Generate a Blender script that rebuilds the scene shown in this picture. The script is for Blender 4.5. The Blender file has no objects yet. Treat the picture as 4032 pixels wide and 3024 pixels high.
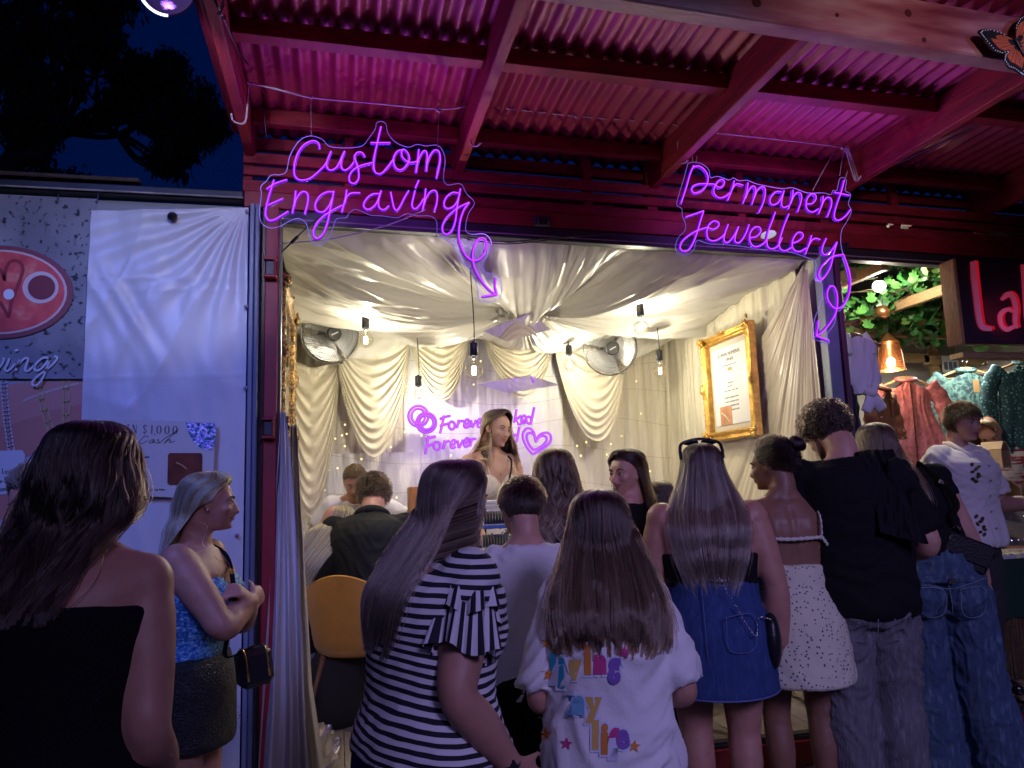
import bpy, bmesh, math, random
import numpy as np
from mathutils import Vector, Matrix
random.seed(7); RNG = np.random.default_rng(7)
sc = bpy.context.scene
COL = sc.collection

# ------------------------------------------------------------------ camera
FPX, IW, IH = 3030.0, 4032.0, 3024.0
_d = np.array([-681., 448., FPX]); _d /= np.linalg.norm(_d)
_u = np.array([-692., -22080., FPX]); _u /= np.linalg.norm(_u)
_u = _u - _d * (_u @ _d); _u /= np.linalg.norm(_u)
_r = np.cross(_d, _u)
RC = np.stack([_r, _d, _u])                 # world = RC @ camera ray (x right, y down, z forward)
CAM = np.array([0., 0., 1.40])
cam = bpy.data.cameras.new("camera"); camo = bpy.data.objects.new("camera", cam); COL.objects.link(camo)
cam.sensor_width = 36.0; cam.lens = 36.0 * FPX / IW; cam.clip_start = 0.05; cam.clip_end = 500
M = Matrix.Identity(4)
for i in range(3):
    M[i][0] = RC[i, 0]; M[i][1] = -RC[i, 1]; M[i][2] = -RC[i, 2]; M[i][3] = CAM[i]
camo.matrix_world = M
sc.camera = camo
SPX = 4032 / 2212
def at(x, y, Y):
    """point at depth Y (metres from the camera along the street-to-stall direction) seen at measured position x, y"""
    v = RC @ np.array([x * SPX - IW / 2, y * SPX - IH / 2, FPX])
    return CAM + v * (Y / v[1])
def atX(x, y, X):
    v = RC @ np.array([x * SPX - IW / 2, y * SPX - IH / 2, FPX])
    return CAM + v * (X / v[0])

# ------------------------------------------------------------------ world, exposure
w = bpy.data.worlds.new("World"); sc.world = w; w.use_nodes = True
nt = w.node_tree; nt.nodes.clear()
out = nt.nodes.new('ShaderNodeOutputWorld'); bg = nt.nodes.new('ShaderNodeBackground')
sky = nt.nodes.new('ShaderNodeTexSky'); sky.sky_type = 'NISHITA'; sky.sun_disc = False
sky.sun_elevation = math.radians(-1.0); sky.sun_rotation = math.radians(200); sky.ozone_density = 6.0
hsv = nt.nodes.new('ShaderNodeHueSaturation'); hsv.inputs['Saturation'].default_value = 1.05
nt.links.new(sky.outputs[0], hsv.inputs['Color']); nt.links.new(hsv.outputs[0], bg.inputs['Color'])
bg.inputs['Strength'].default_value = 0.15
nt.links.new(bg.outputs[0], out.inputs['Surface'])
vs = sc.view_settings
sc.display_settings.display_device = 'sRGB'
vs.view_transform = 'Standard'; vs.look = 'None'; vs.exposure = 0.0; vs.gamma = 1.0; vs.use_curve_mapping = False
try:
    sc.cycles.use_denoising = True
    sc.cycles.denoiser = 'OPENIMAGEDENOISE'
    sc.cycles.max_bounces = 7; sc.cycles.diffuse_bounces = 3; sc.cycles.glossy_bounces = 3
    sc.cycles.transparent_max_bounces = 16; sc.cycles.transmission_bounces = 4
    sc.cycles.caustics_reflective = False; sc.cycles.caustics_refractive = False
    sc.cycles.sample_clamp_indirect = 4.0
except Exception: pass

# ------------------------------------------------------------------ lighting: unseen venue wash and fill behind the camera, plus added accent spots
def light(name, typ, loc, power, color, aim=None, size=None, spot=None, blend=0.6, size_y=None):
    L = bpy.data.lights.new(name, typ); L.energy = power; L.color = color
    if typ == 'AREA':
        L.size = size or 1
        if size_y: L.shape = 'RECTANGLE'; L.size_y = size_y
    elif typ in ('POINT', 'SPOT') and size: L.shadow_soft_size = size
    if typ == 'SPOT': L.spot_size = math.radians(spot or 60); L.spot_blend = blend
    o = bpy.data.objects.new(name, L); COL.objects.link(o); o.location = loc
    if aim is not None:
        o.rotation_euler = (Vector(aim) - Vector(loc)).to_track_quat('-Z', 'Y').to_euler()
    return o
light("street_wash_light", 'SPOT', (2.2, -5.5, 5.2), 1350, (.50, .42, 1.0), aim=(1.75, 3.0, 0.7), size=1.1, spot=40, blend=1.0)
light("street_fill_light", 'AREA', (-.6, -4.0, 4.2), 14, (.55, .42, 1.0), aim=(-.4, 3.0, 1.0), size=2.5)
light("street_beam_light", 'SPOT', (1.2, -2.2, 2.6), 230, (1.0, .62, .72), aim=(2.2, 2.2, 3.08), size=.2, spot=24, blend=.9)  # unseen warm spot added to brighten the front beam
light("street_cool_light", 'SPOT', (3.4, -1.6, 2.7), 240, (.25, .50, 1.0), aim=(2.62, 2.2, 3.08), size=.15, spot=13, blend=.9)  # unseen blue spot added for the butterfly end of the beam
light("street_blue_light", 'SPOT', (-1.5, .9, 3.5), 200, (.16, .24, 1.0), aim=(-0.75, 3.6, 1.45), size=.3, spot=58, blend=.9)  # unseen spot added to turn the satin sheet blue
light("street_pink_light", 'SPOT', (-1.2, -.6, 1.9), 11, (1.0, .05, .62), aim=(.1, 2.5, 3.2), size=.25, spot=26, blend=.9)  # unseen spot added to tint the left roof bay pink
light("street_magenta_light", 'SPOT', (4.2, -.2, 1.9), 9, (1.0, .05, .60), aim=(2.3, 2.6, 3.2), size=.25, spot=26, blend=.9)  # unseen spot added to tint the right roof bay magenta

# ------------------------------------------------------------------ mesh helpers
def V(*a): return np.array(a, float)
class MB:
    def __init__(s): s.v = []; s.f = []; s.m = []; s.n = 0
    def add(s, v, f, mi=0):
        v = np.asarray(v, float).reshape(-1, 3)
        s.v.append(v); o = s.n; s.n += len(v)
        for q in f: s.f.append(tuple(int(i) + o for i in q))
        s.m += [mi] * len(f)
        return s
    def verts(s): return np.concatenate(s.v) if s.v else np.zeros((0, 3))
    def build(s, name, mat, parent=None, smooth=False, label=None, cat=None, group=None, kind=None, flat_over=None):
        me = bpy.data.meshes.new(name); me.from_pydata(s.verts().tolist(), [], s.f)
        mats = mat if isinstance(mat, (list, tuple)) else [mat]
        for m in mats: me.materials.append(m)
        if len(mats) > 1: me.polygons.foreach_set('material_index', s.m)
        if smooth:
            me.polygons.foreach_set('use_smooth', [True] * len(me.polygons))
            if flat_over: 
                try: me.set_sharp_from_angle(angle=math.radians(flat_over))
                except Exception: pass
        me.update()
        return link(bpy.data.objects.new(name, me), parent, label, cat, group, kind)
def link(o, parent=None, label=None, cat=None, group=None, kind=None):
    COL.objects.link(o)
    if parent is not None:
        o.parent = parent; o.matrix_parent_inverse = PINV.get(parent.name, Matrix.Identity(4))
    if label: o['label'] = label
    if cat: o['category'] = cat
    if group: o['group'] = group
    if kind: o['kind'] = kind
    return o
PINV = {}
def thing(name, label, cat, loc=(0, 0, 0), group=None, local=False, rotz=0):
    """an Empty at the base of a thing; children are modelled in world space unless local"""
    o = bpy.data.objects.new(name, None); o.empty_display_size = .1
    COL.objects.link(o); o.location = tuple(float(c) for c in loc); o.rotation_euler = (0, 0, rotz)
    o['label'] = label; o['category'] = cat
    if group: o['group'] = group
    if not local: PINV[o.name] = Matrix.Translation(Vector(o.location)).inverted()
    return o
def dup_tree(root, loc, rotz=0, label=None):
    r = root.copy(); COL.objects.link(r); r.location = loc; r.rotation_euler = (0, 0, rotz)
    if label: r['label'] = label
    for ch in list(root.children):
        c = ch.copy(); COL.objects.link(c); c.parent = r
        for g in list(ch.children):
            d = g.copy(); COL.objects.link(d); d.parent = c
    return r
def piece(src, parent, loc, rot=(0, 0, 0), scale=(1, 1, 1), name=None):
    """a copy of a loose piece sharing its mesh, parented"""
    o = bpy.data.objects.new(name or src.name.split('.')[0], src.data)
    COL.objects.link(o); o.parent = parent
    if parent is not None: o.matrix_parent_inverse = PINV.get(parent.name, Matrix.Identity(4))
    o.location = loc; o.rotation_euler = rot; o.scale = scale
    return o
_BF = [(0, 1, 2, 3), (7, 6, 5, 4), (0, 4, 5, 1), (1, 5, 6, 2), (2, 6, 7, 3), (3, 7, 4, 0)]
def _boxv(sx, sy, sz):
    return np.array([[-sx, -sy, -sz], [-sx, sy, -sz], [sx, sy, -sz], [sx, -sy, -sz], [-sx, -sy, sz], [-sx, sy, sz], [sx, sy, sz], [sx, -sy, sz]]) / 2
def box(mb, c, s, R=None, mi=0, ch=0.0):
    """box of size s at c, optionally chamfered and rotated"""
    s = np.asarray(s, float)
    if ch <= 0:
        v = _boxv(*s); f = _BF
    else:
        ch = min(ch, s.min() * .45); h = s / 2; v = []; idx = {}
        for sx in (-1, 1):
            for sy in (-1, 1):
                for sz in (-1, 1):
                    for a in range(3):
                        p = np.array([sx * h[0], sy * h[1], sz * h[2]])
                        for b in range(3):
                            if b != a: p[b] -= (sx, sy, sz)[b] * ch
                        idx[(sx, sy, sz, a)] = len(v); v.append(p)
        f = []
        for a in range(3):
            b, c2 = (a + 1) % 3, (a + 2) % 3
            for sg in (-1, 1):
                q = []
                for (tb, tc) in ((-1, -1), (1, -1), (1, 1), (-1, 1)):
                    k = [0, 0, 0]; k[a] = sg; k[b] = tb; k[c2] = tc; q.append(idx[(*k, a)])
                f.append(q if sg > 0 else q[::-1])
            for tb in (-1, 1):
                for tc in (-1, 1):
                    k0 = [0, 0, 0]; k0[a] = -1; k0[b] = tb; k0[c2] = tc; k1 = list(k0); k1[a] = 1
                    q = [idx[(*k0, b)], idx[(*k1, b)], idx[(*k1, c2)], idx[(*k0, c2)]]
                    f.append(q if tb * tc > 0 else q[::-1])
        for sx in (-1, 1):
            for sy in (-1, 1):
                for sz in (-1, 1):
                    q = [idx[(sx, sy, sz, 0)], idx[(sx, sy, sz, 1)], idx[(sx, sy, sz, 2)]]
                    f.append(q if sx * sy * sz > 0 else q[::-1])
        v = np.array(v)
    if R is not None: v = v @ np.asarray(R).T
    mb.add(v + np.asarray(c, float), f, mi); return mb
def beam(mb, p, q, w, h, up=(0, 0, 1), ch=0.003, mi=0):
    """bar with section w (sideways) x h (along up) from p to q"""
    p = np.asarray(p, float); q = np.asarray(q, float); d = q - p; L = np.linalg.norm(d); d /= L
    up = np.asarray(up, float); s = np.cross(d, up); s /= np.linalg.norm(s); u2 = np.cross(s, d)
    return box(mb, (p + q) / 2, (w, L, h), np.stack([s, d, u2], 1), mi, ch)
def loft(mb, rings, cap=True, closed=True, mi=0):
    """rings: array (k, n, 3)"""
    rings = np.asarray(rings, float); k, n = rings.shape[:2]; f = []
    m = n if closed else n - 1
    for i in range(k - 1):
        for j in range(m):
            a, b = i * n + j, i * n + (j + 1) % n
            f.append((a, b, b + n, a + n))
    v = rings.reshape(-1, 3)
    if cap and closed:
        c0, c1 = rings[0].mean(0), rings[-1].mean(0)
        v = np.vstack([v, c0, c1]); a = k * n
        for j in range(n):
            f.append((a, (j + 1) % n, j)); f.append((a + 1, (k - 1) * n + j, (k - 1) * n + (j + 1) % n))
    mb.add(v, f, mi); return mb
def frames(P):
    P = np.asarray(P, float); T = np.gradient(P, axis=0); T /= (np.linalg.norm(T, axis=1, keepdims=True) + 1e-12)
    a = V(0, 0, 1) if abs(T[0] @ V(0, 0, 1)) < .9 else V(1, 0, 0)
    N = []; n = a - T[0] * (a @ T[0]); n /= np.linalg.norm(n); N.append(n)
    for i in range(1, len(P)):
        n = N[-1] - T[i] * (N[-1] @ T[i]); n /= (np.linalg.norm(n) + 1e-12); N.append(n)
    N = np.array(N); return T, N, np.cross(T, N)
def tube(mb, P, r, n=8, cap=True, mi=0, flat=1.0):
    P = np.asarray(P, float); r = np.broadcast_to(np.asarray(r, float), (len(P),))
    T, N, B = frames(P); a = np.linspace(0, 2 * math.pi, n, endpoint=False)
    rings = P[:, None] + r[:, None, None] * (np.cos(a)[None, :, None] * N[:, None] + flat * np.sin(a)[None, :, None] * B[:, None])
    return loft(mb, rings, cap, True, mi)
def spline(P, per=6):
    P = np.asarray(P, float)
    if len(P) < 3: return np.array([P[0] + (P[-1] - P[0]) * t for t in np.linspace(0, 1, 3)])
    Q = np.vstack([2 * P[0] - P[1], P, 2 * P[-1] - P[-2]]); o = []
    for i in range(1, len(Q) - 2):
        p0, p1, p2, p3 = Q[i - 1:i + 3]
        for t in np.linspace(0, 1, per, endpoint=False):
            o.append(.5 * ((2 * p1) + (-p0 + p2) * t + (2 * p0 - 5 * p1 + 4 * p2 - p3) * t * t + (-p0 + 3 * p1 - 3 * p2 + p3) * t ** 3))
    o.append(P[-1]); return np.array(o)
def ellipsoid(mb, c, r, nu=12, nv=8, R=None, mi=0):
    c = np.asarray(c, float); th = np.linspace(0, math.pi, nv + 1)[1:-1]; a = np.linspace(0, 2 * math.pi, nu, endpoint=False)
    rings = np.stack([np.stack([np.sin(t) * np.cos(a), np.sin(t) * np.sin(a), np.full(nu, np.cos(t))], 1) for t in th])
    pts = np.vstack([rings.reshape(-1, 3), [[0, 0, 1], [0, 0, -1]]]) * np.asarray(r, float)
    if R is not None: pts = pts @ np.asarray(R).T
    f = []; k = nv - 1
    for i in range(k - 1):
        for j in range(nu):
            f.append((i * nu + j, (i + 1) * nu + j, (i + 1) * nu + (j + 1) % nu, i * nu + (j + 1) % nu))
    for j in range(nu):
        f.append((k * nu, j, (j + 1) % nu)); f.append((k * nu + 1, (k - 1) * nu + (j + 1) % nu, (k - 1) * nu + j))
    mb.add(pts + c, f, mi); return mb
def lathe(mb, prof, c=(0, 0, 0), n=20, R=None, mi=0, cap=True):
    a = np.linspace(0, 2 * math.pi, n, endpoint=False)
    rings = np.array([[(r * math.cos(t), r * math.sin(t), z) for t in a] for r, z in prof])
    if R is not None: rings = rings @ np.asarray(R).T
    return loft(mb, rings + np.asarray(c, float), cap, True, mi)
def grid(mb, P, mi=0):
    """P (a, b, 3) sheet"""
    P = np.asarray(P, float); a, b = P.shape[:2]
    i, j = np.meshgrid(np.arange(a - 1), np.arange(b - 1), indexing='ij'); k = (i * b + j).ravel()
    mb.add(P.reshape(-1, 3), np.stack([k, k + 1, k + b + 1, k + b], 1), mi); return mb
def prism(mb, poly, fn, t0, t1, mi=0):
    """outline poly (n,2) extruded: fn(x, y, t) -> 3D; ear-clipped caps through one ngon"""
    n = len(poly); A = np.array([fn(x, y, t0) for x, y in poly]); B = np.array([fn(x, y, t1) for x, y in poly])
    f = [tuple(range(n))[::-1], tuple(range(n, 2 * n))] + [(i, (i + 1) % n, n + (i + 1) % n, n + i) for i in range(n)]
    mb.add(np.vstack([A, B]), f, mi); return mb
def orient(d, up=(0, 0, 1)):
    """rotation whose third column is d"""
    d = np.asarray(d, float); d = d / np.linalg.norm(d); up = np.asarray(up, float)
    if abs(d @ up) > .98: up = V(0, 1, 0)
    s = np.cross(up, d); s /= np.linalg.norm(s); return np.stack([s, np.cross(d, s), d], 1)

# vectorised gradient noise
_perm = np.random.default_rng(3).permutation(256); _perm = np.concatenate([_perm, _perm])
_g = np.random.default_rng(5).normal(size=(256, 3)); _g /= np.linalg.norm(_g, axis=1, keepdims=True)
def noise3(P):
    P = np.asarray(P, float); sh = P.shape[:-1]; P = P.reshape(-1, 3); I = np.floor(P).astype(int); F = P - I; U = F * F * F * (F * (F * 6 - 15) + 10)
    r = np.zeros(len(P))
    for dx in (0, 1):
        for dy in (0, 1):
            for dz in (0, 1):
                h = _perm[(_perm[(_perm[(I[:, 0] + dx) & 255] + I[:, 1] + dy) & 255] + I[:, 2] + dz) & 255]
                g = _g[h]; dot = g[:, 0] * (F[:, 0] - dx) + g[:, 1] * (F[:, 1] - dy) + g[:, 2] * (F[:, 2] - dz)
                wgt = (U[:, 0] if dx else 1 - U[:, 0]) * (U[:, 1] if dy else 1 - U[:, 1]) * (U[:, 2] if dz else 1 - U[:, 2])
                r += dot * wgt
    return (r * 1.6).reshape(sh)
def fbm(P, oct=3):
    P = np.asarray(P, float); r = 0; a = 1
    for o in range(oct): r = r + a * noise3(P * 2 ** o + o * 17.3); a *= .5
    return r

# ------------------------------------------------------------------ materials
MATS = {}
def mat(name, col, rough=.6, metal=0, spec=.5, var=None, bump=None, emit=None, alpha=None, sheen=0, coat=0, stretch=(1, 1, 1), trans=0, ramp=None, aniso=0):
    """var=(scale, amount) mottles the colour; bump=(scale, strength[, detail]) fine relief; ramp=(scale,[(pos,col)..]) replaces colour by noise ramp"""
    if name in MATS: return MATS[name]
    m = bpy.data.materials.new(name); m.use_nodes = True; n = m.node_tree.nodes; l = m.node_tree.links
    b = n['Principled BSDF']; b.inputs['Base Color'].default_value = (*col, 1); b.inputs['Roughness'].default_value = rough
    b.inputs['Metallic'].default_value = metal; b.inputs['Specular IOR Level'].default_value = spec
    if sheen: b.inputs['Sheen Weight'].default_value = sheen
    if coat: b.inputs['Coat Weight'].default_value = coat
    if trans: b.inputs['Transmission Weight'].default_value = trans
    tc = mp = None
    if var or bump or ramp:
        tc = n.new('ShaderNodeTexCoord'); mp = n.new('ShaderNodeMapping'); mp.inputs['Scale'].default_value = stretch
        l.new(tc.outputs['Object'], mp.inputs['Vector'])
    if var:
        t = n.new('ShaderNodeTexNoise'); t.inputs['Scale'].default_value = var[0]; t.inputs['Detail'].default_value = 5
        l.new(mp.outputs[0], t.inputs['Vector'])
        r = n.new('ShaderNodeMapRange'); r.inputs['From Min'].default_value = .3; r.inputs['From Max'].default_value = .7
        r.inputs['To Min'].default_value = 1 - var[1]; r.inputs['To Max'].default_value = 1 + var[1]
        l.new(t.outputs['Fac'], r.inputs['Value'])
        x = n.new('ShaderNodeMix'); x.data_type = 'RGBA'; x.blend_type = 'MULTIPLY'; x.inputs[0].default_value = 1
        x.inputs[6].default_value = (*col, 1); l.new(r.outputs[0], x.inputs[7]); l.new(x.outputs[2], b.inputs['Base Color'])
    if ramp:
        t = n.new('ShaderNodeTexNoise'); t.inputs['Scale'].default_value = ramp[0]; t.inputs['Detail'].default_value = 3
        l.new(mp.outputs[0], t.inputs['Vector']); c = n.new('ShaderNodeValToRGB'); c.color_ramp.interpolation = ramp[2] if len(ramp) > 2 else 'LINEAR'
        while len(c.color_ramp.elements) < len(ramp[1]): c.color_ramp.elements.new(.5)
        for e, (p, cc) in zip(c.color_ramp.elements, ramp[1]): e.position = p; e.color = (*cc, 1)
        l.new(t.outputs['Fac'], c.inputs[0]); l.new(c.outputs[0], b.inputs['Base Color'])
    if bump:
        t = n.new('ShaderNodeTexNoise'); t.inputs['Scale'].default_value = bump[0]; t.inputs['Detail'].default_value = bump[2] if len(bump) > 2 else 4
        l.new(mp.outputs[0], t.inputs['Vector']); k = n.new('ShaderNodeBump'); k.inputs['Strength'].default_value = bump[1]; k.inputs['Distance'].default_value = .01
        l.new(t.outputs['Fac'], k.inputs['Height']); l.new(k.outputs[0], b.inputs['Normal'])
    if emit:
        b.inputs['Emission Color'].default_value = (*emit[:3], 1); b.inputs['Emission Strength'].default_value = emit[3]
    if alpha is not None: b.inputs['Alpha'].default_value = alpha
    MATS[name] = m; return m
def emis(name, col, s):
    if name in MATS: return MATS[name]
    m = bpy.data.materials.new(name); m.use_nodes = True; n = m.node_tree.nodes; l = m.node_tree.links; n.clear()
    o = n.new('ShaderNodeOutputMaterial'); e = n.new('ShaderNodeEmission'); e.inputs[0].default_value = (*col, 1); e.inputs[1].default_value = s
    l.new(e.outputs[0], o.inputs[0]); MATS[name] = m; return m
def thin(name, col, clear=.9, rough=.05, tint=(1, 1, 1)):
    """thin clear sheet: transparent with a glossy film"""
    if name in MATS: return MATS[name]
    m = bpy.data.materials.new(name); m.use_nodes = True; n = m.node_tree.nodes; l = m.node_tree.links; n.clear()
    o = n.new('ShaderNodeOutputMaterial'); t = n.new('ShaderNodeBsdfTransparent'); t.inputs[0].default_value = (*tint, 1)
    g = n.new('ShaderNodeBsdfGlossy'); g.inputs['Color'].default_value = (*col, 1); g.inputs['Roughness'].default_value = rough
    x = n.new('ShaderNodeMixShader'); x.inputs[0].default_value = 1 - clear
    l.new(t.outputs[0], x.inputs[1]); l.new(g.outputs[0], x.inputs[2]); l.new(x.outputs[0], o.inputs[0]); MATS[name] = m; return m
def attr_mat(name, cols, rough=.7, attr='u', scale=1.0, bump=None, sheen=0):
    """stripes of cols running by a float attribute stored on the mesh"""
    if name in MATS: return MATS[name]
    m = bpy.data.materials.new(name); m.use_nodes = True; n = m.node_tree.nodes; l = m.node_tree.links; b = n['Principled BSDF']; b.inputs['Roughness'].default_value = rough
    if sheen: b.inputs['Sheen Weight'].default_value = sheen
    a = n.new('ShaderNodeAttribute'); a.attribute_name = attr
    mu = n.new('ShaderNodeMath'); mu.operation = 'MULTIPLY'; mu.inputs[1].default_value = scale; l.new(a.outputs['Fac'], mu.inputs[0])
    fr = n.new('ShaderNodeMath'); fr.operation = 'FRACT'; l.new(mu.outputs[0], fr.inputs[0])
    c = n.new('ShaderNodeValToRGB'); c.color_ramp.interpolation = 'CONSTANT'
    while len(c.color_ramp.elements) < len(cols): c.color_ramp.elements.new(.5)
    for e, (p, cc) in zip(c.color_ramp.elements, cols): e.position = p; e.color = (*cc, 1)
    l.new(fr.outputs[0], c.inputs[0]); l.new(c.outputs[0], b.inputs['Base Color'])
    MATS[name] = m; return m
def set_attr(o, name, vals):
    a = o.data.attributes.new(name, 'FLOAT', 'POINT'); a.data.foreach_set('value', np.asarray(vals, dtype=np.float32))
red_paint = mat('red_painted_steel', (.27, .012, .022), .5, var=(6, .25), bump=(30, .15))
red_wood = mat('red_stained_timber', (.27, .012, .026), .65, var=(9, .35), bump=(40, .3), stretch=(1, .25, 3))
dark_steel = mat('dark_steel', (.035, .035, .045), .45, metal=.3, var=(8, .3))
black_plastic = mat('black_plastic', (.012, .012, .014), .4)
white_paint = mat('white_paint', (.72, .72, .7), .6, var=(3, .06))
rope_mat = mat('pale_rope', (.55, .5, .55), .8)
pine = mat('pine_timber', (.42, .27, .13), .6, var=(14, .25), bump=(50, .2), stretch=(1, 6, 6))
chrome = mat('chrome', (.7, .7, .72), .2, metal=1)
gold = mat('gold_leaf', (.62, .36, .08), .38, metal=.75, var=(25, .35), bump=(60, .5))
# ================================================================== SETTING
F = 3.70                                     # front plane of the stalls
def zt(X): return -0.022 * (X + .3)          # the stall row leans a little down to the right
mb = MB(); mb.add([[-150, -60, 0], [150, -60, 0], [150, 240, 0], [-150, 240, 0]], [(0, 1, 2, 3)])
mb.build('ground', mat('asphalt_ground', (.06, .058, .06), .85, var=(2.5, .3), bump=(60, .4)), kind='structure')
pav = MB(); box(pav, (0, 0, 0), (.596, .596, .03), ch=.004)
pmat = mat('concrete_paving', (.2, .19, .19), .8, var=(5, .2), bump=(40, .25))
pv = MB(); box(pv, (1.6, 3.15, -.011), (9.6, 1.2, .03)); pav_o = pv.build('pavement', mat('paving_joint', (.07, .07, .07), .9), kind='structure')
sl = MB(); box(sl, (0, 0, 0), (.592, .592, .03), ch=.004)
first = None
for i in range(16):
    for j in range(2):
        loc = (-2.9 + .6 * i, 2.86 + .6 * j, -.005 + random.uniform(-.0015, .0015))
        if first is None: first = sl.build('paving_slab', pmat, pav_o); first.location = loc
        else: piece(first, pav_o, loc)
# stall floor of vinyl boards
fb = MB(); box(fb, (2.6, 4.9, .06), (6.05, 2.36, .14)); floor_o = fb.build('floor', mat('floor_base', (.08, .07, .06), .8), kind='structure')
bm_ = MB(); box(bm_, (0, 0, 0), (.147, 1.18, .012), ch=.0015)
plk = [mat('vinyl_board_a', (.40, .35, .28), .5, var=(5, .22), stretch=(8, 1, 1), bump=(40, .1)), mat('vinyl_board_b', (.34, .30, .25), .5, var=(6, .25), stretch=(8, 1, 1), bump=(40, .1)), mat('vinyl_board_c', (.45, .40, .33), .5, var=(5, .2), stretch=(8, 1, 1), bump=(40, .1))]
srcs = [bm_.build('floor_board', m, floor_o) for m in plk]; used = [False] * 3
for i in range(20):
    for j in range(2):
        k = random.randrange(3); loc = (-.2 + .15 * i, 4.32 + 1.19 * j + (.0 if i % 2 else -.0), .1365)
        if not used[k]: srcs[k].location = loc; used[k] = True
        else: piece(srcs[k], floor_o, loc)

# ------------------------------------------------------------------ the red shipping container with its two stalls
ct = thing('shipping_container', 'long red steel container with its side folded open into two lit stalls', 'container', (2.6, F, 0))
def part(name, m, parent=ct, **k): 
    return lambda mb_: mb_.build(name, m, parent, **k)
b = MB()
for (z0, z1, y, d) in ((2.78, 2.86, F + .03, .10),):
    beam(b, (-.44, y, (z0 + z1) / 2 + zt(-.44)), (5.7, y, (z0 + z1) / 2 + zt(5.7)), d, z1 - z0)
b.build('header_beam', red_paint, ct)
b = MB(); beam(b, (-.27, F + .02, 2.745 + zt(-.27)), (5.7, F + .02, 2.745 + zt(5.7)), .06, .066); b.build('door_track', dark_steel, ct)
b = MB(); beam(b, (-.27, F - .012, 2.732 + zt(-.27)), (5.7, F - .012, 2.732 + zt(5.7)), .006, .008); b.build('door_seal', mat('grey_seal', (.28, .26, .25), .4), ct)  # thin pale strip draws the lit edge of the dark track
b = MB(); box(b, (2.63, F - .03, .065), (6.1, .06, .13), ch=.006); b.build('base_rail', red_paint, ct)
b = MB(); box(b, (2.63, F + .0, .138), (5.94, .09, .018), ch=.003); box(b, (2.63, F - .03, .15), (5.94, .012, .012), ch=.002); b.build('sill_track', dark_steel, ct)
b = MB(); box(b, (2.63, 4.9, 2.93), (6.1, 2.3, .03)); b.build('roof_panel', dark_steel, ct)
wm = mat('stall_white_wall', (.62, .60, .56), .7, var=(4, .06))
b = MB(); box(b, (2.63, 6.05, 1.5), (6.1, .04, 2.8)); b.build('rear_wall', wm, ct)
b = MB(); box(b, (-.36, 4.9, 1.5), (.05, 2.34, 2.8)); b.build('side_wall', wm, ct)
b = MB(); box(b, (5.67, 4.9, 1.5), (.05, 2.34, 2.8)); b.build('side_wall', wm, ct)
b = MB(); box(b, (2.70, 4.92, 1.5), (.04, 2.26, 2.72)); b.build('dividing_wall', wm, ct)
b = MB(); box(b, (2.66, F + .01, 1.43), (.075, .07, 2.56), ch=.004); b.build('jamb_post', mat('blue_grey_steel', (.16, .19, .26), .45, var=(6, .2)), ct)
b = MB(); box(b, (2.722, F - .01, 1.43), (.03, .05, 2.56), ch=.004); b.build('jamb_post', mat('plum_steel', (.10, .04, .06), .5), ct)
b = MB(); box(b, (-.308, F + .0, 1.40), (.062, .08, 2.78), ch=.005); b.build('corner_post', red_paint, ct)
b = MB(); box(b, (-.2705, F + .01, 1.42), (.012, .07, 2.7)); box(b, (-.3465, F + .01, 1.42), (.014, .06, 2.74)); b.build('door_gasket', black_plastic, ct)
for y0 in (560, 905):
    p = at(585, y0 + 20, F - .05); b = MB()
    box(b, (-.308, F - .052, p[2]), (.05, .024, .066), ch=.003); hb = b.build('hinge', dark_steel, ct)
    b = MB()
    for s in (-1, 1): box(b, (-.312, F - .06, p[2] + s * .042), (.06, .04, .016), ch=.004)
    tube(b, [(-.292, F - .075, p[2] - .05), (-.292, F - .075, p[2] + .05)], .0055); b.build('hinge_lug', red_paint, hb)
for xx, zz in ((1.02, 2.80), (2.75, 2.77)):
    b = MB(); box(b, (xx, F - .035, zz + zt(xx)), (.085, .03, .05), ch=.005); lk = b.build('lock_bracket', dark_steel, ct)
    b = MB()
    for s in (-1, 1): box(b, (xx + s * .028, F - .058, zz + zt(xx) + .004), (.012, .02, .04), ch=.004)
    b.build('lock_lug', black_plastic, lk)
p = at(1660, 508, F - .05); b = MB(); lathe(b, [(.001, .004), (.035, .004), (.042, 0), (.04, -.006), (.0, -.006)], p, 20, orient((0, -.25, -1))); b.build('downlight', mat('downlight_disc', (.8, .85, .8), .4, emit=(.8, 1, .85, .35)), ct)

# ------------------------------------------------------------------ canopy over the front
cn = thing('veranda_canopy', 'red timber canopy with corrugated roof sheets over the front of the stalls', 'canopy', (2.2, 2.9, 3.0))
RX = [-.42, .60, 1.665, 2.725, 3.79, 4.85]
for X in RX:
    b = MB(); zb = 3.045 + zt(X); beam(b, (X, 1.75 if X < .7 else 2.26, zb + .085), (X, F + .12, zb + .085), .045, .17, ch=.004); b.build('rafter', red_wood, cn)
for k, (y, h) in enumerate(((2.86, .068), (3.56, .075))):
    for i in range(len(RX) - 1):
        x0, x1 = RX[i] + .024, RX[i + 1] - .024; z = 3.175 + .045 * (k == 0) * 0
        b = MB(); beam(b, (x0, y, z + zt(x0)), (x1, y, z + zt(x1)), .045 if k else .07, h, ch=.004); b.build('purlin', red_wood, cn)
sheet_m = mat('red_roof_sheet', (.32, .022, .07), .42, metal=.15, var=(3, .25), bump=(25, .12))
xs = -.52
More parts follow.
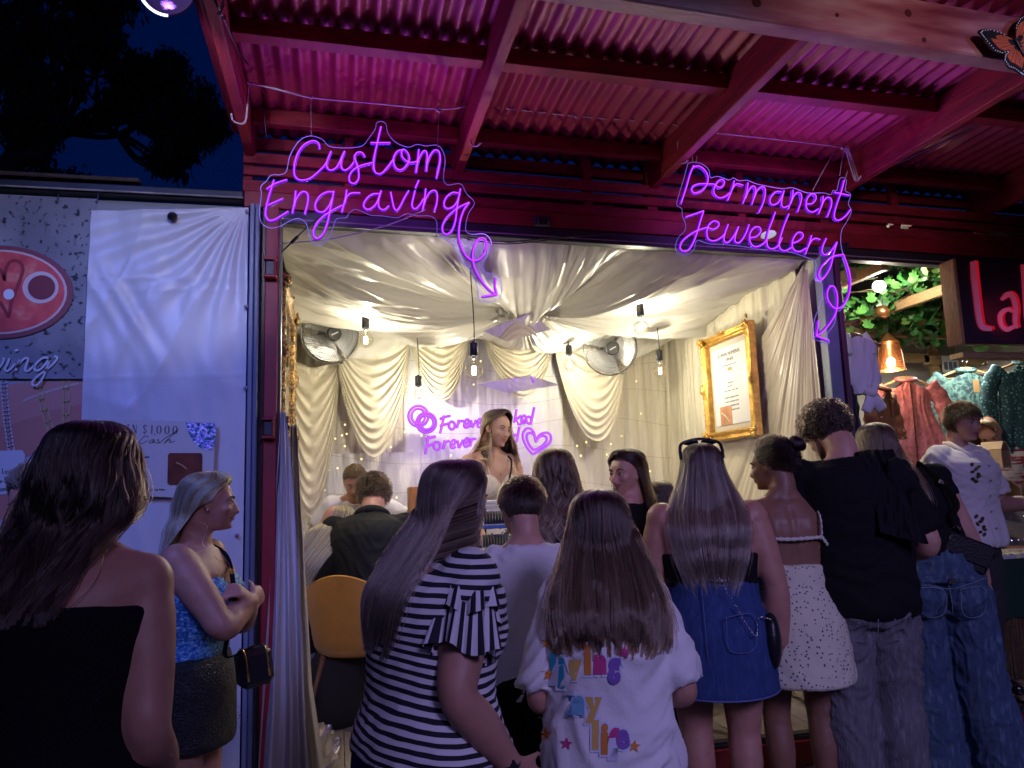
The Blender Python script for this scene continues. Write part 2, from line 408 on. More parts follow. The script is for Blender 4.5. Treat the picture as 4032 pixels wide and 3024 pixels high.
for i in range(8):
    x0 = xs + .762 * i; n = 10 * 10; px = np.linspace(x0, x0 + .80, n + 1); wv = .0125 * np.sin((px - xs) * 2 * math.pi / .0762) + .0015 * (i % 2)
    py = np.linspace(1.55, F + .16, 9)
    P = np.stack([np.stack([px, np.full_like(px, y), 3.225 + wv + zt(px)], 1) for y in py])
    b = MB(); grid(b, P); P2 = P + V(0, 0, .0012); grid(b, P2[:, ::-1]); b.build('roof_sheet', sheet_m, cn, smooth=True)
    b = MB()
    for yy in (2.86, 3.56):
        for q in range(4):
            xq = x0 + .09 + q * .19; ellipsoid(b, (xq, yy - .06 * (yy < 3), 3.2115 + zt(xq)), (.006, .006, .004), 8, 5)
    b.build('roof_screw', dark_steel, cn, kind='stuff')
beam_m = mat('pale_beam_timber', (.5, .27, .25), .6, ramp=(2.2, [(.30, (.20, .03, .05)), (.47, (.42, .16, .17)), (.62, (.55, .36, .33))]), bump=(35, .3), stretch=(1, 3, 5))
b = MB(); beam(b, (.2, 2.20, 3.03 - .022 * 1.0 + .095), (4.6, 2.31, 3.03 - .022 * 4.9 + .07), .075, .19, ch=.006); fbm_o = b.build('front_beam', beam_m, cn)
for (x, y, s) in ((1620, 22, .018), (1950, 38, .015), (1985, 95, .010), (1795, 45, .008), (1430, 12, .010)):
    p = at(x, y, 2.235); b = MB()
    p = V(p[0], 2.20 + (p[0] - .2) * .025 - .0395, p[2]); lathe(b, [(s, 0), (s * .8, -.003), (0, -.003)], p, 12, orient((0, -1, 0)) * 1.0); b.build('knot', mat('timber_knot', (.10, .02, .02), .6), fbm_o)
# lattice parapet of boards above the header
for (z0, z1, y) in ((3.012, 3.065, F + .02), (2.955, 3.0, F + .03), (2.868, 2.925, F + .02)):
    b = MB(); beam(b, (-.45, y, (z0 + z1) / 2 + zt(-.45)), (5.6, y, (z0 + z1) / 2 + zt(5.6)), .03, z1 - z0); b.build('parapet_board', red_wood, cn)
for x in (-.43, .05, .60, 1.30, 1.665, 2.2, 2.725, 3.2, 3.79, 4.4, 4.85):
    b = MB(); beam(b, (x, F + .06, 2.86), (x, F + .06, 3.20 + zt(x)), .06 if x in RX else .045, .045, up=(0, 1, 0)); b.build('stud', red_wood, cn)
b = MB(); beam(b, (-.45, F + .10, 3.15 + zt(-.45)), (5.6, F + .10, 3.15 + zt(5.6)), .04, .06); b.build('rear_plate', red_wood, cn)
for x0, x1 in ((.0, .6), (1.0, 1.45), (2.72, 3.15), (3.3, 3.75)):
    b = MB(); beam(b, (x0, F + .07, 2.94 + zt(x0)), (x1, F + .07, 2.94 + zt(x1)), .012, .11); b.build('backing_board', red_wood, cn)

# ------------------------------------------------------------------ rope and cables under the canopy
RY = 3.38
def rp(*pts): return np.array([at(x, y, RY - .10 * max(0, 1 - (x - 500) / 500) * (x < 1000) - .04 * (y < 320) + (q[0] if q else 0)) for x, y, *q in pts])
b = MB()
for P, r in ((rp((522, 135), (536, 178), (535, 200), (530, 262), (505, 262, -.02), (499, 245, -.05)), .004), (rp((535, 178), (600, 193), (672, 210), (800, 222), (948, 235), (1014, 228)), .0042),
          (rp((1014, 228), (1016, 270), (1017, 308), (1028, 316, -.02), (1040, 308, -.05)), .004), (rp((1076, 232), (1260, 252), (1462, 270), (1464, 310), (1466, 345), (1478, 352, -.02), (1486, 346, -.05)), .004),
          (rp((1548, 287), (1690, 302), (1822, 318)), .0038), (rp((1822, 318), (1832, 340), (1845, 385), (1852, 390, -.02), (1860, 380, -.05)), .004), (rp((1826, 316), (1838, 345), (1850, 392)), .004), (rp((1830, 315), (1843, 350), (1855, 390)), .0035)):
    tube(b, spline(P, 5), r, 7)
for (x, y) in ((536, 178), (672, 210), (948, 235), (1822, 318), (1245, 250)):
    c = rp((x, y))[0]; 
    for q in range(3): ellipsoid(b, c + RNG.normal(size=3) * .005, (.008, .007, .009), 8, 6)
b.build('rope', rope_mat, None, smooth=True, label='pale rope looped under the canopy rafters, holding the hanging neon words', cat='rope')
b = MB(); tube(b, spline(np.array([at(455, -20, 2.2), at(480, 35, 2.3), at(520, 120, 3.0), at(560, 168, 3.4), at(570, 230, 3.45), at(575, 295, 3.5)]), 6), .004, 6)
tube(b, spline(np.array([at(468, 30, 2.25), at(476, 25, 2.25), at(481, 8, 2.25), at(485, -12, 2.25)]), 5), .003, 6)
for (x, y) in ((474, 28), (481, 12), (484, 38)): ellipsoid(b, at(x, y, 2.24), (.006, .004, .008), 7, 5)
b.build('cable', black_plastic, None, smooth=True, label='black cable running down the leftmost canopy rafter', cat='cable')
b = MB(); tube(b, spline(np.array([at(608, 545, 3.62), at(660, 495, 3.6), at(690, 470, 3.6)]), 6), .004, 6); box(b, at(636, 518, 3.6), (.05, .015, .015), orient(at(660, 495, 3.6) - at(620, 535, 3.6))[:, [2, 0, 1]], ch=.004)
b.build('cable', black_plastic, None, smooth=True, label='short black plug lead slanting below the big two-line neon words on the left', cat='cable')
b = MB(); tube(b, spline(np.array([at(606, 526, 3.66), at(720, 515, 3.64), at(840, 485, 3.6), at(920, 452, 3.55)]), 6), .0035, 6)
b.build('cable', mat('lilac_lead', (.3, .28, .38), .5), None, smooth=True, label='thin pale lead rising from the red post behind the left neon words', cat='cable')
b = MB()
for dz in (0, 5): tube(b, spline(np.array([at(1010, 512 + dz, 3.66), at(1100, 522 + dz, 3.64), at(1250, 508 + dz * .4, 3.66), at(1330, 505, 3.66)]), 6), .003, 5)
b.build('cable', dark_steel, None, smooth=True, label='thin twin wire sagging under the stall header ', cat='cable')
b = MB(); tube(b, spline(np.array([at(2212, 225, 2.9), at(2130, 262, 3.0), at(2000, 325, 3.2), at(1920, 360, 3.4)]), 6), .004, 6)
b.build('cable', mat('grey_lead', (.22, .2, .24), .5), None, smooth=True, label='grey cable running along the underside of the right canopy rafter', cat='cable')

# ------------------------------------------------------------------ tipped street lamp, top left
fl = thing('spot_lamp', 'round shaded lamp with a glowing white rim hanging above the dark trees', 'lamp', at(345, -10, 2.3))
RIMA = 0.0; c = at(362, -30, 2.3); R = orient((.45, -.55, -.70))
b = MB(); lathe(b, [(.025, -.11), (.06, -.10), (.085, -.03), (.088, 0), (.082, 0), (.078, -.03), (.05, -.085), (.0, -.088)], c, 28, R); b.build('shade', mat('lamp_shade_violet', (.10, .04, .22), .35), fl, smooth=True, flat_over=50)
b = MB(); a = np.linspace(math.pi * .62, math.pi * 1.62, 30) + RIMA; tube(b, np.stack([.085 * np.cos(a), .085 * np.sin(a), 0 * a], 1) @ R.T + c, .0045, 8); b.build('rim', emis('lamp_rim_glow', (.75, .75, 1.0), 2.2), fl, smooth=True)  # emissive arc stands in for the lit part of the rim
b = MB(); lathe(b, [(.0, -.05), (.03, -.055), (.034, -.075), (.0, -.085)], c, 16, R); b.build('bulb', emis('lamp_bulb', (.5, .35, 1.0), 1.5), fl, smooth=True)
b = MB(); tube(b, [c + R @ V(0, 0, -.1), c + V(-.02, .05, .5)], .006, 6); b.build('stem', black_plastic, fl)
light('spot_lamp_light', 'SPOT', tuple(at(352, -14, 2.3) + V(.0, .08, .0)), 42, (.72, .74, 1.0), aim=tuple(at(380, 400, F)), size=.05, spot=75, blend=.35)

# ------------------------------------------------------------------ trees behind
def tree(label, trunk_pts, clumps, seed, nleaf=2600, r0=.22):
    rg = np.random.default_rng(seed); t = thing('gum_tree', label, 'tree', trunk_pts[0])
    b = MB(); P = spline(np.array(trunk_pts), 5); tube(b, P, np.linspace(r0, r0 * .35, len(P)), 8)
    for (c, s) in clumps:
        c = np.array(c); k = rg.integers(len(P) // 2, len(P)); a = P[k]; m = (a + c) / 2 + rg.normal(size=3) * .2
        L = spline(np.array([a, m, c]), 5); tube(b, L, np.linspace(r0 * .35, .02, len(L)), 6)
        for q in range(5):
            e = c + rg.normal(size=3) * np.array(s) * .6; L = spline(np.array([m, (m + e) / 2 + rg.normal(size=3) * .12, e]), 4); tube(b, L, np.linspace(.035, .008, len(L)), 5)
    b.build('trunk', mat('dark_bark', (.045, .04, .035), .9, var=(5, .3)), t, smooth=True)
    Vv = []
    for (c, s) in clumps:
        sub = [np.array(c) + rg.normal(size=3) * np.array(s) * .40 for _ in range(16)]
        for u in range(nleaf // len(clumps) // 4):
            p0 = sub[rg.integers(16)] + rg.normal(size=3) * np.array(s) * .12
            for _ in range(4):
                p = p0 + rg.normal(size=3) * .06; d = V(0, 0, -1) + rg.normal(size=3) * .5; d /= np.linalg.norm(d); sd = np.cross(d, rg.normal(size=3)); sd /= np.linalg.norm(sd) + 1e-9
                L, W_ = rg.uniform(.11, .2), rg.uniform(.014, .028); Vv += [p, p + d * L * .5 + sd * W_, p + d * L, p + d * L * .5 - sd * W_]
    b = MB(); k = np.arange(len(Vv) // 4) * 4; b.add(np.array(Vv), np.stack([k, k + 1, k + 2, k + 3], 1)); b.build('crown', mat('gum_leaves', (.035, .05, .03), .6, var=(1, .3)), t)
def tc(x, y, Y, sx, sz): return (tuple(at(x, y, Y)), (sx * .78, sx * .78, sz * .78))
tree('big dark gum tree whose crown fills the top left corner of the night sky', [tuple(V(*at(0, 480, 11)) * V(1, 1, 0)), tuple(at(-5, 440, 11)), tuple(at(90, 330, 11)), tuple(at(130, 230, 11))],
     [tc(60, 60, 11, 1.0, .7), tc(170, 80, 11, .9, .6), tc(20, 170, 11, 1.0, .6), tc(200, 0, 11, .8, .4), tc(90, 185, 11, .6, .5), tc(215, 70, 11.4, .45, .4), tc(60, 270, 11, .5, .3), tc(-80, 150, 11, .9, 1.), tc(150, -60, 11, 1.2, .6)], 1, 13000)
tree('dark gum tree with slanting bare limbs between the banner and the canopy', [tuple(V(*at(30, 480, 12)) * V(1, 1, 0)), tuple(at(20, 400, 12)), tuple(at(120, 300, 12)), tuple(at(190, 240, 12))],
     [tc(275, 150, 12, .5, .35), tc(330, 175, 12, .55, .45), tc(365, 140, 12, .35, .3), tc(410, 215, 12, .5, .5), tc(345, 250, 12, .6, .35), tc(270, 215, 12, .4, .35), tc(395, 300, 12, .45, .3), tc(360, 350, 12, .3, .3), tc(455, 255, 12, .28, .45)], 2, 9500, .16)
tree('low dark round tree just above the left container edge', [tuple(V(*at(110, 480, 15)) * V(1, 1, 0)), tuple(at(110, 460, 15)), tuple(at(110, 420, 15))],
     [tc(60, 400, 15, .9, .45), tc(120, 390, 15, .8, .5), tc(170, 410, 15, .6, .35), tc(20, 420, 15, .7, .4)], 3, 4200, .14)
# ================================================================== LEFT STALL WALL
def ribbon(mb, P, wd, Z, mi=0, norm=V(0, -1, 0)):
    """flat pen stroke lying on a board: P 3D points, wd width(s)"""
    P = np.asarray(P, float); T = np.gradient(P, axis=0); T /= np.linalg.norm(T, axis=1, keepdims=True) + 1e-12
    S = np.cross(T, norm); wd = np.broadcast_to(np.asarray(wd, float), (len(P),))[:, None]
    n = len(P); f = [(i, i + 1, n + i + 1, n + i) for i in range(n - 1)]
    mb.add(np.vstack([P + S * wd / 2, P - S * wd / 2]) + norm * Z, f, mi)
    f2 = [q[::-1] for q in f]; mb.add(np.vstack([P + S * wd / 2, P - S * wd / 2]) + norm * (Z - .0004), f2, mi); return mb
def disc_flat(mb, c, rx, rz, th=.001, n=40, a0=0, a1=2 * math.pi):
    a = np.linspace(a0, a1, n, endpoint=False); poly = [(rx * math.cos(t), rz * math.sin(t)) for t in a]
    return prism(mb, poly, lambda x, y, t: (c[0] + x, c[1] + t, c[2] + y), 0, -th)
def text_obj(s, name, size, pos, m, parent, rot=(math.pi / 2, 0, 0), extr=.0005, align='LEFT', off=0, shear=0, sx=1.0):
    cu = bpy.data.curves.new(name, 'FONT'); cu.body = s; cu.size = size; cu.extrude = extr; cu.align_x = align; cu.offset = off; cu.shear = shear; cu.resolution_u = 3
    o = bpy.data.objects.new(name, cu); COL.objects.link(o)
    dg = bpy.context.evaluated_depsgraph_get(); me = bpy.data.meshes.new_from_object(o.evaluated_get(dg)); bpy.data.objects.remove(o)
    n = len(me.vertices); co = np.empty(n * 3, np.float32); me.vertices.foreach_get('co', co); co = co.reshape(-1, 3).astype(float)
    R = np.array(Matrix(Vector((0, 0, 0)).to_tuple() and ((1, 0, 0), (0, 1, 0), (0, 0, 1)))) if rot is None else np.array((Matrix.Rotation(rot[2], 3, 'Z') @ Matrix.Rotation(rot[1], 3, 'Y') @ Matrix.Rotation(rot[0], 3, 'X')))
    co[:, 0] *= sx; co = co @ R.T + np.asarray(pos, float); me.vertices.foreach_set('co', co.astype(np.float32).ravel()); me.materials.clear(); me.materials.append(m); me.update()
    return link(bpy.data.objects.new(name, me), parent)

lw = thing('stall_wall', 'dark framed wall of the closed stall at the far left, hung with banners', 'wall', (-2.2, F, 0))
b = MB(); box(b, (-2.6, F + .06, 1.4), (4.3, .05, 2.8)); b.build('wall_panel', mat('grey_wall_panel', (.32, .32, .36), .6, var=(3, .1)), lw)
b = MB(); beam(b, (-4.8, F + .01, 2.832), (-.44, F + .01, 2.832), .09, .045, ch=.006); b.build('top_rail', dark_steel, lw)
b = MB(); beam(b, (-4.8, F - .046, 2.815), (-.44, F - .046, 2.815), .01, .008); b.build('rail_trim', mat('worn_trim', (.38, .34, .32), .5, var=(10, .4)), lw)
b = MB(); beam(b, (-4.8, F - .0, 2.885), (-.9, F + .0, 2.885), .05, .02, ch=.004); b.build('rail_cap', mat('rusty_cap', (.07, .045, .04), .8, var=(12, .4)), lw)
for x, c in ((-.395, (.20, .23, .34)), (-.372, (.12, .14, .22))):
    b = MB(); box(b, (x, F - .03, 1.42), (.020, .09, 2.72), ch=.004); b.build('folded_door', mat('door_%g' % x, c, .42, var=(4, .15)), lw)

# granite banner with a glowing heart tag
bn = thing('engraving_banner', 'grey speckled banner with a red heart tag and white script, upper left', 'banner', (-1.7, F - .04, 1.95))
gm = bpy.data.materials.new('granite_print'); gm.use_nodes = True; n = gm.node_tree.nodes; l = gm.node_tree.links; pb = n['Principled BSDF']; pb.inputs['Roughness'].default_value = .55
tcn = n.new('ShaderNodeTexCoord'); t1 = n.new('ShaderNodeTexNoise'); t1.inputs['Scale'].default_value = 4; t2 = n.new('ShaderNodeTexNoise'); t2.inputs['Scale'].default_value = 38; t2.inputs['Detail'].default_value = 4
r1 = n.new('ShaderNodeValToRGB'); r1.color_ramp.elements[0].position = .35; r1.color_ramp.elements[0].color = (.20, .20, .22, 1); r1.color_ramp.elements[1].position = .65; r1.color_ramp.elements[1].color = (.33, .33, .35, 1)
r2 = n.new('ShaderNodeValToRGB'); r2.color_ramp.elements[0].position = .34; r2.color_ramp.elements[0].color = (.05, .05, .06, 1); r2.color_ramp.elements[1].position = .42; r2.color_ramp.elements[1].color = (1, 1, 1, 1)
mx = n.new('ShaderNodeMix'); mx.data_type = 'RGBA'; mx.blend_type = 'MULTIPLY'; mx.inputs[0].default_value = 1
for t in (t1, t2): l.new(tcn.outputs['Object'], t.inputs['Vector'])
l.new(t1.outputs['Fac'], r1.inputs[0]); l.new(t2.outputs['Fac'], r2.inputs[0]); l.new(r1.outputs[0], mx.inputs[6]); l.new(r2.outputs[0], mx.inputs[7]); l.new(mx.outputs[2], pb.inputs['Base Color'])
YB = F - .045
gx, gz = np.meshgrid(np.linspace(-2.6, -1.068, 40), np.linspace(1.95, 2.775, 24), indexing='ij')
G = np.stack([gx, YB + .006 * noise3(np.stack([gx * 2, gz * 2, gx * 0], -1)) - .004, gz], -1); b = MB(); grid(b, G); b.build('sheet', gm, bn, smooth=True)
dc = at(0, 630, YB - .012)
b = MB(); disc_flat(b, dc + V(0, .002, 0), .288, .208); b.build('printed_halo', mat('print_dark_red', (.26, .05, .06), .5), bn)
b = MB(); disc_flat(b, dc, .264, .188); b.build('printed_rim', mat('print_rim', (.75, .55, .5), .5), bn)
b = MB(); disc_flat(b, dc - V(0, .0015, 0), .254, .179); b.build('printed_tag', mat('print_red_tag', (.8, .09, .07), .5, ramp=(11, [(.3, (.62, .04, .04)), (.55, (.85, .10, .08)), (.7, (.88, .32, .2))])), bn)
hc = at(88, 621, YB - .016); b = MB(); disc_flat(b, hc, .071, .072); b.build('printed_hole', mat('print_rim2', (.8, .62, .58), .5), bn)
b = MB(); disc_flat(b, hc - V(-.004, .0015, 0), .054, .055); b.build('printed_hole', mat('print_dark_tag', (.22, .02, .02), .5), bn)
c5 = lambda x, y, Y: at((x * 1100 / 2212) / SPX, (780 + y * 1100 / 2212) / SPX, Y)
b = MB(); ribbon(b, spline([c5(x, y, YB - .016) for x, y in ((0, 560), (20, 600), (35, 650), (40, 590), (65, 520), (110, 495), (160, 510), (180, 560), (165, 630), (130, 720), (90, 820), (75, 920), (60, 935), (45, 900), (0, 820))], 5), .014, 0)
b.build('printed_heart', mat('print_heart', (.36, .02, .025), .5), bn)
b = MB(); disc_flat(b, c5(70, 762, YB - .018), .021, .024, n=18); b.build('printed_spark', mat('print_spark', (.85, .9, .95), .5), bn)
b = MB()
for st, wd in (((((-30, 1365), (5, 1330), (28, 1290), (30, 1262))), .008), ((((75, 1268), (60, 1310), (40, 1355), (60, 1368), (90, 1345), (120, 1310))), .009), (((128, 1196), (134, 1212)), .014),
               ((((158, 1280), (140, 1330), (122, 1365))), .010), ((((128, 1345), (170, 1290), (205, 1265), (222, 1280), (205, 1330), (200, 1362), (225, 1366), (270, 1325))), .009),
               ((((395, 1272), (350, 1262), (305, 1290), (272, 1335), (285, 1366), (325, 1350), (370, 1300), (400, 1262))), .009), ((((400, 1262), (372, 1340), (335, 1430), (290, 1478), (258, 1478), (262, 1445), (310, 1400), (380, 1350), (440, 1290), (452, 1262), (430, 1250))), .008)):
    ribbon(b, spline([c5(x, y, YB - .013) for x, y in st], 6), wd, 0)
b.build('script_lettering', mat('white_print', (.8, .8, .82), .5), bn)
b = MB()
for (x, y) in ((206, 466), (221, 471), (195, 773)):
    p = at(x, y, YB - .01); aa = np.linspace(0, 2 * math.pi, 16); tube(b, np.stack([p[0] + .013 * np.cos(aa), p[1] + 0 * aa, p[2] + .013 * np.sin(aa)], 1), .0045, 6)
b.build('eyelet', chrome, bn, smooth=True)
for (x, y) in ((124, 440), (210, 440)):
    p = at(x, y, YB - .01); b = MB(); tube(b, [p + V(-.006, -.012, .008), p + V(0, -.004, 0), p + V(.004, -.004, .045), p + V(.010, -.012, .050)], .003, 6); b.build('hook', dark_steel, bn)

# second banner: chains over fingers (print)
b2 = thing('jewellery_banner', 'photo banner of gold and silver chains across fingers, below the speckled banner', 'banner', (-1.7, F - .03, 1.0))
Yb = F - .032
b = MB(); box(b, (-1.85, Yb, 1.3), (1.52, .002, 1.32)); b.build('sheet', mat('print_pale_grey', (.46, .46, .5), .5), b2)
fing = [mat('print_skin_a', (.62, .27, .21), .55, var=(2, .12)), mat('print_skin_b', (.54, .21, .16), .55, var=(2, .15))]
for k, pts in enumerate(([(0, 835), (60, 826), (205, 826), (200, 872), (110, 888), (0, 925)], [(0, 925), (110, 890), (200, 870), (196, 905), (120, 950), (60, 985), (0, 1010)], [(55, 1000), (120, 985), (200, 985), (200, 1030), (120, 1035), (60, 1030)], [(0, 1050), (60, 1045), (40, 1110), (0, 1120)])):
    P = [at(x, y, Yb - .002) for x, y in pts]; Q = spline(P + [P[0]], 4)[:-1]; b = MB(); b.add(Q - V(0, .0006 * (k + 1), 0), [tuple(range(len(Q)))]); b.build('printed_finger', fing[k % 2], b2)
def link_chain(pts, m, rx, rz, wd, name):
    P = spline([at(x, y, Yb - .006) for x, y in pts], 8); L = np.concatenate([[0], np.cumsum(np.linalg.norm(np.diff(P, axis=0), axis=1))]); b = MB(); s = 0
    while s < L[-1]:
        c = np.array([np.interp(s, L, P[:, i]) for i in range(3)]); d = np.array([np.interp(min(s + .01, L[-1]), L, P[:, i]) for i in range(3)]) - np.array([np.interp(max(s - .01, 0), L, P[:, i]) for i in range(3)]); d /= np.linalg.norm(d) + 1e-9
        sd = np.cross(d, V(0, 1, 0)); a = np.linspace(0, 2 * math.pi, 17); Q = c + np.outer(np.sign(np.cos(a)) * np.abs(np.cos(a)) ** .6 * rz, d) + np.outer(np.sin(a) * rx, sd); ribbon(b, Q, wd, 0); s += rz * 1.7
    b.build(name, m, b2)
gold_p = mat('print_gold', (.55, .42, .18), .45); silv_p = mat('print_silver', (.6, .6, .62), .4)
link_chain([(85, 826), (92, 870), (105, 915), (118, 945), (128, 955)], gold_p, .012, .03, .006, 'printed_chain')
link_chain([(142, 826), (143, 880), (141, 930), (138, 952)], gold_p, .012, .034, .006, 'printed_chain')
link_chain([(8, 826), (14, 900), (20, 945), (24, 970)], silv_p, .011, .010, .006, 'printed_chain')
b = MB(); ribbon(b, spline([at(x, y, Yb - .004) for x, y in ((50, 866), (90, 850), (130, 838), (170, 828))], 5), .010, 0); b.build('printed_ring', mat('print_pale_gold', (.62, .5, .42), .45), b2)
b = MB(); P = [at(x, y, Yb - .007) for x, y in ((-30, 975), (48, 972), (54, 982), (54, 1058), (46, 1066), (-30, 1070))]; b.add(P, [tuple(range(6))]); b.build('printed_name_tag', mat('print_tag', (.66, .67, .72), .5), b2)
b = MB(); c1 = lambda x, y: at((x * 1100 / 2212) / SPX, (1550 + y * 1100 / 2212) / SPX, Yb - .009)
for st in ([(18, 590), (20, 630), (30, 632)], [(45, 610), (38, 622), (48, 632), (56, 618), (45, 610)], [(62, 608), (70, 630), (80, 605)], [(84, 620), (100, 614), (94, 604), (84, 616), (90, 632), (104, 626)], [(120, 605), (128, 622), (142, 600), (130, 640), (120, 648)], [(150, 605), (144, 620), (155, 628), (162, 610), (150, 605)], [(170, 600), (170, 622), (182, 620), (184, 596), (186, 624)],
           [(5, 690), (0, 700), (10, 706), (14, 692), (5, 690)], [(42, 665), (38, 695), (46, 698)], [(32, 676), (52, 674)], [(60, 660), (58, 698), (64, 682), (72, 682), (74, 698)], [(80, 690), (96, 686), (90, 676), (80, 686), (84, 698), (98, 696)], [(116, 700), (118, 678), (126, 676), (128, 698), (134, 676), (140, 698)],
           [(12, 750), (2, 756), (6, 770), (16, 766), (16, 750), (18, 770)], [(26, 770), (28, 752), (36, 750), (38, 768)], [(56, 752), (46, 758), (50, 770), (60, 764), (64, 730), (64, 770)]):
    ribbon(b, spline([c1(*p) for p in st], 4), .0028, 0)
b.build('handwriting', mat('ink', (.03, .03, .035), .6), b2)

# ---------------------------------------------------------------- white satin sheet pinned up
YS = F - .062
nx, nz = 130, 240; u, v = np.meshgrid(np.linspace(0, 1, nx), np.linspace(0, 1, nz), indexing='ij')
X = -1.085 + u * .672 - v * .0; Z = 2.762 - .05 * (1 - u) * (1 - v) - v * 2.70
cx, cz = -.43, 2.77; rr = np.hypot(X - cx, (Z - cz)); an = np.arctan2(X - cx, -(Z - cz))
fold = .016 * np.exp(-rr * 2.2) * np.sin(an * 26 + 2 * noise3(np.stack([X * 3, Z * 3, 0 * X], -1))) * np.clip(rr * 6, 0, 1)
lx = X + 1.085; d2 = (lx * .85 - (2.45 - Z) * .48 - .05)
fold += .012 * np.exp(-(d2 / .028) ** 2) * np.exp(-((Z - 2.25) / .18) ** 2) + .009 * np.exp(-((d2 + .07) / .025) ** 2) * np.exp(-((Z - 2.3) / .2) ** 2) - .008 * np.exp(-((d2 - .05) / .03) ** 2) * np.exp(-((Z - 2.2) / .2) ** 2)
fold += .004 * np.clip(1 - 5 * np.abs(noise3(np.stack([X * 2.4 + Z * 1.1, Z * .8 - X, 0 * X + 21], -1))), 0, 1) + .003 * np.clip(1 - 5 * np.abs(noise3(np.stack([X * 5 - Z * 1.6, Z * 1.4, 0 * X + 33], -1))), 0, 1)
fold += .010 * noise3(np.stack([X * 5 + Z * .8, Z * .7, 0 * X + 4], -1)) + .004 * noise3(np.stack([X * 16 + Z * 3, Z * 2.5, 0 * X + 9], -1))
for zc, am in ((2.40, .004), (2.345, .003), (1.95, .0015)): fold += am * np.exp(-((Z - zc - .02 * u) / .006) ** 2)
fold += .02 * np.exp(-((Z - 2.735 + .06 * u * (1 - u)) / .02) ** 2) * noise3(np.stack([X * 6, Z * 4, 0 * X + 2], -1))
b = MB(); grid(b, np.stack([X, YS - fold, Z], -1)); satin = mat('white_satin', (.66, .66, .68), .38, spec=.6, bump=(90, .08))
ws = thing('satin_sheet', 'white satin sheet pinned over the stall wall beside the red post', 'sheet', (-.75, YS, .1)); b.build('cloth', satin, ws, smooth=True)
b = MB()
hem = MB(); P = np.stack([X[:, 30], YS - fold[:, 30] - .004, Z[:, 30] * 0 + 2.665 - .012 * u[:, 30]], 1); 
for (x, y) in ((533, 456), (531, 662), (530, 838), (512, 1156)):
    p = at(x, y, YS - .018); lathe(b, [(.0, .006), (.009, .005), (.010, 0), (.0, -.002)], p, 12, orient((0, -1, 0)))
b.build('pin', mat('pale_pin', (.5, .42, .5), .4), ws, smooth=True)
b = MB(); p = at(372, 467, YS - .022); lathe(b, [(.0, .012), (.018, .008), (.022, 0), (.016, -.01), (0, -.012)], p, 14, orient((0, -1, .2))); b.build('peg', black_plastic, ws, smooth=True)

# poster
po = thing('prize_poster', 'laminated white prize poster reading WIN $1,000 Cash on the satin sheet', 'poster', at(375, 1072, YS - .03))
A, B_, C_, D_ = [at(x, y, YS - .034) for x, y in ((232, 905), (466, 912), (458, 1078), (225, 1068))]
def pt(u, v, o=0): return A + (B_ - A) * u + (D_ - A) * v + (C_ - B_ - D_ + A) * u * v + V(0, -o, 0)
b = MB(); b.add([pt(0, 0), pt(1, 0), pt(1, 1), pt(0, 1), pt(0, 0, -.002), pt(1, 0, -.002), pt(1, 1, -.002), pt(0, 1, -.002)], [(3, 2, 1, 0), (4, 5, 6, 7), (0, 1, 5, 4), (1, 2, 6, 5), (2, 3, 7, 6), (3, 0, 4, 7)])
b.build('card', mat('laminated_card', (.68, .66, .64), .12, spec=.8), po)
ink = mat('black_ink', (.02, .02, .025), .5)
b = MB()
def gl(u0, v0, h, kind):
    w_ = h * .52
    def P(x, y): return pt(u0 + x * w_, v0 + (1 - y) * h * 1.45, .0012)
    if kind == '0':
        a = np.linspace(0, 2 * math.pi, 25); ribbon(b, [P(.5 + .46 * math.cos(t), .5 + .47 * math.sin(t)) for t in a], .0012 + .0035 * np.abs(np.cos(a)), 0)
    else:
        S = {'1': [((.5, 0), (.5, 1), .004), ((.5, 1), (.3, .86), .0015), ((.25, 0), (.75, 0), .0012)], ',': [((.4, .04), (.25, -.18), .003)], 'I': [((.5, 0), (.5, 1), .004), ((.3, 0), (.7, 0), .0012), ((.3, 1), (.7, 1), .0012)],
             'N': [((.1, 0), (.1, 1), .0012), ((.1, 1), (.9, 0), .004), ((.9, 0), (.9, 1), .0012)], 'W': [((-.1, 1), (.25, 0), .004), ((.25, 0), (.5, .9), .0012), ((.5, .9), (.75, 0), .004), ((.75, 0), (1.1, 1), .0012)], '$': [((.5, -.1), (.5, 1.1), .0012)]}[kind]
        for p0, p1, wd in S: ribbon(b, [P(*p0), P((p0[0] + p1[0]) / 2, (p0[1] + p1[1]) / 2), P(*p1)], wd, 0)
        if kind == '$': ribbon(b, spline([P(.9, .8), P(.55, .97), P(.15, .78), P(.5, .5), P(.85, .25), P(.5, .03), P(.1, .2)], 5), .0028, 0)
for k, (ch, uu) in enumerate((('W', .06), ('I', .15), ('N', .215), ('$', .315), ('1', .385), (',', .425), ('0', .455), ('0', .535), ('0', .615))): gl(uu * .93 + .03, .065, .078, ch)
b.build('title', ink, po)
b = MB(); cs = lambda x, y: at((x * 1100 / 2212) / SPX, (1550 + y * 1100 / 2212) / SPX, YS - .036)
for st in ([(1178, 345), (1150, 335), (1115, 365), (1105, 390), (1130, 392), (1165, 372)], [(1215, 362), (1190, 370), (1180, 388), (1200, 388), (1222, 362), (1212, 388), (1232, 380)], [(1262, 360), (1245, 368), (1262, 380), (1248, 392), (1232, 386)], [(1262, 390), (1310, 350), (1380, 305), (1408, 283), (1395, 300), (1340, 350), (1300, 392), (1330, 368), (1352, 366), (1340, 388), (1385, 376)]):
    ribbon(b, spline([cs(*p) for p in st], 6), .0022, 0)
b.build('script_title', ink, po)
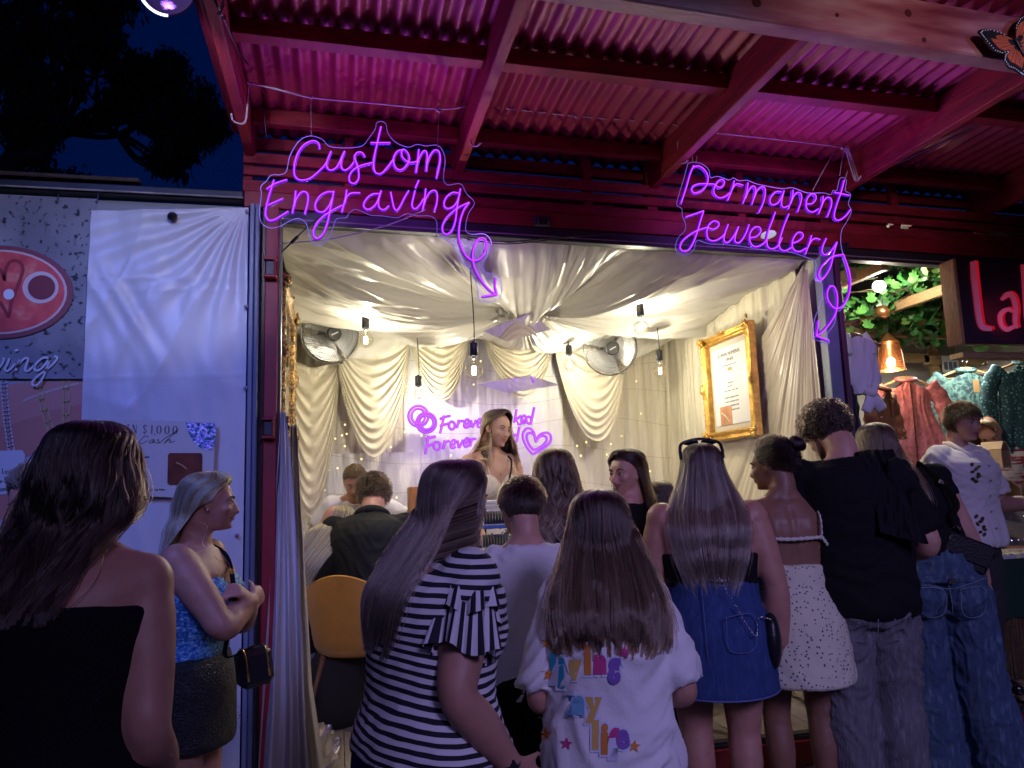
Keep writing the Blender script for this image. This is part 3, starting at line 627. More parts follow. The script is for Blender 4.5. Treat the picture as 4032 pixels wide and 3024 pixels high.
for s, x, y, sz in (('entered', 1030, 447, .0125), ('friends and mobile', 945, 487, .0125), ('on the back of your paper', 922, 511, .0125), ('by following', 1040, 555, .0125), ('announced on the last day of the Fringe', 1000, 772, .0095)):
    text_obj(s, 'small_print', sz, cs(x, y) + V(0, -.001, 0), ink, po, off=.0002)
b = MB(); P = [cs(x, y) + V(0, -.0012, 0) for x, y in ((1345, 470), (1590, 470), (1603, 485), (1600, 705), (1585, 722), (1340, 722), (1325, 708), (1330, 485))]; b.add(P, [tuple(range(8))[::-1]]); b.build('photo', mat('brown_photo', (.17, .05, .03), .25, var=(18, .3)), po)
b = MB(); tube(b, [cs(1395, 545) + V(0, -.002, 0), cs(1440, 565) + V(0, -.002, 0), cs(1480, 598) + V(0, -.002, 0)], .003, 6); b.build('printed_bracelet', mat('print_bracelet', (.6, .35, .2), .4), po)
b = MB(); P = spline([cs(x, y) + V(0, -.0025, 0) for x, y in ((1470, 230), (1500, 320), (1560, 410), (1640, 445), (1690, 420), (1708, 300), (1700, 235))], 4); b.add(P, [tuple(range(len(P)))[::-1]])
holo = mat('holographic_film', (.2, .3, .4), .3, metal=.6, ramp=(60, [(.3, (.01, .02, .05)), (.42, (.05, .25, .35)), (.5, (.35, .3, .9)), (.6, (.8, .75, 1.0)), (.7, (.1, .1, .3))]), bump=(70, 1.0)); b.build('shiny_sticker', holo, po)

# ================================================================== NEON SIGNS
def neon(strokes, cv, Y, r, parent, core, shell, name='letter'):
    for st in strokes:
        b = MB(); h = MB(); q = MB()
        for s in st:
            P = spline([cv(x, y, Y) for x, y in s], 5 if len(s) > 3 else 4)
            tube(b, P + V(0, -.004, 0), r, 8); tube(h, P + V(0, .004, 0), r * 1.55, 8); tube(q, P + V(0, -.004 - r * .72, 0), r * .45, 6)
        o = b.build(name, core, parent, smooth=True); h.build('housing', shell, o, smooth=True); q.build('hot_core', n_hot, o, smooth=True)
n_core = emis('neon_violet', (.50, .015, 1.0), 1.0); n_core.node_tree.nodes['Emission'].inputs[1].default_value = 1.9
n_core.node_tree.nodes['Emission'].inputs[0].default_value = (.29, .003, 1.0, 1)
n_hot = emis('neon_hot_core', (.58, .10, 1.0), 1.5)
n_shell = mat('neon_housing', (.16, .03, .5), .35, emit=(.06, .0, .6, .5))
n_pink = emis('neon_pink_violet', (.50, .07, 1.0), 1.2)
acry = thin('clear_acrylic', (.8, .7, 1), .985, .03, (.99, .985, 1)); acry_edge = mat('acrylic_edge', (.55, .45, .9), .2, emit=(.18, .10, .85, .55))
def acrylic(outline, cv, Y, parent):
    P = [cv(x, y, Y) for x, y in outline]; P = spline(P + [P[0]], 4)[:-1]; n = len(P); b = MB(); b.add(P, [tuple(range(n))]); b.build('acrylic_panel', acry, parent)
    b = MB(); tube(b, np.vstack([P, P[:1]]), .0017, 5, cap=False); b.build('panel_edge', acry_edge, parent, smooth=True)
cvA = lambda x, y, Y: at((1000 + x * 1000 / 2212) / SPX, (450 + y * 1000 / 2212) / SPX, Y)
cvB = lambda x, y, Y: at((2600 + x * 800 / 1659) / SPX, (600 + y * 800 / 1659) / SPX, Y)
cvC = lambda x, y, Y: at((1580 + x * 620 / 2212) / SPX, (1560 + y * 620 / 2212) / SPX, Y)
SA = [
 [[(572, 298), (565, 262), (535, 238), (490, 240), (430, 275), (385, 340), (358, 420), (350, 500), (362, 550), (400, 575), (445, 575), (500, 555), (560, 505), (610, 455), (632, 425)]],
 [[(672, 325), (650, 380), (632, 440), (645, 480), (675, 490), (715, 470), (745, 425), (775, 355), (790, 325)], [(790, 325), (765, 390), (757, 450), (775, 485), (805, 487), (845, 455), (870, 420)]],
 [[(965, 370), (940, 338), (905, 335), (880, 360), (880, 400), (900, 450), (912, 510), (910, 565), (885, 600), (855, 605), (832, 585), (830, 545), (850, 505), (890, 470), (950, 445), (1030, 425)]],
 [[(1107, 110), (1090, 180), (1070, 270), (1050, 360), (1040, 440), (1050, 500), (1080, 522), (1115, 515), (1150, 480), (1190, 430), (1215, 395)], [(1015, 252), (1100, 252), (1188, 252)]],
 [[(1290, 315), (1250, 325), (1220, 370), (1215, 425), (1235, 470), (1270, 488), (1310, 470), (1345, 420), (1350, 370), (1330, 330), (1300, 310), (1285, 330), (1290, 370), (1320, 405), (1360, 425), (1420, 415)]],
 [[(1435, 310), (1425, 400), (1410, 512)], [(1422, 440), (1440, 380), (1475, 325), (1500, 330), (1508, 380), (1500, 495)], [(1505, 440), (1530, 370), (1570, 318), (1610, 330), (1620, 400), (1605, 480), (1588, 560)]],
 [[(175, 575), (155, 640), (125, 740), (105, 830), (105, 890), (130, 925), (170, 925), (225, 895), (300, 848)], [(112, 655), (160, 620), (225, 592), (290, 572)], [(125, 795), (190, 765), (255, 737)]],
 [[(365, 670), (355, 760), (335, 865)], [(350, 810), (370, 740), (410, 685), (450, 680), (472, 715), (465, 790), (442, 872)]],
 [[(690, 680), (640, 680), (580, 710), (540, 770), (535, 820), (560, 850), (610, 850), (655, 800), (680, 740)], [(695, 672), (680, 760), (660, 850), (645, 930), (615, 1020), (580, 1070), (545, 1085), (522, 1060), (522, 1010), (550, 950), (600, 895), (660, 855), (720, 820), (770, 795)]],
 [[(808, 662), (795, 740), (765, 855)], [(790, 780), (810, 720), (850, 690), (925, 688)]],
 [[(1085, 695), (1030, 700), (980, 740), (955, 790), (965, 820), (1000, 832), (1050, 800), (1080, 750), (1100, 685)], [(1108, 668), (1085, 750), (1085, 800), (1105, 830), (1140, 832), (1175, 800)]],
 [[(1190, 680), (1205, 760), (1220, 820), (1245, 840), (1275, 800), (1310, 730), (1348, 668)]],
 [[(1402, 668), (1385, 740), (1375, 790), (1385, 820), (1410, 825), (1445, 790), (1475, 740)], [(1435, 578), (1420, 612), (1405, 645)]],
 [[(1495, 650), (1485, 740), (1468, 838)], [(1480, 790), (1500, 730), (1540, 675), (1580, 670), (1595, 710), (1590, 780), (1570, 845)]],
 [[(1780, 690), (1730, 685), (1680, 720), (1655, 770), (1660, 810), (1690, 825), (1730, 810), (1765, 770), (1790, 700)], [(1797, 652), (1780, 740), (1765, 830), (1755, 920), (1730, 1000), (1690, 1045), (1650, 1035), (1640, 985), (1665, 920), (1715, 865), (1780, 815), (1840, 785), (1875, 770)]]]
AA = [[[(1875, 770), (1830, 830), (1800, 910), (1785, 1000), (1785, 1080), (1805, 1160), (1850, 1240), (1905, 1275), (1960, 1265), (2005, 1215), (2025, 1150), (2015, 1095), (1980, 1080), (1940, 1105), (1912, 1170), (1905, 1260), (1925, 1350), (1980, 1450), (2050, 1530), (2110, 1575)], [(2102, 1430), (2100, 1500), (2115, 1575)], [(1985, 1590), (2050, 1580), (2112, 1572)]]]
OA = [(500, 185), (590, 215), (650, 275), (740, 290), (860, 290), (950, 270), (1010, 195), (1055, 130), (1070, 75), (1110, 62), (1150, 85), (1165, 160), (1230, 240), (1340, 285), (1420, 262), (1500, 275), (1590, 268), (1640, 310), (1665, 400), (1650, 560), (1690, 615), (1800, 605), (1850, 690), (1920, 770), (1870, 860), (1845, 960), (1850, 1020), (1900, 1045), (2000, 1040), (2060, 1090), (2065, 1170), (2030, 1240), (1995, 1310), (2015, 1375), (2090, 1390), (2145, 1440), (2155, 1560), (2100, 1625), (1965, 1625), (1945, 1500), (1880, 1350), (1800, 1280), (1745, 1150), (1680, 1095), (1600, 1050), (1590, 930), (1530, 885), (1420, 885), (1330, 865), (1250, 900), (1120, 885), (1020, 880), (950, 850), (880, 828), (830, 860), (800, 900), (720, 910), (690, 980), (650, 1080), (570, 1140), (490, 1090), (460, 960), (390, 908), (310, 930), (230, 975), (140, 990), (70, 950), (48, 860), (65, 700), (60, 630), (110, 580), (150, 530), (240, 525), (285, 490), (310, 370), (370, 260), (430, 205)]
s1 = thing('neon_sign', 'violet neon lettering Custom Engraving with a looping arrow, on clear acrylic', 'neon sign', at(800, 400, 3.40))
neon(SA, cvA, 3.385, .0044, s1, n_core, n_shell); neon(AA, cvA, 3.385, .0044, s1, n_core, n_shell, 'arrow'); acrylic(OA, cvA, 3.40, s1)
b = MB()
for (x0, y0, x1, y1) in ((495, -130, 500, 195), (1612, -40, 1597, 285)):
    tube(b, [cvA(x0, y0, 3.385), cvA((x0 + x1) / 2, (y0 + y1) / 2, 3.385), cvA(x1, y1, 3.39)], .0018, 5)
b.build('hanging_wire', rope_mat, s1)
SB = [
 [[(270, 110), (240, 180), (205, 300), (165, 420)], [(262, 125), (310, 115), (360, 150), (385, 205), (375, 265), (335, 315), (280, 335), (252, 315), (265, 280), (320, 260), (430, 262)]],
 [[(430, 262), (480, 290), (512, 270), (518, 240), (490, 225), (455, 255), (432, 310), (442, 350), (480, 375), (530, 362), (562, 335)]],
 [[(600, 235), (580, 310), (545, 395)], [(565, 350), (590, 290), (620, 260), (672, 272)]],
 [[(712, 250), (700, 330), (670, 420)], [(690, 380), (715, 320), (745, 280), (770, 290), (770, 340), (742, 430)], [(760, 380), (790, 310), (825, 285), (850, 300), (850, 360), (830, 430), (798, 495)]],
 [[(985, 325), (940, 325), (900, 365), (890, 410), (915, 432), (955, 415), (985, 370), (1005, 320)], [(1005, 315), (990, 380), (985, 430), (1005, 452), (1040, 440)]],
 [[(1080, 310), (1070, 380), (1040, 465)], [(1060, 420), (1085, 360), (1115, 330), (1145, 345), (1145, 400), (1115, 490)]],
 [[(1190, 425), (1235, 420), (1265, 385), (1260, 350), (1225, 345), (1195, 380), (1185, 435), (1200, 475), (1240, 490), (1285, 465)]],
 [[(1325, 360), (1315, 430), (1287, 505)], [(1305, 460), (1330, 400), (1360, 370), (1390, 385), (1390, 440), (1358, 530)]],
 [[(1497, 230), (1470, 330), (1435, 430), (1415, 510), (1425, 550), (1460, 555), (1510, 520), (1548, 470)], [(1415, 330), (1480, 342), (1540, 355)]],
 [[(205, 530), (280, 505), (350, 480)], [(350, 480), (325, 560), (295, 660), (265, 740), (225, 800), (180, 808), (158, 780), (175, 730), (230, 680), (300, 640), (380, 615)]],
 [[(380, 615), (430, 630), (470, 605), (470, 575), (430, 565), (390, 600), (375, 660), (390, 710), (435, 725), (490, 700), (525, 665)]],
 [[(550, 590), (525, 660), (515, 710), (530, 740), (565, 725), (605, 670), (635, 608)], [(635, 608), (610, 680), (605, 725), (630, 742), (665, 715), (700, 650), (720, 592)]],
 [[(725, 700), (780, 690), (815, 650), (805, 615), (765, 615), (730, 660), (725, 720), (750, 765), (795, 770), (845, 740), (870, 700)]],
 [[(935, 490), (910, 560), (880, 640), (865, 720), (875, 775), (915, 790), (960, 760), (990, 700)]],
 [[(1045, 505), (1010, 590), (980, 680), (965, 750), (980, 795), (1020, 805), (1065, 780)]],
 [[(1075, 745), (1125, 725), (1160, 690), (1150, 660), (1115, 660), (1080, 710), (1072, 765), (1095, 805), (1140, 810), (1185, 785)]],
 [[(1230, 680), (1210, 750), (1178, 835)], [(1195, 790), (1225, 730), (1260, 705), (1300, 715)]],
 [[(1350, 705), (1325, 760), (1315, 810), (1335, 838), (1370, 825), (1410, 780), (1438, 735)], [(1438, 735), (1410, 830), (1390, 920), (1360, 985), (1320, 1032), (1290, 1020), (1295, 970), (1335, 910), (1400, 855), (1490, 835)]]]
AB = [[[(1490, 835), (1520, 920), (1545, 1020), (1545, 1110), (1525, 1190), (1480, 1260), (1420, 1275), (1370, 1220), (1358, 1150), (1380, 1100), (1415, 1100), (1438, 1160), (1440, 1250), (1420, 1330), (1370, 1410), (1310, 1475), (1265, 1500)], [(1285, 1375), (1280, 1440), (1268, 1500)], [(1372, 1540), (1320, 1520), (1268, 1500)]]]
OB = [(225, 90), (270, 80), (340, 95), (395, 140), (410, 205), (470, 195), (560, 225), (595, 208), (640, 230), (710, 228), (800, 260), (990, 295), (1080, 288), (1200, 330), (1330, 330), (1390, 345), (1410, 310), (1440, 310), (1465, 215), (1505, 210), (1520, 240), (1510, 310), (1555, 345), (1535, 420), (1560, 480), (1520, 570), (1480, 640), (1475, 750), (1500, 850), (1545, 960), (1555, 1080), (1530, 1200), (1470, 1290), (1440, 1300), (1420, 1400), (1360, 1490), (1380, 1540), (1360, 1565), (1250, 1520), (1240, 1490), (1260, 1360), (1300, 1260), (1325, 1130), (1310, 1060), (1260, 1030), (1270, 900), (1200, 860), (1060, 815), (940, 800), (800, 790), (650, 765), (480, 750), (390, 745), (300, 720), (270, 800), (180, 842), (125, 790), (145, 700), (200, 640), (205, 580), (180, 520), (175, 460), (135, 430), (150, 350), (190, 220)]
s2 = thing('neon_sign', 'violet neon lettering Permanent Jewellery with an arrow curling down at its end', 'neon sign', at(1650, 460, 3.40))
neon(SB, cvB, 3.385, .0044, s2, n_core, n_shell); neon(AB, cvB, 3.385, .0044, s2, n_core, n_shell, 'arrow'); acrylic(OB, cvB, 3.40, s2)
b = MB()
for pts in (((262, -60), (262, 85)), ((300, 30), (290, 90)), ((1435, -20), (1400, 30), (1330, 150), (1245, 310)), ((1530, 150), (1510, 215)), ((1500, -10), (1480, 90), (1465, 190))): tube(b, spline([cvB(x, y, 3.385) for x, y in pts], 3), .0022, 5)
b.build('hanging_wire', rope_mat, s2)
# violet glow the neon throws on what is near it
for (x, y, p, sx, sy) in ((800, 390, 3.3, .75, .35), (1650, 450, 3.3, .75, .35), (1060, 560, 1.6, .12, .3), (1800, 640, 1.6, .15, .3)):
    c = at(x, y, 3.36); light('neon_glow_front', 'AREA', tuple(c), p, (.50, .10, 1.0), aim=tuple(c + V(0, -1, .45)), size=sx, size_y=sy)
    c = at(x, y, 3.43); light('neon_glow_back', 'AREA', tuple(c), p * .3, (.45, .10, 1.0), aim=tuple(c + V(0, 1, .1)), size=sx, size_y=sy)
def ell(cx, cy, rx, ry, n=22): return [(cx + rx * math.cos(t), cy + ry * math.sin(t)) for t in np.linspace(.3, 2 * math.pi + .3, n)]
SC = [
 [ell(242, 280, 140, 146), ell(242, 280, 96, 104)], [ell(352, 370, 138, 138), ell(352, 370, 98, 98)],
 [[(600, 270), (580, 370), (545, 525)], [(540, 322), (600, 295), (690, 275)], [(540, 415), (600, 402), (665, 380)]], [ell(712, 410, 42, 55)],
 [[(808, 330), (797, 390), (785, 450)], [(795, 400), (825, 355), (880, 345)]], [[(890, 400), (940, 385), (955, 345), (930, 325), (900, 350), (885, 410), (905, 440), (950, 430), (985, 395)]],
 [[(980, 335), (990, 390), (1003, 430), (1030, 385), (1055, 335)]], [[(1070, 385), (1120, 365), (1130, 330), (1100, 320), (1075, 360), (1075, 420), (1110, 435), (1150, 410)]],
 [[(1175, 310), (1168, 370), (1155, 425)], [(1162, 375), (1190, 330), (1240, 320)]],
 [[(1330, 230), (1320, 310), (1305, 400), (1385, 390)]], [[(1435, 310), (1425, 390)]], [[(1485, 300), (1470, 390)], [(1478, 340), (1510, 300), (1535, 320), (1525, 390)]],
 [[(1622, 185), (1605, 280), (1588, 375)], [(1685, 272), (1610, 332)], [(1612, 330), (1650, 392), (1690, 388)]],
 [[(1690, 350), (1740, 335), (1752, 290), (1725, 270), (1698, 300), (1690, 360), (1715, 382), (1775, 360)]], [ell(1795, 335, 34, 48), [(1872, 155), (1845, 280), (1822, 400)]],
 [[(385, 555), (365, 660), (340, 815)], [(340, 610), (390, 590), (485, 565)], [(335, 715), (400, 692), (465, 660)]], [ell(505, 697, 45, 56)],
 [[(612, 620), (602, 690), (590, 745)], [(600, 690), (630, 645), (680, 630)]], [[(700, 690), (750, 670), (760, 630), (735, 615), (705, 645), (695, 700), (720, 730), (770, 710)]],
 [[(790, 620), (802, 680), (815, 720), (845, 665), (872, 610)]], [[(890, 660), (940, 645), (950, 605), (925, 590), (895, 620), (885, 680), (905, 710), (955, 690)]], [[(985, 590), (977, 650), (965, 705)], [(975, 650), (1000, 605), (1055, 600)]],
 [[(1190, 520), (1170, 680), (1250, 670)]], [ell(1310, 620, 40, 50)], [[(1380, 570), (1400, 660), (1450, 560)]], [[(1465, 625), (1515, 605), (1525, 570), (1495, 560), (1470, 600), (1468, 650), (1500, 665), (1540, 640)]], [ell(1600, 590, 34, 48), [(1662, 430), (1640, 540), (1625, 640)]]]
HT = [[[(1850, 815), (1770, 720), (1715, 600), (1715, 510), (1760, 455), (1820, 460), (1870, 520), (1895, 625), (1930, 560), (1990, 520), (2060, 515), (2105, 560), (2095, 640), (2030, 710), (1930, 775), (1850, 815)], [(1860, 755), (1800, 680), (1765, 590), (1775, 530), (1820, 515), (1870, 545), (1895, 640), (1930, 580), (1990, 555), (2040, 575), (2040, 630), (1990, 690), (1920, 735), (1860, 755)]]]
s3 = thing('neon_sign', 'pink violet neon reading Forever Linked Forever Loved with rings and a heart, inside the stall', 'neon sign', at(1035, 930, 5.52))
neon(SC, cvC, 5.50, .0062, s3, n_pink, n_shell); neon(HT, cvC, 5.50, .0062, s3, n_pink, n_shell, 'heart')
P = [cvC(x, y, 5.53) for x, y in ((60, 90), (2150, 60), (2150, 880), (60, 880))]; b = MB(); b.add(P, [(0, 1, 2, 3)]); b.build('acrylic_panel', acry, s3)
c = cvC(1100, 500, 5.46); light('neon_glow_wall', 'AREA', tuple(c + V(0, .06, 0)), 1.2, (.38, .12, 1.0), aim=tuple(c + V(0, 1, 0)), size=1.0, size_y=.4)
# ================================================================== INSIDE THE DRAPED STALL
cream = mat('cream_satin', (.74, .68, .54), .6, spec=.25, bump=(55, .35, 6), stretch=(1, 1, .35), var=(3, .08))
crush = mat('crushed_cream', (.76, .70, .55), .5, spec=.5, bump=(38, .75, 6), stretch=(1.4, 1, .45), var=(4, .08))
sheer = mat('white_voile', (.80, .79, .74), .5, bump=(40, .6, 6), stretch=(1.5, 1, .35), var=(3, .05))
ceil_m = mat('ceiling_satin', (.66, .63, .57), .34, spec=.6, bump=(30, .12, 5))
def curtain(name, label, x0, x1, z0, z1, Y, m, amp=.022, fr=8, seed=0, nx=260, nz=50, group=None):
    u, v = np.meshgrid(np.linspace(x0, x1, nx), np.linspace(z0, z1, nz), indexing='ij')
    p = np.stack([u * fr, v * .5, 0 * u + seed], -1); q = np.stack([u * fr * 2.7, v * .9, 0 * u + seed + 5], -1)
    y = Y + amp * (1 - 2 * np.abs(noise3(p))) * 1.0 + amp * .55 * noise3(q) + .004 * fbm(np.stack([u * 30, v * 12, 0 * u + seed], -1), 3)
    t = thing(name, label, 'curtain', ((x0 + x1) / 2, Y, z0), group); b = MB(); grid(b, np.stack([u, y, v], -1)); b.build('cloth', m, t, smooth=True); return t
curtain('curtain', 'crushed cream curtain in the rear left corner behind the left fan', -.33, .52, .15, 2.64, 5.84, crush, seed=1)
curtain('curtain', 'white sheer curtain behind the pink neon rings and heart', .48, 1.72, .15, 2.62, 5.80, sheer, amp=.018, seed=7, nx=380)
curtain('curtain', 'crushed cream curtain in the rear right part behind the right fan', 1.66, 2.68, .15, 2.64, 5.84, crush, seed=13)
curtain('curtain', 'plain white sheer lining low behind the bent man in white', -.33, .55, .15, 1.72, 5.79, sheer, amp=.014, seed=19)
# side curtains
def side_curtain(label, X, y0, y1, sgn, m, seed):
    u, v = np.meshgrid(np.linspace(y0, y1, 240), np.linspace(.15, 2.66, 50), indexing='ij')
    x = X + sgn * (.022 * (1 - 2 * np.abs(noise3(np.stack([u * 9, v * .5, 0 * u + seed], -1)))) + .012 * noise3(np.stack([u * 25, v, 0 * u + seed], -1)) + .004 * fbm(np.stack([u * 30, v * 12, 0 * u], -1), 3))
    t = thing('curtain', label, 'curtain', (X, (y0 + y1) / 2, .15)); b = MB(); grid(b, np.stack([x, u, v], -1)); b.build('cloth', m, t, smooth=True)
side_curtain('pleated cream curtain along the right wall behind the gilt framed chart', 2.655, 3.95, 5.86, -1, crush, 30)
side_curtain('pleated cream curtain along the left wall behind the dark gilt frame', -.325, 3.78, 5.84, 1, crush, 41)
# fan of satin sweeping down from the front right corner
O_ = V(2.64, 3.80, 2.66); a = np.linspace(-.06, 1.15, 150); s = np.linspace(.02, 1, 60); A_, S_ = np.meshgrid(a, s, indexing='ij')
Lr = np.where(A_ < .45, 2.52, 2.52 - (A_ - .45) * 1.75); yy = O_[1] + np.sin(A_) * Lr * S_ * .92; zz = O_[2] - np.cos(A_) * Lr * S_ - .10 * np.sin(S_ * math.pi) * np.clip(A_, 0, 1)
amp = .010 + .022 * S_ * (1 - .3 * A_); xx = O_[0] - .01 - amp * (.7 + .9 * (1 - 2 * np.abs(noise3(np.stack([A_ * 17 + .5 * S_, S_ * .7, 0 * A_ + 3], -1))))) - .01 * noise3(np.stack([A_ * 45, S_ * 1.2, 0 * A_], -1)) - .02 * np.sin(S_ * math.pi) * np.clip(A_, 0, 1)
xx = np.maximum(xx, 2.598 - .03 * np.clip(.35 - A_, 0, 1) + .006 * noise3(np.stack([A_ * 30, S_ * 2, 0 * A_], -1)))
t = thing('drape', 'glossy cream satin fanning down from the top front corner beside the gilt chart', 'drape', (2.58, 3.9, .2)); b = MB(); grid(b, np.stack([xx, yy, zz], -1)); b.build('cloth', mat('glossy_cream', (.66, .58, .44), .33, spec=.6, bump=(30, .1)), t, smooth=True)
# ceiling drape gathered to a rosette
G = V(1.17, 4.80, 2.62); ph = np.linspace(0, 2 * math.pi, 721); sr = np.linspace(.05, 1, 64); PH, SR = np.meshgrid(ph, sr, indexing='ij')
x0, x1, y0, y1 = -.30, 2.64, 3.76, 5.74
def edge_r(p):
    cx, sy = np.cos(p), np.sin(p); rx = np.where(cx > 0, (x1 - G[0]) / np.maximum(cx, 1e-6), (x0 - G[0]) / np.minimum(cx, -1e-6)); ry = np.where(sy > 0, (y1 - G[1]) / np.maximum(sy, 1e-6), (y0 - G[1]) / np.minimum(sy, -1e-6)); return np.minimum(rx, ry)
R_ = edge_r(PH); Xc = G[0] + np.cos(PH) * R_ * SR; Yc = G[1] + np.sin(PH) * R_ * SR
ze = 2.735 + zt(Xc) - .055 * np.clip((Yc - 4.2) / 1.5, 0, 1); pins = np.array([math.atan2(y0 - G[1], xx_ - G[0]) for xx_ in (x0, .35, 1.55, x1)] + [math.atan2(y1 - G[1], xx_ - G[0]) for xx_ in (x1, .95, x0)] + [0.0 - .25])
dmin = np.min(np.abs((PH[..., None] - pins + math.pi) % (2 * math.pi) - math.pi), axis=-1)
lobe = np.clip(dmin / .42, 0, 1) ** .8; fr_l = 1 + .55 * np.clip(-np.sin(PH), 0, 1)
sag = (.05 + .13 * lobe * fr_l) * np.sin(np.clip(SR, 0, 1) * math.pi) ** .8 + .10 * lobe * SR ** 4 * (np.sin(PH) > .2) + .045 * lobe * SR ** 5 * (np.sin(PH) > -.2)
n1 = noise3(np.stack([np.cos(PH) * 9, np.sin(PH) * 9, SR * .9], -1)); n2 = noise3(np.stack([np.cos(PH) * 24, np.sin(PH) * 24, SR * .8 + 4], -1)); n3 = noise3(np.stack([np.cos(PH) * 55, np.sin(PH) * 55, SR * .6 + 8], -1))
n4 = noise3(np.stack([Xc * 3 + .6 * n1, Yc * 3, 0 * Xc], -1)); pl = .034 * (1 - 2 * np.abs(n1)) * SR * (1.15 - SR) * 2 + .022 * n2 * np.sqrt(SR) * (1.2 - SR) * 1.6 + .010 * n3 * (1.1 - SR) + .030 * n4 * SR * (1 - SR * .6) + .010 * np.clip(1 - 4 * np.abs(noise3(np.stack([Xc * 5 + n2, Yc * 5, 0 * Xc + 7], -1))), 0, 1) * SR
Zc = G[2] * (1 - SR) + ze * SR - sag - pl
t = thing('ceiling_drape', 'pale satin ceiling cloth gathered into a rosette in the middle of the stall', 'drape', tuple(G)); b = MB(); grid(b, np.stack([Xc, Yc, Zc], -1)); b.build('cloth', ceil_m, t, smooth=True)
ph = np.linspace(0, 2 * math.pi, 241); sr = np.linspace(0.0, 1, 24); PH, SR = np.meshgrid(ph, sr, indexing='ij'); rr = .03 + .13 * SR
nn = fbm(np.stack([np.cos(PH) * 5, np.sin(PH) * 5, SR * 3], -1), 3); Zr = G[2] - .09 + .03 * SR - .035 * np.abs(nn) - .02 * np.sin(PH * 26 + 3 * SR + nn * 2) * SR
b = MB(); grid(b, np.stack([G[0] + rr * 1.5 * np.cos(PH), G[1] + rr * np.sin(PH), Zr], -1)); b.build('rosette', ceil_m, t, smooth=True)
# valance of the ceiling cloth along the back
u, v = np.meshgrid(np.linspace(-.3, 2.64, 420), np.linspace(0, 1, 26), indexing='ij')
dr = .05 + .20 * np.abs(np.sin((u + .3) / 2.94 * math.pi * 3)) ** .8 * (.6 + .4 * np.cos(u * 3)); zz = 2.70 - v * (dr + .06)
yy = 5.66 - .05 * np.sin(v * 2.2) + .02 * noise3(np.stack([u * 6 + v, v * 2, 0 * u], -1)) + .012 * noise3(np.stack([u * 16 + v * 3, v * 2.5, 0 * u + 3], -1)); b = MB(); grid(b, np.stack([u, yy, zz], -1)); b.build('valance', ceil_m, t, smooth=True)
# swags on the back wall
def swag(label, A, B, bot, Y, seed, s0=.12, nf=9):
    A = at(*A, Y); B = at(*B, Y); low = at((A[0] * 0 + 1106), bot, Y)[2]; tt = np.linspace(0, 1, 90); ss = np.linspace(s0, 1, 90); T, S = np.meshgrid(tt, ss, indexing='ij')
    base = A[None, None] * (1 - T[..., None]) + B[None, None] * T[..., None]; sh = np.sin(np.pi * T) ** .62
    dep = (min(A[2], B[2]) - low) * S ** 1.15
    Pz = base[..., 2] - dep * sh; n_ = noise3(np.stack([T * 2, S * 3, 0 * T + seed], -1))
    Py = Y - .05 * sh * S - .016 * sh * np.sin(2 * math.pi * nf * S ** 1.6 + 2.5 * n_) - .008 * noise3(np.stack([T * 4, S * 22, 0 * T + seed], -1))
    pull = .18 * np.sin(2 * np.pi * T) * (1 - S) * (B[0] - A[0]); Px = base[..., 0] + pull * .4
    th = thing('swag', label, 'drape', (float(Px.mean()), Y, float(low)), 'cream swags along the rear curtain'); b = MB(); grid(b, np.stack([Px, Py, Pz], -1)); b.build('cloth', cream, th, smooth=True)
swag('long cream swag hanging deepest, at the far left of the rear curtain', (612, 760), (735, 770), 1105, 5.66, 1)
swag('long cream swag left of the pink neon rings', (722, 725), (886, 735), 985, 5.64, 2)
swag('short cream swag just above the pink neon rings', (884, 720), (1012, 722), 868, 5.66, 3)
swag('short cream swag behind the hanging clear plate', (1044, 720), (1198, 722), 862, 5.66, 4)
swag('long cream swag below the right fan', (1194, 722), (1352, 740), 965, 5.64, 5)
# front left curtain
u, v = np.meshgrid(np.linspace(0, 1, 90), np.linspace(0, 1, 70), indexing='ij')
zl = 1.80 - v * 1.72; wl = .02 + .20 * v ** .8; xl = -.262 - .085 * v - .0 + wl * u; yl = F - .03 - .035 * v + .028 * (.3 + v) * np.sin(u * 17 + 1.5 * noise3(np.stack([u * 3, v * 2, 0 * u], -1))) + .01 * noise3(np.stack([u * 12, v * 5, 0 * u], -1))
t = thing('curtain', 'narrow sheer curtain tied back down the red post at the left side of the opening', 'curtain', (-.3, F - .05, .08)); b = MB(); grid(b, np.stack([xl, yl, zl], -1)); b.build('cloth', mat('lilac_voile', (.6, .57, .56), .5, bump=(40, .3)), t, smooth=True)
u, v = np.meshgrid(np.linspace(0, 1, 60), np.linspace(0, 1, 70), indexing='ij'); zl = 1.75 - v * 1.58
xl = -.225 + (.03 + .10 * v) * u + .05 * np.clip(v - .75, 0, 1) * u * 3; yl = F + .07 + .03 * np.sin(u * 11 + 2 * v) + .02 * noise3(np.stack([u * 8, v * 5, 0 * u + 5], -1)); b = MB(); grid(b, np.stack([xl, yl, zl], -1)); b.build('lining', mat('cream_lining', (.56, .50, .38), .5, bump=(40, .2)), t, smooth=True)
u, v = np.meshgrid(np.linspace(0, 1, 40), np.linspace(0, 1, 30), indexing='ij'); p0 = at(655, 1600, F + .3)
nn = fbm(np.stack([u * 4, v * 4, 0 * u + 3], -1), 3); b = MB(); grid(b, np.stack([-.16 + .16 * u + .04 * nn, F + .30 + .05 * np.sin(u * 5) + .05 * nn, .15 + .22 * v * (1 - .5 * u) + .03 * nn], -1)); b.build('crumpled_hem', thin('crumpled_plastic', (.8, .75, .8), .55, .3), t, smooth=True)
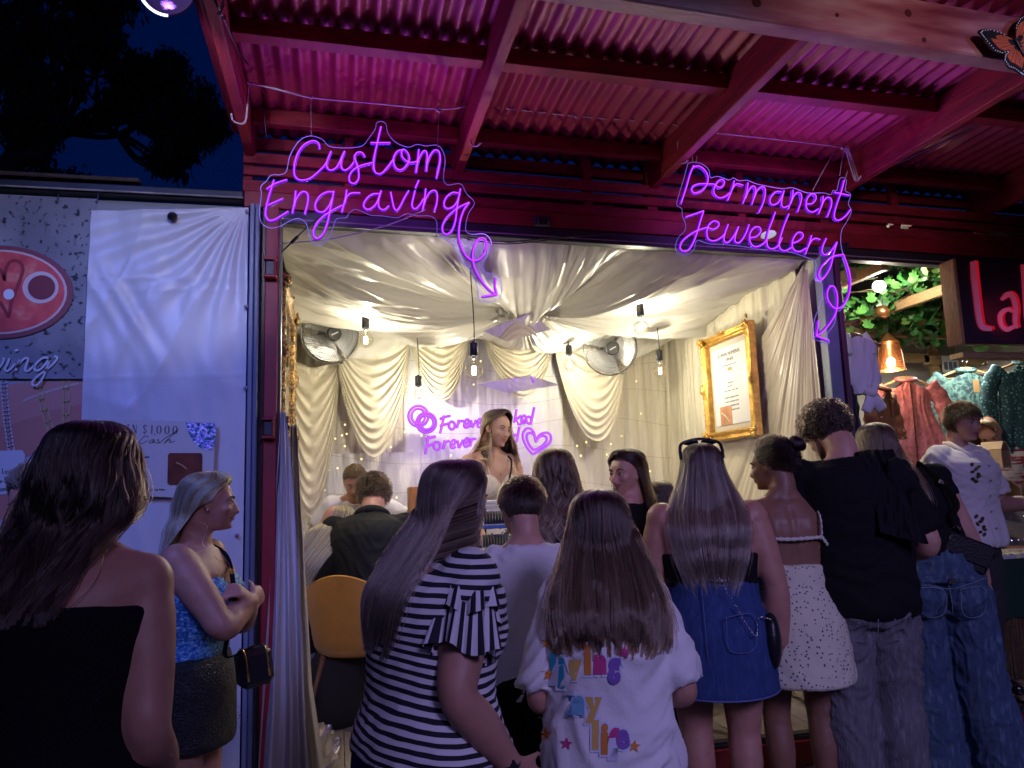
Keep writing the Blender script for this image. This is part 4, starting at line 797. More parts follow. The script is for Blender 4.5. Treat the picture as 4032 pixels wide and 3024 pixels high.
# fairy lights
fy = thing('fairy_lights', 'warm fairy lights scattered over the white rear curtains', 'fairy lights', (1.1, 5.75, .8)); b = MB(); rg = np.random.default_rng(11)
for k in range(95):
    x = rg.uniform(-.2, 2.6); z = rg.uniform(.9, 2.45); ellipsoid(b, (x, 5.745 - .03 * (rg.random() < .4), z), (.0048, .0048, .006), 7, 5)
b.build('bulb', emis('fairy_glow', (1.0, .85, .25), 4.5), fy, kind='stuff')
b = MB()
for k in range(7): 
    xs_ = np.linspace(-.25, 2.6, 60); z = 2.35 - k * .22 + .06 * np.sin(xs_ * 3 + k); tube(b, np.stack([xs_, 5.762 + 0 * xs_, z], 1), .0011, 4, cap=False)
b.build('wire', mat('fairy_wire', (.35, .3, .2), .5), fy)
# pendant bulbs
filam = emis('filament_glow', (1.0, .88, .55), 34); glassb = thin('bulb_glass', (1, .98, .85), .80, .08, (1, .99, .93)); _n = glassb.node_tree.nodes; _lw = _n.new('ShaderNodeLayerWeight'); _lw.inputs[0].default_value = .35; glassb.node_tree.links.new(_lw.outputs['Facing'], [q for q in _n if q.type == 'MIX_SHADER'][0].inputs[0])
def pendant(label, x, y, Y, r, top):
    c = at(x, y, Y); t = thing('pendant_bulb', label, 'light bulb', tuple(c), 'pendant filament bulbs under the ceiling cloth')
    tz = at(x, top, Y)[2]; zs = c[2] + r * 1.55
    b = MB(); n = 8; zz = np.linspace(tz, zs + .075, n); tube(b, np.stack([c[0] + .006 * np.sin(zz * 9), c[1] + 0 * zz, zz], 1), .0032, 6); b.build('cord', black_plastic, t, smooth=True)
    b = MB(); lathe(b, [(.0, .083), (.009, .08), (.009, .074), (.022, .072), (.0235, .068), (.0235, .004), (.021, 0), (0, 0)], (c[0], c[1], zs), 20); b.build('socket', black_plastic, t, smooth=True, flat_over=40)
    b = MB(); lathe(b, [(.012, .0), (.0125, -.015), (0, -.016)], (c[0], c[1], zs), 12); b.build('screw_cap', chrome, t, smooth=True)
    b = MB(); th = np.linspace(0, math.pi * .93, 16); lathe(b, [(.0, -r)] + [(r * math.sin(q), -r * math.cos(q)) for q in th[1:]] + [(.013, r * 1.25), (.013, r * 1.5)], c, 24, cap=False); b.build('glass_globe', glassb, t, smooth=True)
    b = MB()
    for k in range(4):
        a = k * math.pi / 2 + .4; dx, dy = r * .17 * math.cos(a), r * .17 * math.sin(a); tube(b, [c + V(dx, dy, -r * .42), c + V(dx * 1.1, dy * 1.1, 0), c + V(dx, dy, r * .48)], r * .06, 7)
    b.build('filament', filam, t, smooth=True)
    light('pendant_light', 'POINT', tuple(c), 23, (1.0, .93, .74), size=.008)
for a in (('filament bulb on a short cord left, in front of the left fan', 790, 735, 4.75, .047, 672), ('largest filament bulb on the longest cord, left of centre', 1024, 801, 3.95, .049, 535), ('smallest filament bulb hanging right above the neon rings', 904, 851, 5.40, .036, 725),
          ('filament bulb on a mid cord beside the left edge of the right fan', 1230, 788, 5.3, .046, 718), ('highest filament bulb, short cord, right of centre', 1385, 708, 4.3, .047, 625), ('filament bulb at the right, on a cord before the cream curtain', 1426, 802, 4.85, .046, 705)): pendant(*a)
# fans
def fan(label, x, y, Y, aim):
    c = at(x, y, Y); R = orient(np.array(aim, float)); t = thing('wall_fan', label, 'fan', tuple(c), 'round metal fans high in the rear corners'); Rad = .205
    tf = lambda q: np.asarray(q) @ R.T + c
    wire = mat('fan_wire', (.16, .155, .16), .4, metal=.8)
    b = MB(); prof = lambda s: .085 * (1 - (s ** 2.4)) 
    for k in range(64):
        a = k * 2 * math.pi / 64; s = np.linspace(.2, 1, 7); sw = a + .5 * (1 - s); tube(b, tf(np.stack([Rad * s * np.cos(sw), Rad * s * np.sin(sw), prof(s)], 1)), .0011, 4)
    for s in (.25, .5, .72, .88, 1.0):
        a = np.linspace(0, 2 * math.pi, 49); tube(b, tf(np.stack([Rad * s * np.cos(a), Rad * s * np.sin(a), 0 * a + prof(s)], 1)), .0015 if s < 1 else .005, 5, cap=False)
    b.build('front_cage', wire, t, smooth=True)
    b = MB()
    for k in range(48):
        a = k * 2 * math.pi / 48; s = np.linspace(.2, 1, 5); tube(b, tf(np.stack([Rad * s * np.cos(a), Rad * s * np.sin(a), -prof(s) - .01], 1)), .0012, 4)
    b.build('rear_cage', wire, t, smooth=True)
    b = MB(); lathe(b, [(0, .100), (.042, .098), (.050, .09), (.050, .078), (0, .078)], c, 24, R); hub = b.build('hub', black_plastic, t, smooth=True, flat_over=40)
    b = MB(); box(b, tf((0, 0, .1005)), (.052, .008, .002), R @ np.array(Matrix.Rotation(.5, 3, 'Z'))); b.build('badge', mat('badge_silver', (.7, .7, .7), .3), hub)
    bl = mat('fan_blade', (.34, .34, .35), .36, metal=.75)
    for k in range(3):
        P = []
        for s in np.linspace(.18, .93, 9):
            for w_ in np.linspace(-1, 1, 9):
                a = k * 2 * math.pi / 3 + w_ * (.92 - .05 * s); P.append((Rad * s * math.cos(a), Rad * s * math.sin(a), .012 + w_ * .022 * (1 - .4 * s)))
        b = MB(); grid(b, tf(np.array(P)).reshape(9, 9, 3)); b.build('blade', bl, t, smooth=True)
    b = MB(); lathe(b, [(0, -.02), (.05, -.02), (.06, -.08), (.045, -.15), (0, -.16)], c, 16, R); tube(b, [tf((0, 0, -.14)), tf((0, 0, -.14)) + V(0, .16, -.04)], .018, 8); b.build('motor', dark_steel, t, smooth=True)
    b = MB(); p = tf((.09, -.19, -.01)); box(b, p, (.03, .02, .02), R, ch=.004); b.build('clip', black_plastic, t)
fan('left round metal fan partly behind the ceiling cloth, in the left corner', 713, 722, 5.42, (.35, -1, -.15))
fan('right round metal fan with a violet reflection, right of centre', 1318, 752, 5.42, (-.15, -1, -.2))
# gilt frames
def frame_thing(label, P00, P10, P11, P01, nrm, wd, dp, m, content=None):
    t = thing('picture_frame', label, 'picture frame', tuple((np.array(P00) + P11) / 2)); C4 = [np.array(p, float) for p in (P00, P10, P11, P01)]; nrm = np.array(nrm, float); cen = sum(C4) / 4
    for k in range(4):
        p, q = C4[k], C4[(k + 1) % 4]; n_ = 42; d = (q - p) / np.linalg.norm(q - p); inn = np.cross(nrm, d); inn *= np.sign(inn @ (cen - p)); rings = []
        prof = [(0, 0), (0, .6), (.10, 1.0), (.25, .85), (.4, .55), (.6, .6), (.8, .95), (.9, .8), (1, .5), (1, 0)]
        for j in range(n_ + 1):
            f = j / n_; s = p + (q - p) * f; mit = np.clip(min(f, 1 - f) * np.linalg.norm(q - p) / wd, 0, 1)
            orn = 1 + .10 * math.sin(f * 150) + .5 * math.exp(-((f - .5) / .05) ** 2) + .5 * math.exp(-(min(f, 1 - f) / .06) ** 2)
            rings.append([s + d * 0 + inn * a_ * wd - inn * (.10 * wd * (orn - 1) if a_ < .3 else 0) + d * (a_ * wd if f == 0 else (-a_ * wd if f == 1 else 0)) + nrm * h_ * dp * (orn if .05 < a_ < .5 else 1) for a_, h_ in prof])
        rings = np.array(rings)
        for j in range(n_ + 1):
            for i_, (a_, h_) in enumerate(prof):
                L = np.linalg.norm(q - p); pos = (rings[j, i_] - p) @ d; pos2 = np.clip(pos, a_ * wd, L - a_ * wd); rings[j, i_] += d * (pos2 - pos)
        b = MB(); loft(b, rings, cap=False, closed=False); b.build('frame_side', m, t, smooth=True)
        if True:
            b = MB(); rg = np.random.default_rng(k)
            for _ in range(16):
                o_ = p + d * rg.normal() * .018 + inn * rg.normal() * .014 + nrm * (dp * 1.0 + rg.random() * .012) + (d + inn) * wd * .35; ellipsoid(b, o_, tuple(rg.uniform(.007, .016, 3)), 7, 5)
            b.build('corner_ornament', m, t, smooth=True)
    return t, C4
Xr = 2.555; c4 = [atX(1522, 728, Xr), atX(1637, 690, Xr), atX(1641, 952, Xr), atX(1541, 950, Xr)]
for p in c4: p[0] = Xr
yn, yf = (c4[1][1] + c4[2][1]) / 2, (c4[0][1] + c4[3][1]) / 2
fr_t, fc = frame_thing('gilt framed Roman numeral chart on the cream right wall', (Xr, yf, 2.425), (Xr, yn, 2.425), (Xr, yn, 1.70), (Xr, yf, 1.70), (-1, 0, 0), .062, .05, gold)
b = MB(); box(b, (Xr + .0, (yn + yf) / 2, 2.06), (.012, abs(yf - yn) - .05, .67)); b.build('mount', mat('cream_mount', (.55, .47, .36), .6), fr_t)
pw0, pw1, pz0, pz1 = yf - .095, yn + .095, 1.80, 2.325
b = MB(); box(b, (Xr - .008, (pw0 + pw1) / 2, (pz0 + pz1) / 2), (.004, abs(pw0 - pw1), pz1 - pz0)); b.build('chart', mat('chart_paper', (.72, .70, .69), .35), fr_t)
rotx = (math.pi / 2, 0, -math.pi / 2); ym = (pw0 + pw1) / 2; ch_ink = mat('chart_ink', (.16, .14, .13), .6); xw = Xr - .0115
for s, z, sz in (('ROMAN NUMERAL', 2.262, .036), ('CIPHER', 2.222, .036), ('find the date you want to engrave', 2.195, .013), ('Birthday Date', 2.075, .014), ('using numbers I to X', 2.052, .011), ('XII  III  MMX    VIII  II  MMI', 2.02, .016)):
    text_obj(s, 'chart_lettering', sz, (xw, ym, z), ch_ink, fr_t, rotx, align='CENTER', off=-.0002)
for k in range(4): text_obj('I II III IV V VI VII VIII IX X XI XII'[k * 0:], 'chart_lettering', .0135, (xw, ym, 1.975 - k * .028), ch_ink, fr_t, rotx, align='CENTER')
b = MB(); box(b, (xw, ym, 2.17), (.002, .05, .022)); b.build('gold_label', mat('chart_olive', (.35, .27, .06), .5), fr_t)
for z in (2.145, 2.1):
    b = MB(); box(b, (xw + .001, ym, z), (.002, .36, .0015)); b.build('rule', ch_ink, fr_t)
b = MB(); box(b, (xw, ym + .09, 1.865), (.002, .155, .125)); b.build('printed_photo', mat('chart_photo', (.50, .24, .13), .4, var=(9, .25)), fr_t)
b = MB(); tube(b, [(xw - .002, ym + .15, 1.89), (xw - .002, ym + .1, 1.865), (xw - .002, ym + .04, 1.815)], .004, 5); b.build('printed_bracelet', mat('chart_brac', (.75, .6, .4), .4), fr_t)
Xl = -.292; dkgold = mat('antique_gold', (.36, .20, .05), .42, metal=.55, ramp=(60, [(.40, (.03, .015, .01)), (.52, (.22, .115, .03)), (.66, (.5, .30, .09))]), bump=(70, .8))
fl_t, _ = frame_thing('dark antique gilt frame edge-on against the left wall', (Xl, 3.86, 2.52), (Xl, 4.85, 2.52), (Xl, 4.85, 1.72), (Xl, 3.86, 1.72), (1, 0, 0), .10, .036, dkgold)
b = MB(); box(b, (Xl + .01, 4.355, 2.12), (.01, .8, .62)); b.build('mirror_glass', mat('mirror_glass', (.6, .6, .6), .05, metal=1), fl_t)
# clear hanging plates
def plate(label, pts, Z, name='acrylic_plate'):
    P = []
    for x, y in pts:
        v_ = RC @ np.array([x * SPX - IW / 2, y * SPX - IH / 2, FPX]); P.append(CAM + v_ * ((Z - CAM[2]) / v_[2]))
    P = np.array(P); t = thing(name, label, 'acrylic plate', tuple(P.mean(0))); b = MB(); b.add(np.vstack([P, P + V(0, 0, .005)]), [(0, 1, 2, 3), (7, 6, 5, 4), (0, 4, 5, 1), (1, 5, 6, 2), (2, 6, 7, 3), (3, 7, 4, 0)])
    b.build('plate', thin('mirror_acrylic', (.85, .8, 1), .35, .02, (.9, .88, .98)), t)
    b = MB()
    for p in P: tube(b, [p, (p + V(G[0], G[1], 2.66)) / 2 * V(1, 1, 1) + (p - V(G[0], G[1], 2.66)) * .15, V(p[0] * .6 + G[0] * .4, p[1] * .6 + G[1] * .4, 2.62)], .0012, 4)
    b.build('line', thin('fishing_line', (1, 1, 1), .6, .1), t)
plate('clear hanging plate mirroring the heart, above the rear neon words', [(1031, 830), (1144, 812), (1207, 832), (1099, 849)], 2.11)
plate('higher clear hanging plate under the ceiling rosette', [(1045, 716), (1143, 678), (1190, 712), (1095, 738)], 2.40)

# work counter, cabinet, displays
wt = mat('white_laminate', (.66, .65, .63), .35)
cn2 = thing('counter', 'white counter in front of the smiling woman', 'counter', (1.5, 4.35, .145))
b = MB(); box(b, (1.55, 4.42, 1.035), (1.55, .45, .03), ch=.004); b.build('top', wt, cn2)
b = MB(); box(b, (1.55, 4.28, .58), (1.47, .02, .87)); box(b, (.83, 4.45, .58), (.02, .36, .87)); b.build('front_panel', wt, cn2)
b = MB()
for x in (.9, 1.4, 1.9, 2.25): box(b, (x, 4.45, .15), (.04, .3, .02))
b.build('foot', black_plastic, cn2)
tb = thing('work_table', 'white work table where the bent man in white engraves', 'table', (.2, 4.8, .145))
b = MB(); box(b, (.22, 4.83, .93), (1.0, .5, .03), ch=.004); b.build('top', wt, tb)
for x in (-.24, .68):
    for y in (4.62, 5.04): b = MB(); box(b, (x, y, .53), (.04, .04, .77)); b.build('leg', dark_steel, tb)
cab = thing('wooden_cabinet', 'orange wooden cabinet with a slightly open front, on the work table', 'cabinet', (.55, 4.7, .945)); p = at(912, 1100, 4.62); ow = mat('orange_ply', (.50, .20, .03), .45, var=(6, .2), stretch=(6, 6, 1))
b = MB(); box(b, (p[0] + .06, 4.72, 1.20), (.26, .2, .5), ch=.004); b.build('body', ow, cab)
b = MB(); box(b, (p[0] + .0, 4.612, 1.29), (.14, .012, .26), ch=.003); b.build('door', ow, cab); b = MB(); box(b, (p[0] + .0, 4.612, 1.08), (.14, .012, .14), ch=.003); b.build('drawer', ow, cab)
b = MB(); tube(b, [at(888, 1142, 4.6), at(893, 1131, 4.58), at(897, 1118, 4.56)], .006, 7); tube(b, [at(880, 1140, 4.6), at(884, 1150, 4.6), at(886, 1165, 4.6)], .008, 7); b.build('tool_arm', black_plastic, None, label='small black tool arm on the table beside the orange cabinet', cat='tool')
jv = mat('black_velvet', (.012, .012, .018), .9, sheen=.4)
for k, (x, y, lab) in enumerate(((1074, 1118, 'upper black velvet roll of fine silver chains beside the boy'), (1071, 1168, 'lower black velvet roll of fine silver chains beside the boy'))):
    p = at(x, y, 4.33); t = thing('chain_display', lab, 'jewellery display', tuple(p), 'velvet rolls on the counter'); b = MB(); tube(b, [p + V(-.075, 0, 0), p + V(0, 0, 0), p + V(.075, 0, 0)], .036, 16); b.build('roll', jv, t, smooth=True)
    b = MB(); box(b, p + V(0, .01, -.05), (.17, .09, .02), ch=.003); b.build('base', mat('blue_base', (.03, .10, .4), .4) if k == 0 else wt, t)
    b = MB()
    for q in range(9):
        xx_ = -.066 + q * .0165; a = np.linspace(-2.2, 1.3, 12); tube(b, np.stack([p[0] + xx_ + 0 * a, p[1] - .0375 * np.cos(a), p[2] - .0375 * np.sin(a)], 1), .0012, 4); tube(b, [p + V(xx_, -.02, -.03), p + V(xx_ + .002, -.024, -.06), p + V(xx_, -.024, -.085)], .0012, 4)
    b.build('chain', chrome, t)
st = thing('tray_stack', 'stack of pale trays on the counter behind the boy', 'trays', at(1068, 1095, 4.42)); pz = at(1068, 1095, 4.42)
for k in range(4): b = MB(); box(b, pz + V(.0, .0, .03 - k * .028), (.2 - .0 * k, .12, .018), ch=.003); b.build('tray', mat('tray_%d' % (k % 2), ((.6, .58, .55), (.45, .43, .42))[k % 2], .4), st)
# mustard velvet chair
ch = thing('velvet_chair', 'mustard velvet shell chair with thin dark wooden legs', 'chair', (0, 0, 0), local=True)
vel = mat('mustard_velvet', (.44, .205, .03), .8, sheen=.5, var=(7, .14), bump=(120, .1))
a = np.linspace(-1.45, 1.45, 40); zz = np.linspace(0, 1, 16); A_, Z_ = np.meshgrid(a, zz, indexing='ij'); top = .43 - .22 * np.clip(np.abs(A_) / 1.45, 0, 1) ** 1.9; rad = .215 + .045 * Z_ + .015 * np.abs(A_) - .10 * np.clip(.16 - Z_, 0, 1) ** 1.2 * 3
def shell(off): r_ = rad + off; return np.stack([np.sin(A_) * r_, -np.cos(A_) * r_ * .95, .40 + Z_ * top + off * .5], -1)
b = MB(); grid(b, shell(.012)); grid(b, shell(-.018)[:, ::-1]); Pt = shell(.012)[:, -1]; Pi = shell(-.018)[:, -1]; grid(b, np.stack([Pt, Pi], 1)); b.build('backrest', vel, ch, smooth=True, flat_over=60)
b = MB(); tube(b, (Pt + Pi) / 2 + V(0, 0, .004), .010, 7); b.build('piping', mat('velvet_piping', (.56, .29, .05), .7), ch, smooth=True)
b = MB(); ellipsoid(b, (0, .03, .43), (.235, .235, .055), 28, 10); b.build('seat', vel, ch, smooth=True)
wood_leg = mat('dark_wood_leg', (.20, .10, .055), .45)
for sx in (-1, 1):
    for sy in (-1, 1): b = MB(); tube(b, [(sx * .13, sy * .13, .40), (sx * .17, sy * .17, .2), (sx * .215, sy * .215, 0)], [.017, .014, .010], 8); b.build('leg', wood_leg, ch, smooth=True)
ch.location = (.085, 4.60, .145); ch.rotation_euler = (0, 0, math.radians(-22)); ch.scale = (1.0, 1.0, 1.0)
bs = thing('pouf', 'low dark upholstered pouf under the leaning blonde woman', 'pouf', (-.08, 4.5, .145)); b = MB(); lathe(b, [(0, .46), (.17, .455), (.2, .43), (.205, .1), (.19, .0), (0, 0)], (-.06, 4.72, .145), 28); b.build('seat', mat('dark_fabric', (.02, .018, .022), .9, bump=(80, .3)), bs, smooth=True)

# ================================================================== THE CLOTHES STALL AT THE RIGHT
pm = [pine, mat('grey_pine', (.33, .22, .12), .65, var=(10, .3), bump=(50, .3), stretch=(6, 1, 6))]
cb = thing('ceiling_battens', 'pine battens under the ivy covered ceiling of the clothes stall', 'battens', (3.8, 4.6, 2.6))
for X, Z in ((2.92, 2.60), (3.14, 2.66), (3.86, 2.62), (4.42, 2.62), (4.95, 2.62)):
    b = MB(); beam(b, (X, 3.80, Z), (X, 5.98, Z), .045, .07, ch=.004); b.build('batten', pine, cb)
b = MB(); beam(b, (2.75, 5.2, 2.585), (5.5, 5.2, 2.53), .045, .06); b.build('batten', pm[1], cb)
# ivy
_bc = at(1899, 618, 4.2)
iv = thing('artificial_ivy', 'mass of green artificial ivy hung under the clothes stall ceiling', 'ivy', (3.8, 4.6, 2.6)); rg = np.random.default_rng(5)
lobes = [(0, -.5), (.30, -.42), (.52, -.10), (.30, .02), (.36, .38), (.10, .28), (0, .62), (-.10, .28), (-.36, .38), (-.30, .02), (-.52, -.10), (-.30, -.42)]
lv = np.array([(x, y, -.10 * abs(x) - .12 * y * y) for x, y in lobes] + [(0, 0, .03)])
lf = [(12, i, (i + 1) % 12) for i in range(12)]
ivm = [mat('ivy_leaf_%d' % k, c, .42, spec=.5, var=(9, .25)) for k, c in enumerate(((.05, .20, .045), (.09, .28, .06), (.03, .12, .035), (.17, .36, .07)))]
lsrc = []
for k in range(4):
    me = bpy.data.meshes.new('ivy_leaf'); me.from_pydata(lv.tolist(), [], lf); me.materials.append(ivm[k]); lsrc.append(me)
def ivy_pos():
    while True:
        x, y = rg.uniform(2.8, 5.2), 3.82 + 2.0 * rg.random() ** 1.25
        if y < 4.5: return x, y, 2.725 - abs(rg.normal()) * .018
        return x, y, 2.69 - abs(rg.normal()) * .075 - .05 * max(0, math.sin(x * 4 + y * 3))
leaves = []
for k in range(2300):
    x, y, z = ivy_pos()
    if math.hypot(x - _bc[0], (y - _bc[1]) * .5) < .15: continue
    leaves.append((x, y, z, rg.uniform(.055, .095), rg.uniform(0, 6.28), rg.uniform(.5, 1.5), rg.choice(4, p=[.4, .3, .2, .1])))
leaves.sort(key=lambda q: q[1])
for k, (x, y, z, s, a, tl, mi) in enumerate(leaves[:280]):
    o = bpy.data.objects.new('ivy_leaf', lsrc[mi]); COL.objects.link(o); o.parent = iv; o.matrix_parent_inverse = PINV[iv.name]; o.location = (x, y, z); o.scale = (s, s, s); o.rotation_euler = (tl, rg.uniform(-.5, .5), a)
for mi in range(4):
    b = MB()
    for (x, y, z, s, a, tl, m_) in leaves[280:]:
        if m_ != mi: continue
        R = np.array(Matrix.Rotation(a, 3, 'Z') @ Matrix.Rotation(tl, 3, 'X')); b.add(lv * s @ R.T + V(x, y, z), lf)
    b.build('ivy_foliage', ivm[mi], iv, kind='stuff')
b = MB()
for k in range(26):
    x, y = rg.uniform(2.85, 5), rg.uniform(3.85, 5.7); P = [V(x, y, 2.68)]
    for q in range(5): P.append(P[-1] + V(rg.normal() * .12, rg.normal() * .12, rg.normal() * .02))
    tube(b, spline(P, 4), .003, 5)
b.build('stem', mat('ivy_stem', (.06, .05, .02), .7), iv)
# bare bulb
c = at(1899, 618, 4.2); t = thing('pendant_bulb', 'bare white glowing bulb hanging in the ivy of the clothes stall', 'light bulb', tuple(c)); b = MB(); ellipsoid(b, c, (.04, .04, .038), 18, 12); b.build('globe', emis('bare_bulb', (1, .93, .82), 14), t, smooth=True)
b = MB(); lathe(b, [(0, .105), (.016, .10), (.019, .04), (.026, .03), (0, .03)], c, 14); b.build('socket', dark_steel, t, smooth=True); b = MB(); tube(b, [c + V(0, 0, .1), c + V(0, .02, .2)], .004, 5); b.build('cord', black_plastic, t)
light('bare_bulb_light', 'POINT', tuple(c + V(0, 0, -.06)), 26, (1.0, .90, .74), size=.04)
light('stall_strip_light', 'AREA', (4.6, 4.9, 2.40), 13, (1.0, .93, .82), aim=(4.6, 5.2, 0), size=.6, size_y=.1)  # unseen area light brightening the clothes stall, no fixture
# copper pendants
cop = mat('copper', (.55, .24, .10), .35, metal=.9, var=(14, .2), bump=(60, .2))
t = thing('copper_pendant', 'small closed copper pendant above the punched copper lampshade', 'pendant', at(1908, 672, 4.5)); c = at(1908, 672, 4.5); b = MB(); lathe(b, [(0, .04), (.012, .04), (.045, .015), (.052, -.01), (.04, -.035), (0, -.045)], c, 20, orient((.5, -.2, .8))); b.build('dome', cop, t, smooth=True); b = MB(); tube(b, [c + V(0, 0, .03), c + V(-.01, 0, .2)], .004, 5); b.build('cord', black_plastic, t)
def hole_mat():
    m = bpy.data.materials.new('punched_copper'); m.use_nodes = True; n = m.node_tree.nodes; l = m.node_tree.links; p = n['Principled BSDF']; p.inputs['Base Color'].default_value = (.55, .24, .10, 1); p.inputs['Metallic'].default_value = .85; p.inputs['Roughness'].default_value = .35
    def mth(op, a=None, b=None, va=0, vb=0):
        q = n.new('ShaderNodeMath'); q.operation = op; q.inputs[0].default_value = va; q.inputs[1].default_value = vb
        if a: l.new(a, q.inputs[0])
        if b: l.new(b, q.inputs[1])
        return q.outputs[0]
    A = n.new('ShaderNodeAttribute'); A.attribute_name = 'u'; B = n.new('ShaderNodeAttribute'); B.attribute_name = 'v'
    vv = mth('MULTIPLY', B.outputs['Fac'], None, vb=16); fl_ = mth('FLOOR', vv); od = mth('MULTIPLY', mth('MODULO', fl_, None, vb=2), None, vb=.5)
    uu = mth('ADD', mth('MULTIPLY', A.outputs['Fac'], None, vb=44), od); fu = mth('SUBTRACT', mth('FRACT', uu), None, vb=.5); fv = mth('SUBTRACT', mth('FRACT', vv), None, vb=.5)
    d = mth('ADD', mth('MULTIPLY', fu, fu), mth('MULTIPLY', fv, fv)); g_ = mth('GREATER_THAN', d, None, vb=.10); l.new(g_, p.inputs['Alpha']); return m
t = thing('copper_lampshade', 'glowing punched copper lampshade over the pink satin blouse', 'lampshade', at(1927, 760, 4.6)); c = at(1926, 800, 4.6)
n = 48; a = np.linspace(0, 2 * math.pi, n + 1); prof = [(.088, 0), (.086, .03), (.080, .09), (.072, .16), (.066, .20)]
P = np.array([[(r * math.cos(q) + c[0], r * math.sin(q) + c[1], c[2] + z) for q in a] for r, z in prof]); b = MB(); grid(b, P); o = b.build('shade', hole_mat(), t, smooth=True)
set_attr(o, 'u', np.tile(a / (2 * math.pi), len(prof))); set_attr(o, 'v', np.repeat([z / .2 for r, z in prof], n + 1))
b = MB(); lathe(b, [(.068, .198), (.05, .215), (.012, .262), (0, .262)], c, 24, cap=False); b.build('cap', cop, t, smooth=True)
b = MB(); ellipsoid(b, c + V(0, 0, .055), (.03, .03, .04), 14, 10); b.build('bulb', emis('shade_bulb', (1, .75, .45), 22), t, smooth=True); light('lampshade_light', 'POINT', tuple(c + V(0, 0, .0)), 5, (1, .72, .42), size=.03)
b = MB(); tube(b, [c + V(0, 0, .26), c + V(0, 0, .45)], .004, 5); b.build('cord', black_plastic, t)
# wall timbers
tm = thing('timber_framing', 'pine studs and rails fixed to the white rear wall of the clothes stall', 'framing', (4.5, 5.9, .2))
for (x0, y0, x1, y1, Y, w_) in ((2006, 745, 2030, 960, 5.75, .075), (2175, 790, 2185, 960, 5.8, .06)):
    p, q = at(x0 + 8, y0, Y), at(x0 + 8, y1, Y); q[0] = p[0]; q[2] = .15; b = MB(); beam(b, q, p, w_, .05, up=(0, 1, 0)); b.build('stud', pine, tm)
for y, x0, x1 in ((778, 1995, 2330), (772, 1830, 2005), (875, 1960, 2030)):
    p = at(x0, y, 5.70); q = at(x1, y, 5.70); q[2] = p[2]; b = MB(); beam(b, p, q, .03, .085); b.build('rail', pm[1] if y == 875 else pine, tm)
b = MB(); 
for k in range(26):
    x = 2.9 + k * .11; box(b, (x, 5.93, .62), (.1, .015, .95), ch=.003)
b.build('wall_board', mat('dark_boards', (.09, .075, .065), .8, var=(8, .3)), tm, kind='stuff')
b = MB(); P = spline(np.array([at(1830 + 0, 705, 5.5), at(1960, 735, 5.6), at(1985, 752, 5.6), at(2010, 748, 5.6), at(2040, 730, 5.6), at(2075, 720, 5.6)]), 6); tube(b, P, .006, 6); box(b, at(2052, 722, 5.58), (.16, .04, .05), orient((.8, 0, .35))[:, [2, 1, 0]], ch=.01); b.build('cable', white_paint, None, smooth=True, label='white flex and plug block looping along the clothes stall wall', cat='cable')
b = MB(); p = at(2053, 787, 5.66); box(b, p, (.17, .004, .15)); t = thing('price_card', 'small white card with a photo of three shirts on the rear rail', 'card', tuple(p)); b.build('card', white_paint, t)
b = MB(); 
for k, cc in enumerate((-.05, 0, .045)): box(b, p + V(cc, -.003, -.015), (.035, .002, .07))
b.build('printed_shirts', mat('card_print', (.12, .14, .2), .5), t)
